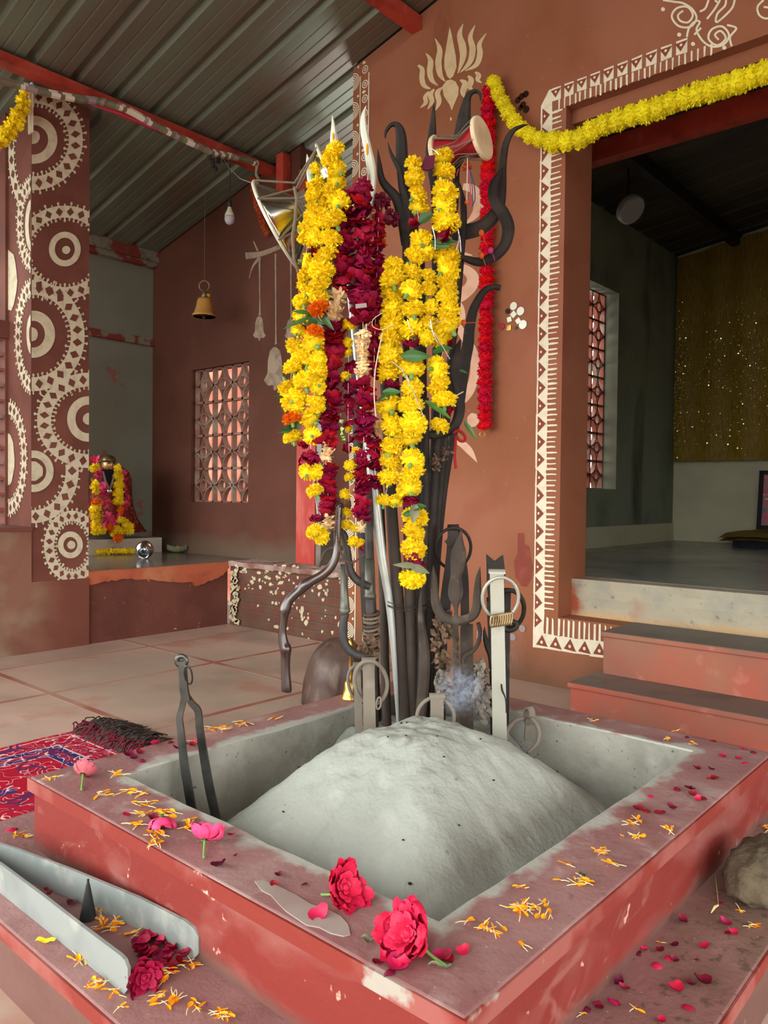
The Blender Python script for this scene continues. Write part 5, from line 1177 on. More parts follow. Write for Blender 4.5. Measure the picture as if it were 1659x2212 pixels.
strand(g, [(784, 830, 42), (787, 850, 42), (787, 890, 36), (786, 930, 37), (785, 952, 36)], 2.035, 'r')
strand(g, [(781, 982, 22), (783, 1000, 28), (781, 1040, 32), (782, 1090, 32), (782, 1122, 36)], 2.035, 'r')
strand(g, [(779, 1133, 24), (781, 1148, 20)], 2.035, 'c')
thread(g, [(784, 400), (784, 700), (786, 950), (781, 985), (782, 1150)], 2.035)
mb = MB(); mb.bar([at(768, 662, 2.0), at(792, 659, 2.0)], .0055, .0006, BACK); mb.build('tape', 'tape', parent=g)
g = garland(818, 470, 2.07, 'thin dark rose garland beside the silver shaft, ending in a loose rose', GR, 'rose_garland')
strand(g, [(818, 470, 22), (816, 520, 26), (815, 580, 28), (812, 650, 26), (811, 720, 26), (810, 770, 24), (808, 818, 20)], 2.07, 'r')
strand(g, [(811, 906, 18), (812, 940, 20)], 2.06, 'c'); strand(g, [(812, 946, 26), (810, 970, 30), (809, 990, 26), (810, 1014, 26)], 2.055, 'r'); strand(g, [(806, 1036, 28), (810, 1046, 26)], 2.05, 'r')
thread(g, [(818, 470), (812, 650), (808, 820), (812, 940), (808, 1045)], 2.06)
g = garland(755, 560, 2.08, 'sparse mixed garland of small yellow and maroon flowers between the two rose garlands', GR)
flowers(g, [(640, 230, 110), (630, 370, 75), (628, 450, 80), (660, 560, 95, 'r'), (610, 640, 80), (650, 700, 85, 'r'), (655, 780, 90, 'r'), (650, 850, 85, 'r'), (655, 925, 85, 'r'), (645, 1000, 85, 'r'), (640, 1060, 60), (660, 1150, 66, 'r'), (700, 1230, 70), (620, 1220, 74, 'r'), (650, 1350, 95), (650, 1440, 85), (610, 1580, 85), (620, 1720, 85), (620, 1820, 90), (690, 1850, 80), (670, 1950, 90), (725, 1965, 80), (740, 2010, 34, 'r')], k1, 2.07, dj=.008)
thread(g, [(757, 560), (754, 700), (752, 900), (756, 1050), (748, 1120), (758, 1175)], 2.07)
mb = MB()
for i in range(8): leafm(mb, (738 + R.uniform(-3, 3), 900 + i * 7), (730 + R.uniform(-4, 16), 896 + i * 8 + R.uniform(-4, 8)), 9, 2.05, R)
mb.build('paper_strip', 'paper_green', parent=g)
g = garland(855, 570, 2.06, 'yellow marigold garland hanging at the left of the right hand bunch', GR)
flowers(g, [(200, 1560, 175), (190, 1670, 195), (180, 1790, 195), (190, 1920, 200), (190, 2060, 195), (170, 2180, 165)], k8, 2.05)
flowers(g, [(230, 200, 168), (228, 320, 155), (215, 430, 168), (205, 550, 178), (215, 648, 120, 'r'), (200, 790, 165), (225, 930, 168), (215, 1090, 148), (210, 1200, 155), (200, 1310, 150), (168, 1480, 115), (250, 1480, 105), (160, 500, 90)], k9, 2.05)
thread(g, [(850, 570), (848, 700), (842, 800), (840, 900), (843, 1000), (840, 1040), (832, 1080), (855, 1082)], 2.06)
leaves(g, [((826, 848), (868, 846), 18), ((850, 850), (814, 866), 16)], 2.04)
thread(g, [(850, 700), (827, 712), (806, 706), (806, 690), (826, 676)], 2.02, 1.6); thread(g, [(826, 720), (812, 790), (808, 850), (812, 900)], 2.02, 2.4, 'thread_white')
g = garland(890, 350, 2.07, 'longest yellow marigold garland, hanging down to a leaf and a single last bloom', GR)
flowers(g, [(370, 690, 145), (375, 800, 155), (405, 950, 155), (420, 1060, 165), (400, 1190, 130, 'r'), (440, 1340, 185), (480, 1440, 155), (380, 1470, 165), (360, 1620, 175), (500, 1650, 135), (350, 1770, 185), (490, 1760, 145), (370, 1930, 175), (510, 1910, 135), (360, 2100, 195), (500, 2060, 155)], k8, 2.03)
flowers(g, [(470, 300, 110), (370, 350, 120, 'r'), (370, 520, 168), (370, 670, 148), (360, 790, 168), (380, 920, 172), (350, 1030, 168), (370, 1180, 158), (370, 1290, 178), (350, 1390, 165), (370, 1470, 115, 'r'), (390, 1600, 178), (380, 1710, 158), (380, 1830, 168), (380, 1920, 140, 'r'), (370, 2040, 178)], k9, 2.03)
thread(g, [(892, 350), (900, 430), (905, 520), (890, 640), (892, 760), (890, 880), (890, 1000), (888, 1080), (895, 1180), (890, 1250)], 2.04)
leaves(g, [((868, 768), (930, 770), 26), ((905, 480), (935, 460), 26), ((890, 1100), (920, 1092), 20), ((870, 1112), (905, 1105), 14)], 2.01)
leaves(g, [((900, 1222), (850, 1220), 14), ((886, 1222), (928, 1238), 18), ((898, 1090), (892, 1130), 22)], 2.0, 'leaf_dry')
for a, b in (((925, 700), (972, 776)), ((866, 795), (915, 900)), ((878, 810), (900, 860)), ((845, 780), (872, 800)), ((930, 690), (945, 740)), ((880, 690), (892, 720)), ((960, 690), (930, 700))):
    thread(g, [a, ((a[0] + b[0]) / 2 + R.uniform(-4, 4), (a[1] + b[1]) / 2), b], 1.995, 2.2, 'foil', 'foil_strand')
g = garland(955, 330, 2.05, 'yellow marigold garland nearest the hooked prong, rightmost of the hanging strands', GR)
flowers(g, [(620, 630, 165), (630, 750, 170), (640, 930, 205), (630, 1040, 195), (645, 1180, 218), (650, 1290, 150, 'r'), (650, 1480, 232), (660, 1600, 205), (650, 1720, 195), (650, 1830, 170), (670, 1950, 190), (670, 2070, 195), (610, 2150, 155)], k8, 2.04)
flowers(g, [(560, 290, 155), (640, 340, 60, 'r'), (550, 520, 160), (560, 640, 160), (600, 750, 160), (570, 935, 130), (640, 830, 70, 'r')], k9, 2.05)
thread(g, [(957, 330), (962, 430), (965, 560), (966, 650), (968, 720), (946, 800), (950, 870), (952, 920)], 2.06)
leaves(g, [((934, 524), (988, 520), 20), ((932, 528), (975, 532), 16), ((935, 762), (976, 750), 26), ((918, 866), (978, 904), 16), ((1003, 910), (1030, 950), 11), ((992, 800), (1010, 806), 7)], 2.03)
mb = MB(); mb.prism([at(a, b, 2.02) for a, b in ((918, 338), (940, 334), (938, 362), (922, 368), (908, 364))], VIEW * .006); mb.build('dark_petal', 'petal_dark', parent=g)
for a, b in (((985, 480), (996, 545)), ((934, 490), (940, 540)), ((990, 500), (985, 540)), ((930, 320), (948, 335))): thread(g, [a, ((a[0] + b[0]) / 2 + 3, (a[1] + b[1]) / 2), b], 2.01, 2.0, 'foil', 'foil_strand')

# beads and husk by the crooked stick
nb = thing('bead_necklace', at(730, 1090, 2.03), 'brown seed bead necklace looped over the crooked stick', 'necklace')
BD = MB(); BD.ball((0, 0, 0), 1, 8, 6); bdm = BD.mesh('bead', ['bead'], smooth=True)
bp = smoothpts([(728, 1092, 0), (727, 1120, 0), (727, 1145, 0), (731, 1170, 0), (736, 1192, 0), (744, 1207, 0), (753, 1214, 0), (764, 1215, 0), (776, 1206, 0), (788, 1198, 0)], 40); acc = 0
for i in range(1, len(bp)):
    acc += math.hypot(bp[i][0] - bp[i - 1][0], bp[i][1] - bp[i - 1][1])
    if acc >= 4.6: acc = 0; inst('bead', bdm, nb, at(bp[i][0], bp[i][1], 2.02), (0, 0, 0), px(2.7, 2.02) * R.uniform(.9, 1.1))
mb = MB(); mb.ball(at(742, 1090, 2.08), px(17, 2.08), 14, 10, (1, 1, 1.35)); tag(mb.build('coconut_husk', 'coconut', smooth=True), 'brown dry coconut husk tucked between the lower rose garlands', 'coconut')

# ---------------- drums
def hourglass(mb, c, ax, r_, wst, L, n=28, ma=0): mb.lathe([(r_ * .97, 0), (r_ * .9, L * .06), (wst * 1.25, L * .40), (wst, L * .5), (wst * 1.25, L * .60), (r_ * .9, L * .94), (r_ * .97, L)], n, c, ax, ma)
dr = thing('hand_drum', at(640, 440, 2.08), 'large silver hourglass drum laced with grey rope, left of the marigolds', 'drum')
axd = (SIDE * .88 + Vector((0, 0, .44)) - VIEW * .16).normalized(); c0 = at(601, 490, 2.20); L_ = .20; r_ = px(101, 2.20)
mb = MB(); hourglass(mb, c0, axd, r_, .040, L_, 40); mb.build('body', 'drum_silver', parent=dr, smooth=True)
for k in (0, 1):
    cc = c0 + axd * (L_ * k); A = axd.orthogonal().normalized(); B_ = axd.cross(A)
    mb = MB(); mb.tube([cc + A * (r_ * cos(2 * pi * i / 40)) + B_ * (r_ * sin(2 * pi * i / 40)) for i in range(40)], .0048, 8, closed=True); mb.build('rim', 'white_blade', parent=dr, smooth=True)
    mb = MB(); mb.lathe([(r_ * .97, -.002), (r_ * .97, .002)], 32, cc, axd); mb.build('drumhead', 'drum_skin', parent=dr)
mb = MB(); A = axd.orthogonal().normalized(); B_ = axd.cross(A)
for i in range(7):
    a0, a1, a2 = 2 * pi * i / 7, 2 * pi * (i + .5) / 7, 2 * pi * (i + 1) / 7
    e = lambda a, rr_, z: c0 + axd * z + A * (rr_ * cos(a)) + B_ * (rr_ * sin(a))
    mb.tube([e(a0, r_ * 1.03, 0), e((a0 + a1) / 2, r_ * .6, L_ * .5), e(a1, r_ * 1.03, L_)], .0032, 6); mb.tube([e(a1, r_ * 1.03, L_), e((a2 + a1) / 2, r_ * .6, L_ * .5), e(a2, r_ * 1.03, 0)], .0032, 6)
mb.build('lacing', 'rope', parent=dr)
mb = MB(); c1 = c0 + axd * (L_ * .5)
for k in range(4): mb.tube([c1 + axd * (.008 * (k - 1.5)) + A * (.05 * cos(2 * pi * i / 24)) + B_ * (.05 * sin(2 * pi * i / 24)) for i in range(24)], .0045, 6, closed=True)
mb.tube([at(636, 405, 2.04), at(641, 430, 2.03), at(638, 470, 2.03), at(632, 510, 2.04), at(635, 560, 2.06), at(645, 590, 2.08)], .0045, 7); mb.build('waist_rope', 'rope', parent=dr)
dr = thing('hand_drum', at(1000, 310, 2.1), 'small red hourglass drum with pale hide head and bright tassels beside the hooked prong', 'drum')
L_ = .135; ax2 = (-SIDE * .80 + VIEW * .54 - Vector((0, 0, .14))).normalized(); c0 = at(1042, 298, 2.10); r_ = px(46, 2.1)
mb = MB(); hourglass(mb, c0, ax2, r_ * .93, .020, L_); mb.build('body', 'drum_red', parent=dr, smooth=True)
A = ax2.orthogonal().normalized(); B_ = ax2.cross(A)
for k in (0, 1):
    cc = c0 + ax2 * (L_ * k); sg = -1 if k == 0 else 1
    mb = MB(); mb.lathe([(r_ * .92, sg * .005), (r_, sg * .003), (r_ * 1.02, -sg * .003), (r_ * .98, -sg * .008)], 32, cc, ax2); mb.build('drumhead', 'drum_skin', parent=dr, smooth=False)
mb = MB()
for i in range(9):
    a0, a1 = 2 * pi * i / 9, 2 * pi * (i + .5) / 9
    for (p_, z0, q_, z1) in ((a0, .004, a1, L_), (a1, L_, a0 + 2 * pi / 9, .004)):
        mb.tube([c0 + ax2 * z0 + A * (r_ * cos(p_)) + B_ * (r_ * sin(p_)), c0 + ax2 * (L_ / 2) + A * (.032 * cos((p_ + q_) / 2)) + B_ * (.032 * sin((p_ + q_) / 2)), c0 + ax2 * z1 + A * (r_ * cos(q_)) + B_ * (r_ * sin(q_))], .0015, 5)
mb.build('lacing', 'rope', parent=dr)
for nm, pts, ma in (('string', [(1010, 342), (1009, 390), (1008, 434)], 'thread_white'), ('tassel', [(1012, 365), (1016, 410), (1018, 446)], 'tassel_pink'), ('tassel', [(1015, 368), (1024, 400), (1026, 430), (1020, 444)], 'tassel_blue'), ('tassel', [(1014, 368), (1020, 405), (1021, 436)], 'green'), ('tassel', [(990, 365), (986, 380)], 'tassel_pink')): thread(dr, pts, 2.07, 2.4, ma, nm)
mb = MB(); mb.ball(at(1008, 437, 2.07), px(4.5, 2.07), 8, 6); mb.build('bead', 'tassel_orange', parent=dr, smooth=True)
for x, y in ((1005, 362), (1014, 360), (1009, 354)): inst('dried_marigold', MDO, dr, at(x, y, 2.08), (R.random() * 3, R.random() * 3, 0), px(8, 2.08))
# little wool balls tied to the serpentine arms
for x, y, ma, lb in ((1040, 552, 'tassel_orange', 'small orange wool ball tied to the serpentine trident arm'), (1060, 541, 'tassel_pink', 'small pink wool ball tied to the serpentine trident arm'), (1001, 697, 'tassel_orange', 'small orange wool ball tied to the curved iron rod'), (1040, 503, 'tassel_orange', 'small orange wool tuft on the upper serpentine arm')):
    t = thing('wool_ball', at(x, y, 2.23), lb, 'ornament'); mb = MB(); mb.ball(at(x, y, 2.23), px(6, 2.23), 9, 7, (1, 1, 1.15)); mb.build('ball', ma, parent=t, smooth=True)
    thread(t, [(x, y - 3), (x + 5, y + 10), (x + 9, y + 22)] if y < 600 else [(x, y), (x + 14, y), (x + 26, y)], 2.235, 1.5, ma, 'thread')

# ---------------- garlands on the wall
g = thing('marigold_garland', onX(1065, 175, 3.27), 'bright yellow artificial pompom garland strung across the doorway', 'garland')
pp = [(1066, 178), (1074, 198), (1084, 217), (1094, 237), (1104, 254), (1116, 268), (1134, 285), (1152, 296), (1168, 302), (1184, 306), (1202, 306), (1222, 305), (1240, 304), (1256, 298), (1272, 287), (1290, 275), (1308, 268), (1326, 262), (1344, 256), (1362, 250), (1381, 245), (1400, 240), (1420, 234), (1438, 228), (1454, 220), (1472, 214), (1492, 207), (1512, 201), (1532, 196), (1552, 190), (1572, 184), (1592, 178), (1612, 171), (1632, 164), (1652, 157), (1672, 149)]
pq = smoothpts([(a, b, 0) for a, b in pp], 8); acc = 99
for i_ in range(1, len(pq)):
    a, b = pq[i_][0], pq[i_][1]; acc += math.hypot(a - pq[i_ - 1][0], b - pq[i_ - 1][1])
    if acc < (29 if a > 1180 else 22): continue
    acc = 0; c = onX(a, b, 3.27); s = .049 * R.uniform(.94, 1.08) if a > 1180 else .040
    inst('pompom', R.choice(PT), g, c, (R.random() * 6, R.random() * 6, R.random() * 6), s)
mb = MB(); mb.tube([onX(a, b, 3.27) for a, b in pp], .0025, 5); mb.build('string', 'thread_white', parent=g)
g = thing('plush_garland', onX(1052, 195, 3.27), 'red plush flower garland hanging straight down the wall, brass ring at its foot', 'garland')
for i in range(40):
    t = i / 39; inst('plush_flower', R.choice(PR), g, onX(1056 - 9 * t + R.uniform(-1, 1), 196 + 722 * t, 3.28), (R.gauss(0, .3), R.gauss(0, .3), R.random() * 6), (.041 * R.uniform(.9, 1.06), .041 * R.uniform(.9, 1.06), .032))
mb = MB(); c = onX(1042, 938, 3.28); mb.tube([c + SIDE * (.013 * cos(a)) + Vector((0, 0, .013 * sin(a))) for a in [2 * pi * i / 20 for i in range(20)]], .0025, 6, closed=True); mb.build('ring', 'brass', parent=g, smooth=True)
def mirrors(lst, label, ma):
    t = thing('mirror_ornament', onX(lst[0][0], lst[0][1], WX), label, 'ornament')
    for q in lst:
        mb = MB(); c = onX(q[0], q[1], WX - .006); r_ = q[2] * .0022; k = q[4] if len(q) > 4 else 20; a0 = q[5] if len(q) > 5 else 0
        mb.prism([c + Vector((0, r_ * cos(a0 + 2 * pi * i / k), r_ * sin(a0 + 2 * pi * i / k))) for i in range(k)], (.005, 0, 0)); mb.build('mirror', q[3] if len(q) > 3 and q[3] else ma, parent=t)
mirrors([(1109, 661, 9), (1124, 672, 9.5), (1129, 701, 10), (1109, 679, 9, None, 4, .1), (1100, 690, 8, None, 4, .6), (1119, 693, 8, None, 4, .2), (1099, 708, 8, 'brass', 4, .8), (1114, 708, 4, 'mirror_dark', 5), (1083, 705, 8, 'drum_red'), (1096, 672, 6, 'mirror_dark')], 'cluster of round and square mirror pieces stuck on the wall at mid height', 'mirror')
mirrors([(1135, 203, 7), (1126, 208, 7), (1118, 216, 7), (1136, 236, 7.5), (1129, 226, 7), (1124, 232, 6)], 'cluster of dark mirror discs under the yellow pompom garland', 'mirror_dark')
mirrors([(1128, 1358, 8), (1107, 1376, 8), (1036, 1372, 12, None, 4, .8)], 'faded mirror discs low on the wall behind the black ring', 'tape')
# ================================================================= on the rim, the platform and the floor
ZR, ZP = .2925, .1365
def rose_mesh(name, seed, ma, whorls, ma2=None):
    rr = random.Random(seed); mb = MB(); Z = Vector((0, 0, 1)); mb.ball((0, 0, .25), .22, 8, 6, (1, 1, 1.3))
    for (n, r_, z, w_, h, bend) in whorls:
        for i in range(n):
            a = 2 * pi * i / n + rr.uniform(-.3, .3) + r_ * 7; o = Vector((cos(a), sin(a), 0))
            cup(mb, o * r_ + Z * z, (o + Z * rr.uniform(-.15, .2)).normalized(), Z, w_ * rr.uniform(.85, 1.15), h * rr.uniform(.8, 1.1), bend * rr.uniform(.7, 1.25), rr, 5, rf=.10)
    return mb.mesh(name, [ma], smooth=True)
FULL = [(5, .05, .2, .22, .55, .35), (7, .12, .13, .30, .68, .8), (8, .2, .06, .36, .78, 1.2), (9, .26, -.03, .40, .85, 1.6), (8, .28, -.1, .40, .85, 2.0)]
def whole_rose(x, y, z, s, ma, label, axis, seed, stem=None, name='rose', calyx=True):
    c = onZ(x, y, z); s *= .74; rot = (SIDE * axis[0] + VIEW * axis[1] + Vector((0, 0, axis[2]))).to_track_quat('Z', 'Y').to_euler(); t = thing(name, c, label, 'rose', 'whole roses lying on the fire pit')
    o = inst('bloom', rose_mesh('bloom', seed, ma, FULL), t, c + Vector((0, 0, s * .55)), rot, s)
    if stem:
        mb = MB(); p0 = c + Vector((0, 0, s * .5)); p1 = onZ(stem[0], stem[1], z + .002); mid = (p0 + p1) / 2 - Vector((0, 0, s * .1))
        mb.tube(smoothpts([tuple(p0), tuple(mid), tuple(p1)], 4), .0022, 6); mb.build('stem', 'calyx', parent=t, smooth=True)
    if calyx:
        mb = MB(); R_ = Euler(rot).to_matrix(); b = c + Vector((0, 0, s * .55)) + R_ @ Vector((0, 0, -s * .22))
        mb.ball(b, s * .16, 8, 6)
        for k in range(5):
            d = R_ @ Vector((cos(k * 1.257), sin(k * 1.257), -.5)).normalized(); q = R_ @ Vector((-sin(k * 1.257), cos(k * 1.257), 0))
            mb.add([b + q * s * .08, b - q * s * .08, b + d * s * .5], [(0, 1, 2)])
        mb.build('calyx', 'green', parent=t)
    return t
whole_rose(892, 2052, ZR, .050, 'rose_red', 'big bright red rose with a green stem on the front corner of the rim', (-.65, -.5, .55), 101, (966, 2088))
whole_rose(736, 1945, ZR, .044, 'rose_red', 'full red rose beside the grey cement patch on the rim', (.6, -.55, .5), 102, (694, 1932))
whole_rose(442, 1828, ZR, .038, 'rose_pink', 'flattened bright pink rose with drooping petals on the left rim', (.15, .5, .75), 103, (440, 1853))
whole_rose(350, 1783, ZR, .031, 'rose_pink', 'pink rose lying face down with green calyx up, among marigold petals', (.1, -.35, -.9), 104, (347, 1758))
whole_rose(180, 1682, ZR, .030, 'rose_pale', 'wilted pale pink rose with a green stem on the left corner of the rim', (.05, .75, .6), 105, (176, 1706))
whole_rose(312, 2128, ZP, .033, 'rose_deep', 'dark crimson rose resting against the end of the galvanised tongs', (.35, -.85, .3), 106, None, calyx=False)
# loose rose petals
def petal_mesh(seed):
    rr = random.Random(seed); mb = MB(); n = 5
    def f(u, v):
        a = (u - .5) * 2; w_ = .35 + .65 * math.sin(pi * (.1 + .75 * v)); x = a * w_; y = (v - .5) * 1.7
        return (x + rr.uniform(-.05, .05), y, .55 * x * x + .38 * (v - .35) ** 2 * 2 + rr.uniform(-.06, .06))
    mb.grid(n, n, f); 
    vs = [q.copy() for q in mb.v]; o = len(mb.v); mb.v += [q - Vector((0, 0, .07)) for q in vs]
    mb.f += [[i + o for i in reversed(f_)] for f_ in mb.f[:]]; mb.mi += [0] * len(mb.mi)
    return mb
PM = {}
for k, ma in (('d', 'petal_dark'), ('p', 'petal_pink'), ('c', 'crimson')): PM[k] = [petal_mesh(i + 60).mesh('rose_petal', [ma], smooth=True) for i in range(4)]
def petal(x, y, z, s, k, label, group, dz=0):
    p = onZ(x, y, z); o = bpy.data.objects.new('rose_petal', R.choice(PM[k])); COL.objects.link(o); o.location = p + Vector((0, 0, s * .16 + dz))
    o.rotation_euler = (R.gauss(0, .25) + (pi if R.random() < .35 else 0), R.gauss(0, .25), R.random() * 6.28); q = s * R.uniform(.85, 1.15); o.scale = (q, q * R.uniform(.7, 1), q)
    return tag(o, label, 'petal', group)
NM = {'d': 'dark wilted rose petal', 'p': 'fresh pink rose petal'}
def petals(lst, z, s, where, group):
    for q in lst:
        k = q[2] if len(q) > 2 else 'd'; ss = s * (q[3] if len(q) > 3 else 1); petal(q[0], q[1], z, ss, k, NM[k] + ' ' + where, group)
petals([(335, 1608, 'p', 1.3), (368, 1604), (395, 1607), (382, 1618), (415, 1611), (230, 1635), (278, 1632, 'd', 1.2), (290, 1639), (303, 1645, 'd', 1.1), (303, 1627), (420, 1604, 'p')], ZR, .0105, 'on the far left rim near the tall dark tongs', 'rose petals on the far left rim')
petals([(275, 1763, 'p', 1.2), (330, 1768), (474, 1871, 'd', 1.5), (500, 1805, 'p', .9), (592, 1910), (602, 1891, 'd', .8), (655, 1909, 'd', .8), (690, 1979, 'p', 2.0), (755, 1938, 'd', 1.3), (778, 1942), (508, 1850, 'd', .7)], ZR, .0085, 'on the near left rim between the roses', 'rose petals on the near left rim')
petals([(843, 2016, 'd', 1.3), (858, 2091, 'p', 1.9), (818, 2085, 'd', 1.1), (958, 2068, 'p', 1.4), (968, 2075), (1000, 2056, 'p'), (850, 2060, 'p', 1.6), (905, 2030, 'd'), (838, 2100)], ZR, .0085, 'around the big red rose at the front corner', 'rose petals at the front corner')
petals([(1378, 1748, 'd', 1.3), (1394, 1752), (1425, 1759, 'd', 1.1), (1451, 1745, 'd', 1.1), (1405, 1720, 'p', .8), (1487, 1703), (1496, 1716), (1508, 1727, 'p'), (1492, 1706), (1520, 1724), (1530, 1683, 'p', .8), (1544, 1683), (1505, 1661), (1536, 1663), (1485, 1592), (1560, 1636, 'p', 1.2), (1596, 1640, 'p'), (1608, 1648, 'p'), (1605, 1619, 'p'), (1627, 1626), (1465, 1705), (1540, 1600)], ZR, .0088, 'on the dusty right rim of the pit', 'rose petals on the right rim')
petals([(1475, 1990, 'd', 1.4), (1566, 1994, 'p', 1.4), (1582, 2016, 'p', 1.3), (1572, 2013), (1456, 2044, 'd', 1.2), (1521, 2046, 'p', 1.2), (1391, 2046, 'p', .9), (1426, 2053), (1448, 2070, 'p'), (1456, 2074), (1421, 2088, 'p', 1.4), (1506, 2072, 'd', .6), (1460, 2137, 'p', 1.5), (1518, 2122, 'd', 1.8), (1491, 2127, 'd', .9), (1490, 2175, 'p', 1.3), (1290, 2165, 'p'), (1337, 2122, 'd', 1.2), (1348, 2136, 'p', 1.2), (1293, 2180), (1266, 2178), (1324, 2171, 'p', 1.3), (1375, 2058), (1390, 2052, 'p', .7), (1552, 1950, 'p', .8), (1428, 2208, 'p', 1.2)], ZP, .0078, 'on the dirty low platform at right', 'rose petals on the right platform')
petals([(24, 1792, 'p', 1.5), (72, 1885, 'p', 1.3), (50, 1888), (78, 1893, 'p'), (120, 1922, 'd', 1.1), (146, 1931, 'd', 1.2), (155, 1952, 'd'), (106, 1928, 'd', .7), (100, 1922, 'd', .6), (62, 1880), (36, 1878)], ZP, .0085, 'behind the galvanised tongs on the left platform', 'rose petals on the left platform')
for i in range(30):
    a = R.random() * 2 * pi; q = math.sqrt(R.random()); x, y = (330 + 40 * q * cos(a), 2052 + 26 * q * sin(a)) if i < 19 else (375 + 42 * q * cos(a), 2078 + 20 * q * sin(a))
    petal(x, y, ZP, .0125, R.choice('cccp'), 'crimson rose petal in the heap between the tong ends', 'heap of crimson petals', dz=R.uniform(0, .018) * (1 - q))
# marigold petals: an orange blade with a pale thread-like tail
def mpet(seed):
    rr = random.Random(seed); mb = MB(); w = rr.uniform(.16, .26); b = rr.uniform(-.3, .3)
    L_ = [(-.1, .05), (.15, w * .8), (.45, w), (.75, w * .7)]
    vs = []
    for y, x in L_: vs += [(-x, y, .10 + x * .3), (0, y, .05), (x, y, .10 + x * .3)]
    vs += [(0, .86, .1)]
    mb.add(vs, [(i * 3 + k, i * 3 + k + 1, i * 3 + 4 + k, i * 3 + 3 + k) for i in range(3) for k in (0, 1)] + [(9, 10, 12), (10, 11, 12)])
    mb.tube([(0, -.08, .06), (b * .3, -.5, .10), (b, -1.0, .05)], [.05, .045, .03], 5, ma=1)
    return mb.mesh('marigold_petal', ['petal_orange', 'petal_stem'])
MP = [mpet(i) for i in range(6)]
def scatter(lst, z, where, group, s=.0125):
    for x, y, rx, ry, n in lst:
        for i in range(max(1, round(n * .86))):
            a = R.random() * 2 * pi; q = math.sqrt(R.random()); p = onZ(x + rx * q * cos(a), y + ry * q * sin(a), z)
            o = bpy.data.objects.new('marigold_petal', R.choice(MP)); COL.objects.link(o); k = s * R.uniform(.95, 1.45)
            o.location = p + Vector((0, 0, R.uniform(0, .003 if n < 12 else .008))); o.rotation_euler = (R.gauss(0, .2), R.gauss(0, .4), R.random() * 6.28); o.scale = (k, k, k)
            tag(o, 'orange marigold petal with pale tail ' + where, 'petal', group)
scatter([(115, 1683, 15, 4, 5), (256, 1675, 16, 5, 6), (228, 1718, 18, 7, 7), (288, 1715, 28, 7, 9), (312, 1738, 20, 8, 7), (300, 1760, 18, 6, 6), (360, 1757, 22, 8, 8), (332, 1803, 26, 10, 9), (292, 1785, 14, 8, 5), (336, 1825, 16, 8, 8), (402, 1790, 16, 9, 6), (415, 1772, 10, 4, 2)], ZR, 'on the left part of the rim', 'marigold petals on the left rim', .0135)
scatter([(468, 1579, 24, 6, 13), (520, 1565, 24, 5, 7), (590, 1551, 20, 4, 4), (412, 1605, 9, 4, 2)], ZR, 'on the far edge of the rim behind the tongs', 'marigold petals on the far rim', .013)
scatter([(1152, 1970, 58, 13, 30), (1066, 2012, 26, 13, 12), (1010, 1990, 8, 4, 2), (1132, 1920, 18, 6, 5), (1242, 1905, 36, 8, 10), (1328, 1866, 22, 6, 4), (1290, 1840, 18, 8, 8), (1222, 1868, 12, 4, 3)], ZR, 'on the front right part of the rim', 'marigold petals on the front right rim', .0115)
scatter([(1362, 1775, 18, 7, 8), (1446, 1792, 11, 6, 6), (1366, 1808, 24, 4, 6), (1284, 1556, 7, 3, 3), (1460, 1581, 5, 2, 1), (1440, 1598, 7, 3, 3), (1496, 1607, 5, 2, 2), (1128, 2044, 6, 3, 2)], ZR, 'on the far right part of the rim', 'marigold petals on the far right rim', .012)
scatter([(52, 1806, 24, 6, 8), (232, 2000, 24, 14, 20), (214, 1970, 16, 8, 5), (285, 2018, 24, 8, 8), (172, 2070, 18, 10, 7), (205, 2130, 22, 14, 12), (245, 2146, 16, 10, 6), (352, 2108, 22, 16, 15), (402, 2086, 22, 8, 7), (362, 2165, 28, 14, 15), (420, 2176, 18, 10, 7), (476, 2196, 24, 10, 9), (264, 2180, 6, 6, 2)], ZP, 'on the low platform around the galvanised tongs', 'marigold petals on the left platform', .0115)
scatter([(1626, 2000, 14, 6, 6), (1370, 2184, 8, 4, 2), (1655, 1792, 6, 8, 6), (1428, 2036, 4, 2, 1), (1600, 1966, 6, 3, 2), (1252, 2190, 8, 4, 2)], ZP, 'on the low platform at right', 'marigold petals on the right platform', .011)
mb = MB(); c = onZ(97, 2037, ZP); mb.grid(6, 3, lambda u, v: (c.x + .030 * (u - .5) * .7 + .008 * (v - .5), c.y - .026 * (u - .5) + .012 * (v - .5) * math.sin(pi * (.15 + .7 * u)), c.z + .003 + .005 * abs(v - .5) + .002 * math.sin(u * 9)))
tag(mb.build('yellow_petal', 'petal_yellow', smooth=True), 'single bright yellow petal on the platform left of the tongs', 'petal')
for (b, t, w_, lb, ma) in (((780, 2034), (806, 2040), 14, 'small withered leaf on the rim behind the big red rose', 'leaf_dry'), ((1250, 1896), (1268, 1894), 8, 'small green leaf scrap among petals on the right rim', 'leaf'), ((925, 2092), (975, 2096), 8, 'ash coated leaf scrap in front of the big red rose', 'leaf_dry')):
    A, B_ = onZ(b[0], b[1], ZR), onZ(t[0], t[1], ZR); mb = MB(); ax = B_ - A; sd = Vector((-ax.y, ax.x, 0)).normalized() * px(w_ / 2, 1.4)
    mb.grid(6, 4, lambda u, v: A + ax * u + sd * ((v - .5) * 2 * math.sin(pi * (.06 + .88 * u))) + Vector((0, 0, .004 + .006 * abs(v - .5) + .003 * math.sin(u * 7))))
    tag(mb.build('leaf', ma, smooth=True), lb, 'leaf')

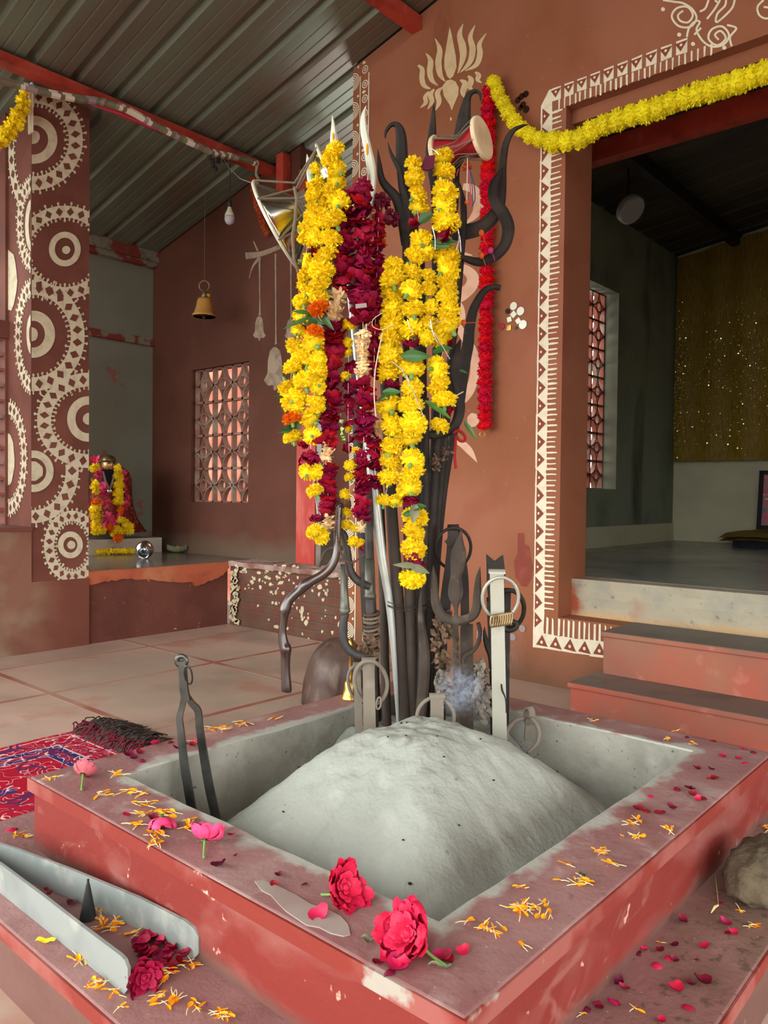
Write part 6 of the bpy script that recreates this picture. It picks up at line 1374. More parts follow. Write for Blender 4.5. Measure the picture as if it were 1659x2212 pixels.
# dry dung cake on the right platform, with straws
c = onZ(1652, 1925, ZP); mb = MB(); nn, mm = 40, 22; vs = []
for j_ in range(mm + 1):
    ph = pi * j_ / mm
    for i in range(nn):
        th = 2 * pi * i / nn; d = Vector((sin(ph) * cos(th), sin(ph) * sin(th), cos(ph)))
        r_ = 1 + .22 * mnoise.noise(d * 2.2) + .12 * mnoise.noise(d * 6) + .05 * mnoise.noise(d * 15)
        vs.append(c + Vector((d.x * .115, d.y * .068, max(-.040, d.z * .052) + .0405)) * 1.0 + Vector((d.x * .09 * (r_ - 1), d.y * .06 * (r_ - 1), d.z * .05 * (r_ - 1))))
mb.add(vs, [(j_ * nn + i, (j_ + 1) * nn + i, (j_ + 1) * nn + (i + 1) % nn, j_ * nn + (i + 1) % nn) for j_ in range(mm) for i in range(nn)])
dg = mb.build('dung_cake', 'dung', smooth=True); tag(dg, 'rough brown dung cake lying on the platform at the right edge', 'dung cake')
for a, b, w_ in (((1545, 1890), (1552, 1955), 3), ((1552, 1955), (1536, 1972), 6), ((1582, 1932), (1590, 1942), 2.5), ((1610, 1925), (1625, 1945), 2)):
    mb = MB(); p0, p1 = onZ(a[0], a[1], ZP + .012), onZ(b[0], b[1], ZP + .004); mb.tube([p0, (p0 + p1) / 2 + Vector((0, 0, .004)), p1], [px(w_ / 2, 1.4) * .6, px(w_ / 2, 1.4), px(w_ / 2, 1.4) * .4], 5, flat=.4)
    tag(mb.build('straw', 'straw'), 'pale dry straw sticking out from the dung cake', 'straw', 'straws at the dung cake')

# rounded standing stone beyond the pit
c = onZ(706, 1555, 0); c = Vector((2.40, 2.40, 0)); mb = MB(); nn, mm = 48, 28; vs = []
for j_ in range(mm + 1):
    v = j_ / mm; z = .288 * v; rad = .136 * (1 - max(0, (v - .35) / .65) ** 2.6) ** .5 * (1 - .10 * v) if v < 1 else .004
    for i in range(nn):
        th = 2 * pi * i / nn; d = Vector((cos(th), sin(th), z * 4)); q = 1 + .05 * mnoise.noise(d * 1.4) + .02 * mnoise.noise(d * 5)
        vs.append(c + Vector((cos(th) * rad * q, sin(th) * rad * q, z)) + SIDE * (.028 * v))
mb.add(vs, [(j_ * nn + i, j_ * nn + (i + 1) % nn, (j_ + 1) * nn + (i + 1) % nn, (j_ + 1) * nn + i) for j_ in range(mm) for i in range(nn)] + [tuple(range(nn - 1, -1, -1)), tuple(mm * nn + i for i in range(nn))])
tag(mb.build('standing_stone', 'stone', smooth=True), 'rounded reddish brown standing stone on the floor behind the pit', 'stone')
# brass hand bell on the far corner of the rim
c = onZ(757, 1509, .2915); t = thing('hand_bell', c, 'golden brass hand bell on the far rim, half hidden behind the grey tongs', 'bell')
mb = MB(); mb.lathe([(.030, 0), (.031, .003), (.024, .012), (.0205, .030), (.019, .048), (.013, .057), (.006, .060)], 24, c); mb.build('body', 'brass', parent=t, smooth=True)
mb = MB(); mb.lathe([(.006, .058), (.0085, .064), (.005, .070), (.0085, .078), (.005, .086), (.007, .100), (.005, .125), (.009, .132), (.010, .142), (.007, .152), (.012, .160), (.009, .172), (.003, .186)], 14, c); mb.build('handle', 'brass', parent=t, smooth=True)
# slate block behind the right rim
mb = MB(); mb.prism([at(a, b, 2.86) for a, b in ((1425, 1560), (1425, 1533), (1462, 1520), (1466, 1524), (1466, 1562))], VIEW * .12)
ob = mb.build('slate_block', 'slate'); tag(ob, 'dark grey slate block at the foot of the steps behind the rim', 'block')

# rug with fringe, and the dark mat beneath
def rugmat():
    ma = bpy.data.materials.new('woven_rug'); ma.use_nodes = True; nt = ma.node_tree; N = nt.nodes; L = nt.links; b = N['Principled BSDF']
    b.inputs['Roughness'].default_value = .95; b.inputs['Specular IOR Level'].default_value = .1
    tc = N.new('ShaderNodeTexCoord'); s = N.new('ShaderNodeSeparateXYZ'); L.new(tc.outputs['Object'], s.inputs[0])
    def m2(op, a, c=0, d=None):
        n = N.new('ShaderNodeMath'); n.operation = op
        for i, v in enumerate((a, c) if d is None else (a, c, d)):
            if isinstance(v, (int, float)): n.inputs[i].default_value = v
            else: L.new(v, n.inputs[i])
        return n.outputs[0]
    # distance from the border of the 1.30 x 0.94 m rug (object origin at its centre)
    e = m2('MINIMUM', m2('SUBTRACT', .65, m2('ABSOLUTE', s.outputs[0])), m2('SUBTRACT', .425, m2('ABSOLUTE', s.outputs[1])))
    r = N.new('ShaderNodeValToRGB'); r.color_ramp.interpolation = 'CONSTANT'; L.new(m2('MULTIPLY', e, 2.0), r.inputs[0])
    cols = [(0, (176, 22, 46)), (.05, (220, 190, 190)), (.06, (168, 22, 52)), (.22, (208, 180, 190)), (.235, (44, 46, 104)), (.28, (150, 40, 70)), (.34, (44, 46, 110)), (.38, (206, 180, 180)), (.39, (172, 16, 46)), (.80, (60, 50, 104)), (.84, (165, 18, 48))]
    el = r.color_ramp.elements
    el[0].position, el[0].color = 0, lin(cols[0][1]); el[1].position, el[1].color = cols[1][0], lin(cols[1][1])
    for p_, c_ in cols[2:]: q = el.new(p_); q.color = lin(c_)
    def contour(sc_, di, lo, seed):
        mp = N.new('ShaderNodeMapping'); mp.inputs['Location'].default_value = (seed, seed * 2, 0); L.new(tc.outputs['Object'], mp.inputs[0])
        n = N.new('ShaderNodeTexNoise'); n.inputs['Scale'].default_value = sc_; n.inputs['Detail'].default_value = 0; n.inputs['Distortion'].default_value = di; L.new(mp.outputs[0], n.inputs['Vector'])
        return m2('LESS_THAN', m2('ABSOLUTE', m2('SUBTRACT', n.outputs[0], .5)), lo)
    cur = r.outputs[0]
    for sc_, di, lo, seed, c_, lim in ((17, 1.6, .020, 3, (226, 190, 184), None), (9, .8, .022, 21, (92, 40, 84), 1)):
        mx = N.new('ShaderNodeMix'); mx.data_type = 'RGBA'; L.new(contour(sc_, di, lo, seed), mx.inputs[0]); L.new(cur, mx.inputs[6]); mx.inputs[7].default_value = lin(c_); cur = mx.outputs[2]
    L.new(cur, b.inputs['Base Color'])
    w_ = N.new('ShaderNodeTexNoise'); w_.inputs['Scale'].default_value = 300; bp = N.new('ShaderNodeBump'); bp.inputs['Strength'].default_value = .4; bp.inputs['Distance'].default_value = .004; L.new(w_.outputs[0], bp.inputs['Height']); L.new(bp.outputs[0], b.inputs['Normal'])
    return ma
M['rug'] = rugmat()
RX1 = onZ(160, 1580, .012).x; RY1 = onZ(160, 1580, .012).y
rc = Vector((RX1 - .65, RY1 - .425, .006))
t = thing('rug', rc, 'red and blue patterned rug with dark fringed end left of the fire pit', 'rug')
mb = MB(); mb.grid(50, 36, lambda u, v: (rc.x - .65 + 1.3 * u, rc.y - .425 + .85 * v, .0135 + .004 * mnoise.noise(Vector((u * 5, v * 5, 0)))))
k = 51 * 37; o_ = len(mb.v); mb.v += [Vector((q.x, q.y, .0055)) for q in mb.v]; mb.f += [[i + o_ for i in reversed(f)] for f in mb.f[:]]; mb.mi += [0] * len(mb.mi)
ed = list(range(51)) + [j_ * 51 + 50 for j_ in range(1, 37)] + [36 * 51 + i for i in range(49, -1, -1)] + [j_ * 51 for j_ in range(35, 0, -1)]
for a in range(len(ed)): b = ed[(a + 1) % len(ed)]; mb.f.append([ed[a], b, b + o_, ed[a] + o_]); mb.mi.append(0)
mb.build('pile', 'rug', parent=t, smooth=False)
for ma, n, L0, y0, y1 in (('wool_red', 240, .12, 0, .85), ('wool_dark', 520, .20, 0, .85)):
    mb = MB()
    for i in range(n):
        y = rc.y - .425 + y0 + (y1 - y0) * R.random(); x = RX1 - .01; L_ = L0 * R.uniform(.6, 1.15); a = R.gauss(0, .35); pts = []; 
        for q in range(6):
            f = q / 5; pts.append((x + L_ * f * cos(a) + R.gauss(0, .003), y + L_ * f * sin(a) + R.gauss(0, .004), .012 + .028 * f * (1 - f) * 4 * R.uniform(.1, 1) * (1.2 if ma == 'wool_dark' else 1.25)))
        mb.tube(pts, .0026, 4, caps=False)
    mb.build('fringe', ma, parent=t)['kind'] = 'stuff'
mt = thing('wool_mat', (rc.x, rc.y - .05, .001), 'dark shaggy wool mat showing beneath the edge of the patterned rug', 'mat')
mb = MB(); mb.box((rc.x - .7, rc.y - .485, .0008), (RX1 - .02, rc.y + .3, .005)); mb.build('base', 'wool_dark', parent=mt)
mb = MB()
for i in range(420):
    x = R.uniform(rc.x - .7, RX1); y = rc.y - .44 - R.random() * .02; L_ = R.uniform(.01, .02); a = -pi / 2 + R.gauss(0, .6); mb.tube([(x, y, .006), (x + L_ * .5 * cos(a), y + L_ * .5 * sin(a), .015), (x + L_ * cos(a), y + L_ * sin(a), .006)], .0025, 4, caps=False)
mb.build('fringe', 'wool_dark', parent=mt)['kind'] = 'stuff'
# ================================================================= shrine corner, lamps, roof fittings
LZ = .4395
# statue under its garlands
Y0 = 5.56; t = thing('deity_statue', onY(236, 1150, Y0), 'small gold faced deity statue in red brocade against the grey shrine wall', 'statue')
def py_(x, y, Y): return onY(x, y, Y)
b = py_(240, 1150, Y0); u = (py_(241, 1150, Y0) - b).length
mb = MB(); prof = [(76, 0), (70, 6), (52, 28), (44, 50), (40, 80), (40, 105), (34, 122), (20, 132), (9, 136)]; vs = []; nn = 28
for r_, h in prof:
    for i in range(nn): th = 2 * pi * i / nn; vs.append(b + Vector((cos(th) * r_ * u * (1 + .04 * sin(th * 9)), sin(th) * min(r_, 46) * u * .8, h * u)))
mb.add(vs, [(j_ * nn + i, j_ * nn + (i + 1) % nn, (j_ + 1) * nn + (i + 1) % nn, (j_ + 1) * nn + i) for j_ in range(len(prof) - 1) for i in range(nn)] + [tuple(range(nn - 1, -1, -1)), tuple((len(prof) - 1) * nn + i for i in range(nn))])
mb.build('robe', 'brocade', parent=t, smooth=True)
h = py_(234, 1004, Y0 - .03)
mb = MB(); mb.ball(h, 14 * u, 18, 14, (.92, .95, 1.15)); mb.ball(h + Vector((-.2 * u, -13 * u, -1 * u)), 2.6 * u, 8, 6, (.7, 1, 1.4)); mb.ball(h + Vector((0, -11.5 * u, -8 * u)), 2.6 * u, 8, 5, (1.5, .8, .6))
mb.tube([h + Vector((0, 0, -12 * u)), h + Vector((0, 0, -22 * u))], 7 * u, 12); hd = mb.build('head', 'gold', parent=t, smooth=True)
mb = MB()
for s in (-1, 1): mb.ball(h + Vector((s * 5 * u, -12 * u, 3 * u)), 2.1 * u, 8, 6, (1.5, .6, .7)); mb.tube([h + Vector((s * 2 * u, -13 * u, 7 * u)), h + Vector((s * 9 * u, -10.5 * u, 7 * u))], .8 * u, 5)
mb.build('eyes', 'black_plastic', parent=hd)
mb = MB(); mb.lathe([(14.2 * u, 0), (14.6 * u, 4 * u), (13 * u, 9 * u), (8 * u, 13 * u), (2 * u, 15 * u)], 18, h + Vector((0, 0, 5 * u))); mb.build('crown', 'brass_old', parent=t, smooth=True)
mb = MB(); mb.prism([py_(a, b_, Y0 - .16) for a, b_ in ((222, 1014), (248, 1014), (252, 1024), (236, 1048))], (0, .08, 0)); mb.build('neck_cloth', 'dark_cloth', parent=t)
mb = MB(); mb.ball(py_(236, 1061, Y0 - .19), 5 * u, 10, 7); mb.build('pendant', 'steel_pot', parent=t, smooth=True)
mb = MB(); mb.tube([py_(a, b_, Y0 - .175) for a, b_ in ((222, 1018), (228, 1040), (236, 1058), (243, 1040), (249, 1018))], 2 * u, 6); mb.build('chain', 'tape', parent=t)
kd = mk(180, 960, 6.9125)
g = thing('marigold_garland', py_(250, 1000, 5.40), 'marigold and pink rose garland draped over the deity statue', 'garland')
def sflow(lst, k, Y, s=17.5):
    for x, y in lst:
        a, b_ = kd([(x, y)])[0]; nm, mesh = {'y': ('marigold', MS), 'o': ('orange_marigold', [MSO]), 'r': ('rose', RD)}[k]
        inst(nm, R.choice(mesh), g, py_(a, b_, Y + R.uniform(-.015, .015)), (R.random() * 6, R.random() * 6, R.random() * 6), s / 2 * u * R.uniform(.95, 1.15))
sflow([(190, 330), (150, 360), (180, 590), (160, 640), (195, 690), (190, 940), (150, 960), (210, 965), (200, 1060), (160, 1070), (200, 1150), (170, 1200), (230, 1230), (170, 1290), (230, 1295), (285, 1290), (510, 350), (530, 410), (500, 470), (540, 500), (530, 590), (500, 610), (570, 620), (520, 690), (560, 730), (500, 740), (530, 790), (510, 850), (560, 850), (560, 1130), (610, 1150), (630, 1210), (690, 1230), (710, 1290), (490, 1270), (540, 1280), (590, 1290), (460, 1320), (640, 1290)], 'y', 5.38)
sflow([(200, 855), (555, 975), (400, 1245), (490, 1395), (540, 1400)], 'o', 5.365)
sflow([(160, 240), (210, 220), (190, 400), (230, 400), (220, 470), (260, 620), (300, 600), (290, 710), (330, 740), (320, 875), (360, 890), (420, 1120), (460, 1160), (400, 1190), (500, 1150), (550, 1060), (370, 1060), (340, 1220), (590, 420), (610, 550), (630, 600), (620, 680), (650, 790), (620, 850), (620, 920), (650, 900)], 'r', 5.41, 14)
# row of marigolds in front of it, steel pot and leaf cup on the polished ledge
g = thing('marigold_garland', onZ(240, 1196, LZ), 'row of yellow marigolds laid on the polished ledge before the statue', 'garland')
for i in range(13):
    a = 196 + i * 7.3; c = onZ(a, 1199 - .15 * i, LZ); s = 11.5 * u / 2 * 1.25; inst('marigold', R.choice(MS), g, c + Vector((0, 0, s * .85)), (R.gauss(0, .4), R.gauss(0, .4), R.random() * 6), s)
    if i % 2: c = onZ(a + 3, 1194, LZ); inst('marigold', R.choice(MS), g, c + Vector((0, 0, s * .8)), (R.gauss(0, .4), R.gauss(0, .4), R.random() * 6), s)
c = onZ(312, 1206, LZ); r_ = 19.5 * (c - EYE).dot(fw) / F_PX
t = thing('steel_pot', c, 'shiny round steel pot tipped on its side on the ledge', 'pot'); axp = Vector((-.55, -.62, -.35)).normalized(); cc = c + Vector((0, 0, r_ * .98))
mb = MB(); mb.lathe([(.02 * r_, -.95 * r_), (.5 * r_, -.86 * r_), (.85 * r_, -.5 * r_), (r_, -.05 * r_), (.92 * r_, .38 * r_), (.66 * r_, .72 * r_), (.56 * r_, .80 * r_), (.66 * r_, .92 * r_), (.62 * r_, .93 * r_), (.52 * r_, .80 * r_), (.60 * r_, .70 * r_), (.85 * r_, .36 * r_), (.9 * r_, -.05 * r_), (.7 * r_, -.5 * r_), (.02 * r_, -.8 * r_)], 28, cc, axp); mb.build('body', 'steel_pot', parent=t, smooth=True)
mb = MB(); e_ = axp.orthogonal().normalized(); f_ = axp.cross(e_); mb.tube([cc + axp * (.925 * r_) + e_ * (.64 * r_ * cos(a)) + f_ * (.64 * r_ * sin(a)) for a in [2 * pi * i / 24 for i in range(24)]], .05 * r_, 6, closed=True); mb.build('lip', 'steel_pot', parent=t, smooth=True)
c = onZ(382, 1194, LZ); t = thing('leaf_cup', c, 'yellowish folded leaf cup lying on the ledge right of the steel pot', 'cup'); s = 21 * (c - EYE).dot(fw) / F_PX
mb = MB(); mb.grid(12, 6, lambda u_, v: c + SIDE * (s * (u_ - .5) * 2) + VIEW * (s * .5 * (v - .5) * 2 * math.sin(pi * (.08 + .84 * u_))) + Vector((0, 0, s * (.05 + .55 * (2 * v - 1) ** 2 + .25 * (2 * u_ - 1) ** 2)))); mb.build('bowl', 'leaf_dry', parent=t, smooth=True)
for i in range(3): inst('petal', R.choice(MP), t, c + Vector((R.uniform(-.02, .02), R.uniform(-.02, .02), s * .5)), (R.random(), R.random(), R.random() * 6), .03)

# hanging bulb
Yb = 4.21; ps = lambda a, b_: onY(a, b_, Yb); ub = px(1, (ps(496, 470) - EYE).dot(fw)); bt = ps(496, 470)
zt = roofz(Yb) - .08; t = thing('light_bulb', bt, 'unlit white light bulb hanging on a black cord below the red beam', 'light bulb')
mb = MB(); mb.tube([Vector((bt.x, bt.y, zt)), ps(497, 400), ps(496, 436)], .003, 6); mb.build('cord', 'black_plastic', parent=t)
mb = MB(); mb.lathe([(4 * ub, 0), (5 * ub, -3 * ub), (5 * ub, -12 * ub), (4 * ub, -14 * ub)], 14, ps(496, 434)); mb.build('socket', 'black_plastic', parent=t, smooth=True)
mb = MB(); mb.lathe([(4 * ub, 0), (4.2 * ub, -4 * ub), (6 * ub, -9 * ub), (9 * ub, -15 * ub), (10.5 * ub, -20 * ub), (10 * ub, -21 * ub)], 18, ps(496, 446)); mb.build('base', 'bulb_body', parent=t, smooth=True)
mb = MB(); mb.lathe([(10.3 * ub, 0), (11 * ub, -4 * ub), (10.3 * ub, -10 * ub), (7.5 * ub, -15.5 * ub), (3 * ub, -18 * ub), (.5 * ub, -18.4 * ub)], 20, ps(496, 467)); mb.build('globe', 'bulb_glass', parent=t, smooth=True)
# hanging brass bell
Yb = 4.72; ps = lambda a, b_: onY(a, b_, Yb); ub = px(1, (ps(441, 660) - EYE).dot(fw)); c = ps(441, 684)
t = thing('temple_bell', c, 'yellow brass bell hanging on a thin string before the back wall', 'bell')
mb = MB(); mb.lathe([(26 * ub, 0), (26 * ub, 2 * ub), (21 * ub, 9 * ub), (17 * ub, 22 * ub), (15 * ub, 34 * ub), (13 * ub, 39 * ub), (4 * ub, 41 * ub), (3 * ub, 39 * ub), (11 * ub, 36 * ub), (15 * ub, 20 * ub), (24 * ub, 0)], 30, c); mb.build('body', 'bell', parent=t, smooth=True)
mb = MB(); mb.lathe([(5 * ub, 40 * ub), (6 * ub, 44 * ub), (4 * ub, 50 * ub), (4 * ub, 55 * ub)], 10, c); mb.build('crown', 'brass_old', parent=t, smooth=True)
mb = MB(); rc_ = c + Vector((0, 0, 66 * ub)); mb.tube([rc_ + SIDE * (11 * ub * cos(a)) + Vector((0, 0, 11 * ub * sin(a))) for a in [2 * pi * i / 20 for i in range(20)]], 1.6 * ub, 6, closed=True); mb.build('ring', 'brass_old', parent=t, smooth=True)
mb = MB(); mb.tube([rc_ + Vector((0, 0, 11 * ub)), Vector((rc_.x, rc_.y, roofz(Yb)))], .0022, 5); mb.build('string', 'rope', parent=t)
mb = MB(); mb.ball(c + Vector((0, 0, -1 * ub)), 4 * ub, 8, 6, (1, 1, 1.3)); mb.build('clapper', 'iron', parent=t, smooth=True)
inst('marigold', MS[0], t, ps(450, 638), (1, 0, 0), 4.5 * ub)

# light tube, plugs and wire along the beam
lt_ = thing('light_tube', onY(200, 215, 4.14), 'sagging clear light tube tied along the red roof beam', 'light')
pth = smoothpts([(-20, 170, 0), (40, 184, 0), (100, 200, 0), (160, 212, 0), (220, 220, 0), (270, 235, 0), (320, 262, 0), (370, 288, 0), (420, 312, 0), (455, 328, 0), (500, 338, 0), (535, 346, 0), (550, 352, 0)], 6)
mb = MB(); mb.tube([onY(a, b_, 4.13) for a, b_, _ in pth], .018, 8); mb.build('tube', 'rope_light', parent=lt_, smooth=True)
for i in range(2, len(pth), 1):
    p = onY(pth[i][0], pth[i][1], 4.13); q = onY(pth[i - 1][0], pth[i - 1][1], 4.13); d = (p - q).normalized()
    mb = MB(); mb.tube([p - d * .02, p + d * .02], .0215, 8); mb.build('segment', R.choice(['thread_white', 'leaf_dry', 'rope', 'tape']), parent=lt_)
mb = MB(); mb.tube([onY(a, b_, 4.13) for a, b_ in ((550, 352), (555, 362), (554, 380), (562, 392))], .012, 8); mb.build('tail', 'rope_light', parent=lt_, smooth=True)
pl = thing('plug_cluster', onY(465, 350, 4.12), 'cluster of black electric plugs hanging from the beam end', 'plug')
for x, y, w_, h_, an in ((460, 352, 7, 20, .15), (472, 346, 7, 14, -.1), (466, 365, 6, 10, .05), (486, 348, 9, 6, 0), (452, 340, 5, 10, .3)):
    mb = MB(); c = onY(x, y, 4.12); k = .0026; mb.obox(c, ((cos(an), 0, sin(an)), (0, 1, 0), (-sin(an), 0, cos(an))), (w_ * k * .5, .012, h_ * k * .5)); mb.build('plug', 'black_plastic', parent=pl, bevel=.003)
mb = MB(); a_ = onY(480, 338, 4.12); b_ = at(557, 400, 2.22); mb.tube([a_, a_.lerp(b_, .35) - Vector((0, 0, .03)), a_.lerp(b_, .7) - Vector((0, 0, .03)), b_], .0018, 5)
tag(mb.build('wire', 'rope'), 'thin pale wire running from the black plugs to the silver drum', 'wire')
mb = MB(); mb.tube([onY(a, b_, 4.135) for a, b_ in ((200, 228), (260, 246), (320, 272), (360, 290), (400, 304))], .003, 5); tag(mb.build('wire', 'tassel_pink'), 'dark purple wire running under the light tube', 'wire')
g = thing('dried_garland', onX(548, 385, 3.52), 'dark orange dried garland hanging on the wall behind the silver drum', 'garland')
for i in range(15):
    f = i / 14; inst('dried_marigold', MDO, g, onX(546 + 30 * f ** 1.6, 386 + 118 * f, 3.53), (R.random() * 6, R.random() * 6, 0), .030 * R.uniform(.85, 1.1))
# marigold string at the top left of the pier
g = thing('marigold_garland', onY(58, 190, 4.30), 'short yellow marigold garland hanging at the top of the painted pier', 'garland')
for a, b_ in ((52, 200), (44, 214), (56, 222), (42, 232), (54, 238), (34, 246), (46, 254), (28, 262), (38, 270), (18, 276), (30, 286), (10, 286), (20, 296), (4, 302), (-6, 312), (10, 306)): inst('marigold', R.choice(MS), g, onY(a, b_, 4.30), (R.random() * 6, R.random() * 6, R.random() * 6), .034 * R.uniform(.9, 1.15))
mb = MB(); mb.tube([onY(a, b_, 4.30) for a, b_ in ((62, 188), (50, 215), (36, 250), (20, 280), (-10, 315))], .003, 5); mb.build('string', 'rope', parent=g)
mb = MB(); c = onY(66, 196, 4.34); mb.box((c.x - .012, 4.30, c.z - .24), (c.x - .002, 4.345, c.z + .03)); tag(mb.build('batten', 'white_paint'), 'narrow white batten on the pier beside the short marigold garland', 'batten')

# pale sacks outside, seen past the door post
for i, (x, y, rx, ry, d, lb) in enumerate(((716, 1228, 36, 15, 5.5, 'pale sack at the bottom of the pile beyond the brick ledge'), (706, 1190, 30, 20, 5.65, 'pale sack in the middle of the pile beyond the brick ledge'), (735, 1165, 34, 24, 5.9, 'pale sack highest on the pile beyond the brick ledge'))):
    c = at(x, y, d); mb = MB(); nn, mm = 20, 12; vs = []
    for j_ in range(mm + 1):
        for q in range(nn):
            ph, th = pi * j_ / mm, 2 * pi * q / nn; e_ = Vector((sin(ph) * cos(th), sin(ph) * sin(th), cos(ph))); f = 1 + .1 * mnoise.noise(e_ * 2 + Vector((i * 5, 0, 0)))
            vs.append(c + (SIDE * (e_.x * px(rx, d)) + VIEW * (e_.y * .2) + Vector((0, 0, e_.z * px(ry, d)))) * f)
    mb.add(vs, [(j_ * nn + q, (j_ + 1) * nn + q, (j_ + 1) * nn + (q + 1) % nn, j_ * nn + (q + 1) % nn) for j_ in range(mm) for q in range(nn)])
    tag(mb.build('sack', 'cloth_white', smooth=True), lb, 'sack', 'sacks outside')
mb = MB(); mb.box((3.75, 3.0, -.3), (5.3, 4.55, .42)); struct(mb, 'trim_10', 'earth')
mb = MB(); rod(mb, [(690, 1225, 5), (700, 1196, 6), (716, 1184, 7), (740, 1180, 6), (760, 1172, 5)], 4.95); tag(mb.build('branch', 'dung', smooth=True), 'bent dry branch in front of the pale sacks', 'branch')

# ================================================================= things in the room behind the doorway
XC = RX - .05
bl, tl = onX(1457, 998, XC), onX(1457, 562, XC); y1 = bl.y; mb = MB(); zt0 = tl.z
def cur(u_, v):
    y = y1 - u_ * 2.6; z = bl.z + v * (zt0 + .14 * (u_ * 2.6) - bl.z)
    return (XC - .02 - .012 * sin(u_ * 60) - .01 * sin(u_ * 23 + v * 3) - .02 * (1 - v), y, z)
t = thing('gold_curtain', (XC, y1 - 1.3, bl.z), 'gold sequinned cloth curtain on the back wall of the dark room', 'curtain')
mb.grid(140, 12, cur); mb.build('cloth', 'gold_cloth', parent=t, smooth=True)
mb = MB()
for i in range(1500):
    u_ = min(.999, abs(R.choice([R.gauss(.02, .012), R.gauss(.15, .05), R.gauss(.27, .04), R.random() * .5]))); v = min(.97, max(.02, R.choice([R.uniform(.05, .7), R.gauss(.42, .16)])))
    c = Vector(cur(u_, v)) - Vector((.006, 0, 0)); nrm = Vector((-1, R.gauss(0, .5), R.gauss(-.1, .4))).normalized(); a = nrm.orthogonal().normalized(); b_ = nrm.cross(a); s = R.uniform(.003, .0075)
    mb.poly([c + a * s, c + b_ * s, c - a * s, c - b_ * s])
mb.build('sequins', 'sequin', parent=t)['kind'] = 'stuff'
# framed picture on its cloth covered stand
XP = RX - .45; p0, p1 = onX(1636, 1016, XP), onX(1622, 1143, XP)
t = thing('framed_picture', (XP, p1.y - .3, p1.z), 'black framed devotional picture standing at the right in the dark room', 'picture')
ya, za, zb = p0.y, p0.z, p1.z; lean = .06; mb = MB()
def fr(y, z, o=0): return Vector((XP + lean * (z - zb) / (za - zb) + o, y, z))
fwid = .035
for (ya_, yb_, z0, z1) in ((ya, ya - .60, zb, zb + fwid), (ya, ya - .60, za - fwid, za), (ya, ya - fwid, zb, za), (ya - .60 + fwid, ya - .60, zb, za)):
    q = [fr(ya_, z0), fr(yb_, z0), fr(yb_, z1), fr(ya_, z1)]; mb.prism(q, (.03, 0, 0))
mb.build('frame', 'frame_black', parent=t)
mb = MB(); mb.prism([fr(ya - fwid, zb + fwid, .012), fr(ya - .60 + fwid, zb + fwid, .012), fr(ya - .60 + fwid, za - fwid, .012), fr(ya - fwid, za - fwid, .012)], (.006, 0, 0)); mb.build('print', 'picture', parent=t)
c0, c1 = onX(1565, 1150, XP - .12), onX(1570, 1172, XP - .1)
t = thing('low_stand', (XP, c0.y - .5, RZ), 'low dark stand with a gold cloth top below the framed picture', 'stand')
mb = MB(); mb.box((XP - .16, c0.y - 1.1, RZ), (XP + .25, c0.y - .08, zb - .06)); mb.build('base', 'dark_cloth', parent=t)
mb = MB(); mb.grid(30, 8, lambda u_, v: (XP - .22 + .5 * v, c0.y + .02 - 1.15 * u_, zb - .012 - .045 * (1 - v) ** 3 - .02 * (1 - min(1, u_ * 8)) + .008 * mnoise.noise(Vector((u_ * 14, v * 4, 0)))))
o_ = len(mb.v); mb.v += [q - Vector((0, 0, .03)) for q in mb.v]; mb.f += [[i + o_ for i in reversed(f)] for f in mb.f[:]]; mb.mi += [0] * len(mb.mi); mb.build('cloth_top', 'gold_cloth', parent=t, smooth=True)
t = thing('disc_light', onY(1365, 452, RY - .5), 'unlit round white disc lamp near the ceiling of the dark room', 'lamp')
c = onY(1366, 455, RY - .5); axl = (-VIEW * .62 + SIDE * .38 - Vector((0, 0, .62))).normalized(); rl = px(31, (c - EYE).dot(fw))
mb = MB(); mb.lathe([(rl * .6, -.06), (rl * .97, -.05), (rl, -.045), (rl, .0), (rl * .96, .006)], 32, c, axl); mb.build('housing', 'lamp_white', parent=t, smooth=True)
mb = MB(); mb.lathe([(rl * .92, .004), (rl * .9, .008)], 32, c, axl); mb.build('diffuser', 'bulb_glass', parent=t)
mb = MB(); top = c - axl * .055; mb.tube([top, Vector((top.x + .05, top.y + .02, rroof(top.y)))], .008, 6); mb.build('cable', 'black_plastic', parent=t)

# lamp added to brighten the room, standing in for daylight at its pierced window
area('daylight_fill_room', ((WX0 + WX1) / 2, RY + .45, (WZ0 + WZ1) / 2 + .1), ((WX0 + WX1) / 2, RY - 2, (WZ0 + WZ1) / 2 - .3), .8, 1.4, 8, (1, .96, .9))

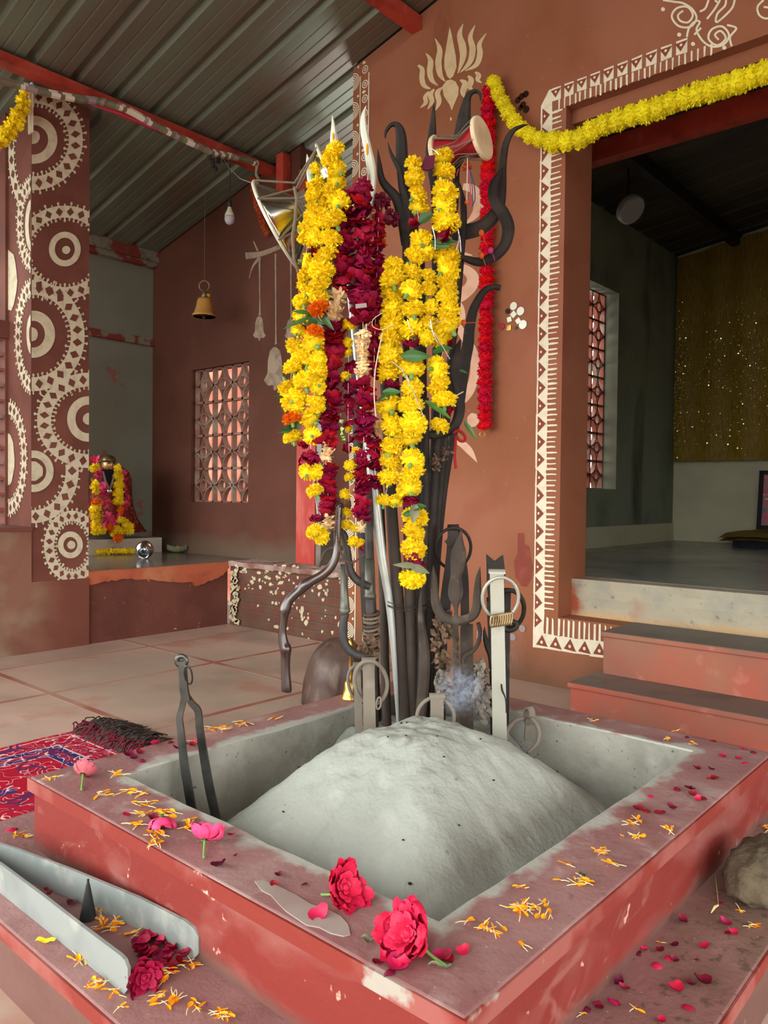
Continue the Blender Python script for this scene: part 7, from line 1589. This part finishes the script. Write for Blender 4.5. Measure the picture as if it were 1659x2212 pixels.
# ================================================================= smoke rising behind the ash
def smoke(name, pts, dens, label, col=(.72, .82, 1.0)):
    t = bpy.data.materials.new(name); t.use_nodes = True; nt = t.node_tree; N = nt.nodes; L = nt.links
    N.remove(N['Principled BSDF']); v = N.new('ShaderNodeVolumePrincipled'); v.inputs['Color'].default_value = (*col, 1); v.inputs['Anisotropy'].default_value = .1
    tc = N.new('ShaderNodeTexCoord'); nz = N.new('ShaderNodeTexNoise'); nz.inputs['Scale'].default_value = 2.6; nz.inputs['Detail'].default_value = 5; nz.inputs['Distortion'].default_value = 2.2; L.new(tc.outputs['Object'], nz.inputs['Vector'])
    r = N.new('ShaderNodeMapRange'); r.inputs[1].default_value = .47; r.inputs[2].default_value = .68; r.inputs[4].default_value = dens; L.new(nz.outputs[0], r.inputs[0])
    # thins out towards the edge of the puff
    gr = N.new('ShaderNodeTexGradient'); gr.gradient_type = 'SPHERICAL'; mp = N.new('ShaderNodeMapping'); mp.inputs['Location'].default_value = (-1, -1, -1); mp.inputs['Scale'].default_value = (2, 2, 2); L.new(tc.outputs['Generated'], mp.inputs[0]); L.new(mp.outputs[0], gr.inputs[0])
    mu = N.new('ShaderNodeMath'); mu.operation = 'MULTIPLY'; L.new(r.outputs[0], mu.inputs[0]); L.new(gr.outputs[1], mu.inputs[1]); L.new(mu.outputs[0], v.inputs['Density'])
    L.new(v.outputs[0], N['Material Output'].inputs['Volume'])
    x, y, rx, ry, d, dp = pts; c = at(x, y, d); mb = MB(); mb.ball((0, 0, 0), 1, 20, 14)
    me = mb.mesh(name, [t]); o = bpy.data.objects.new(name, me); COL.objects.link(o); o.location = c; o.scale = (px(rx, d), dp, px(ry, d)); o.rotation_euler = (0, 0, YAW - pi / 2)
    return tag(o, label, 'smoke', kind='stuff')
smoke('smoke', (995, 1490, 58, 62, 2.00, .05), 62, 'bluish white puff of smoke above the half buried tongs')
smoke('smoke', (1098, 1400, 40, 130, 2.2, .05), 10, 'faint smoke drifting up right of the pale steel tongs')
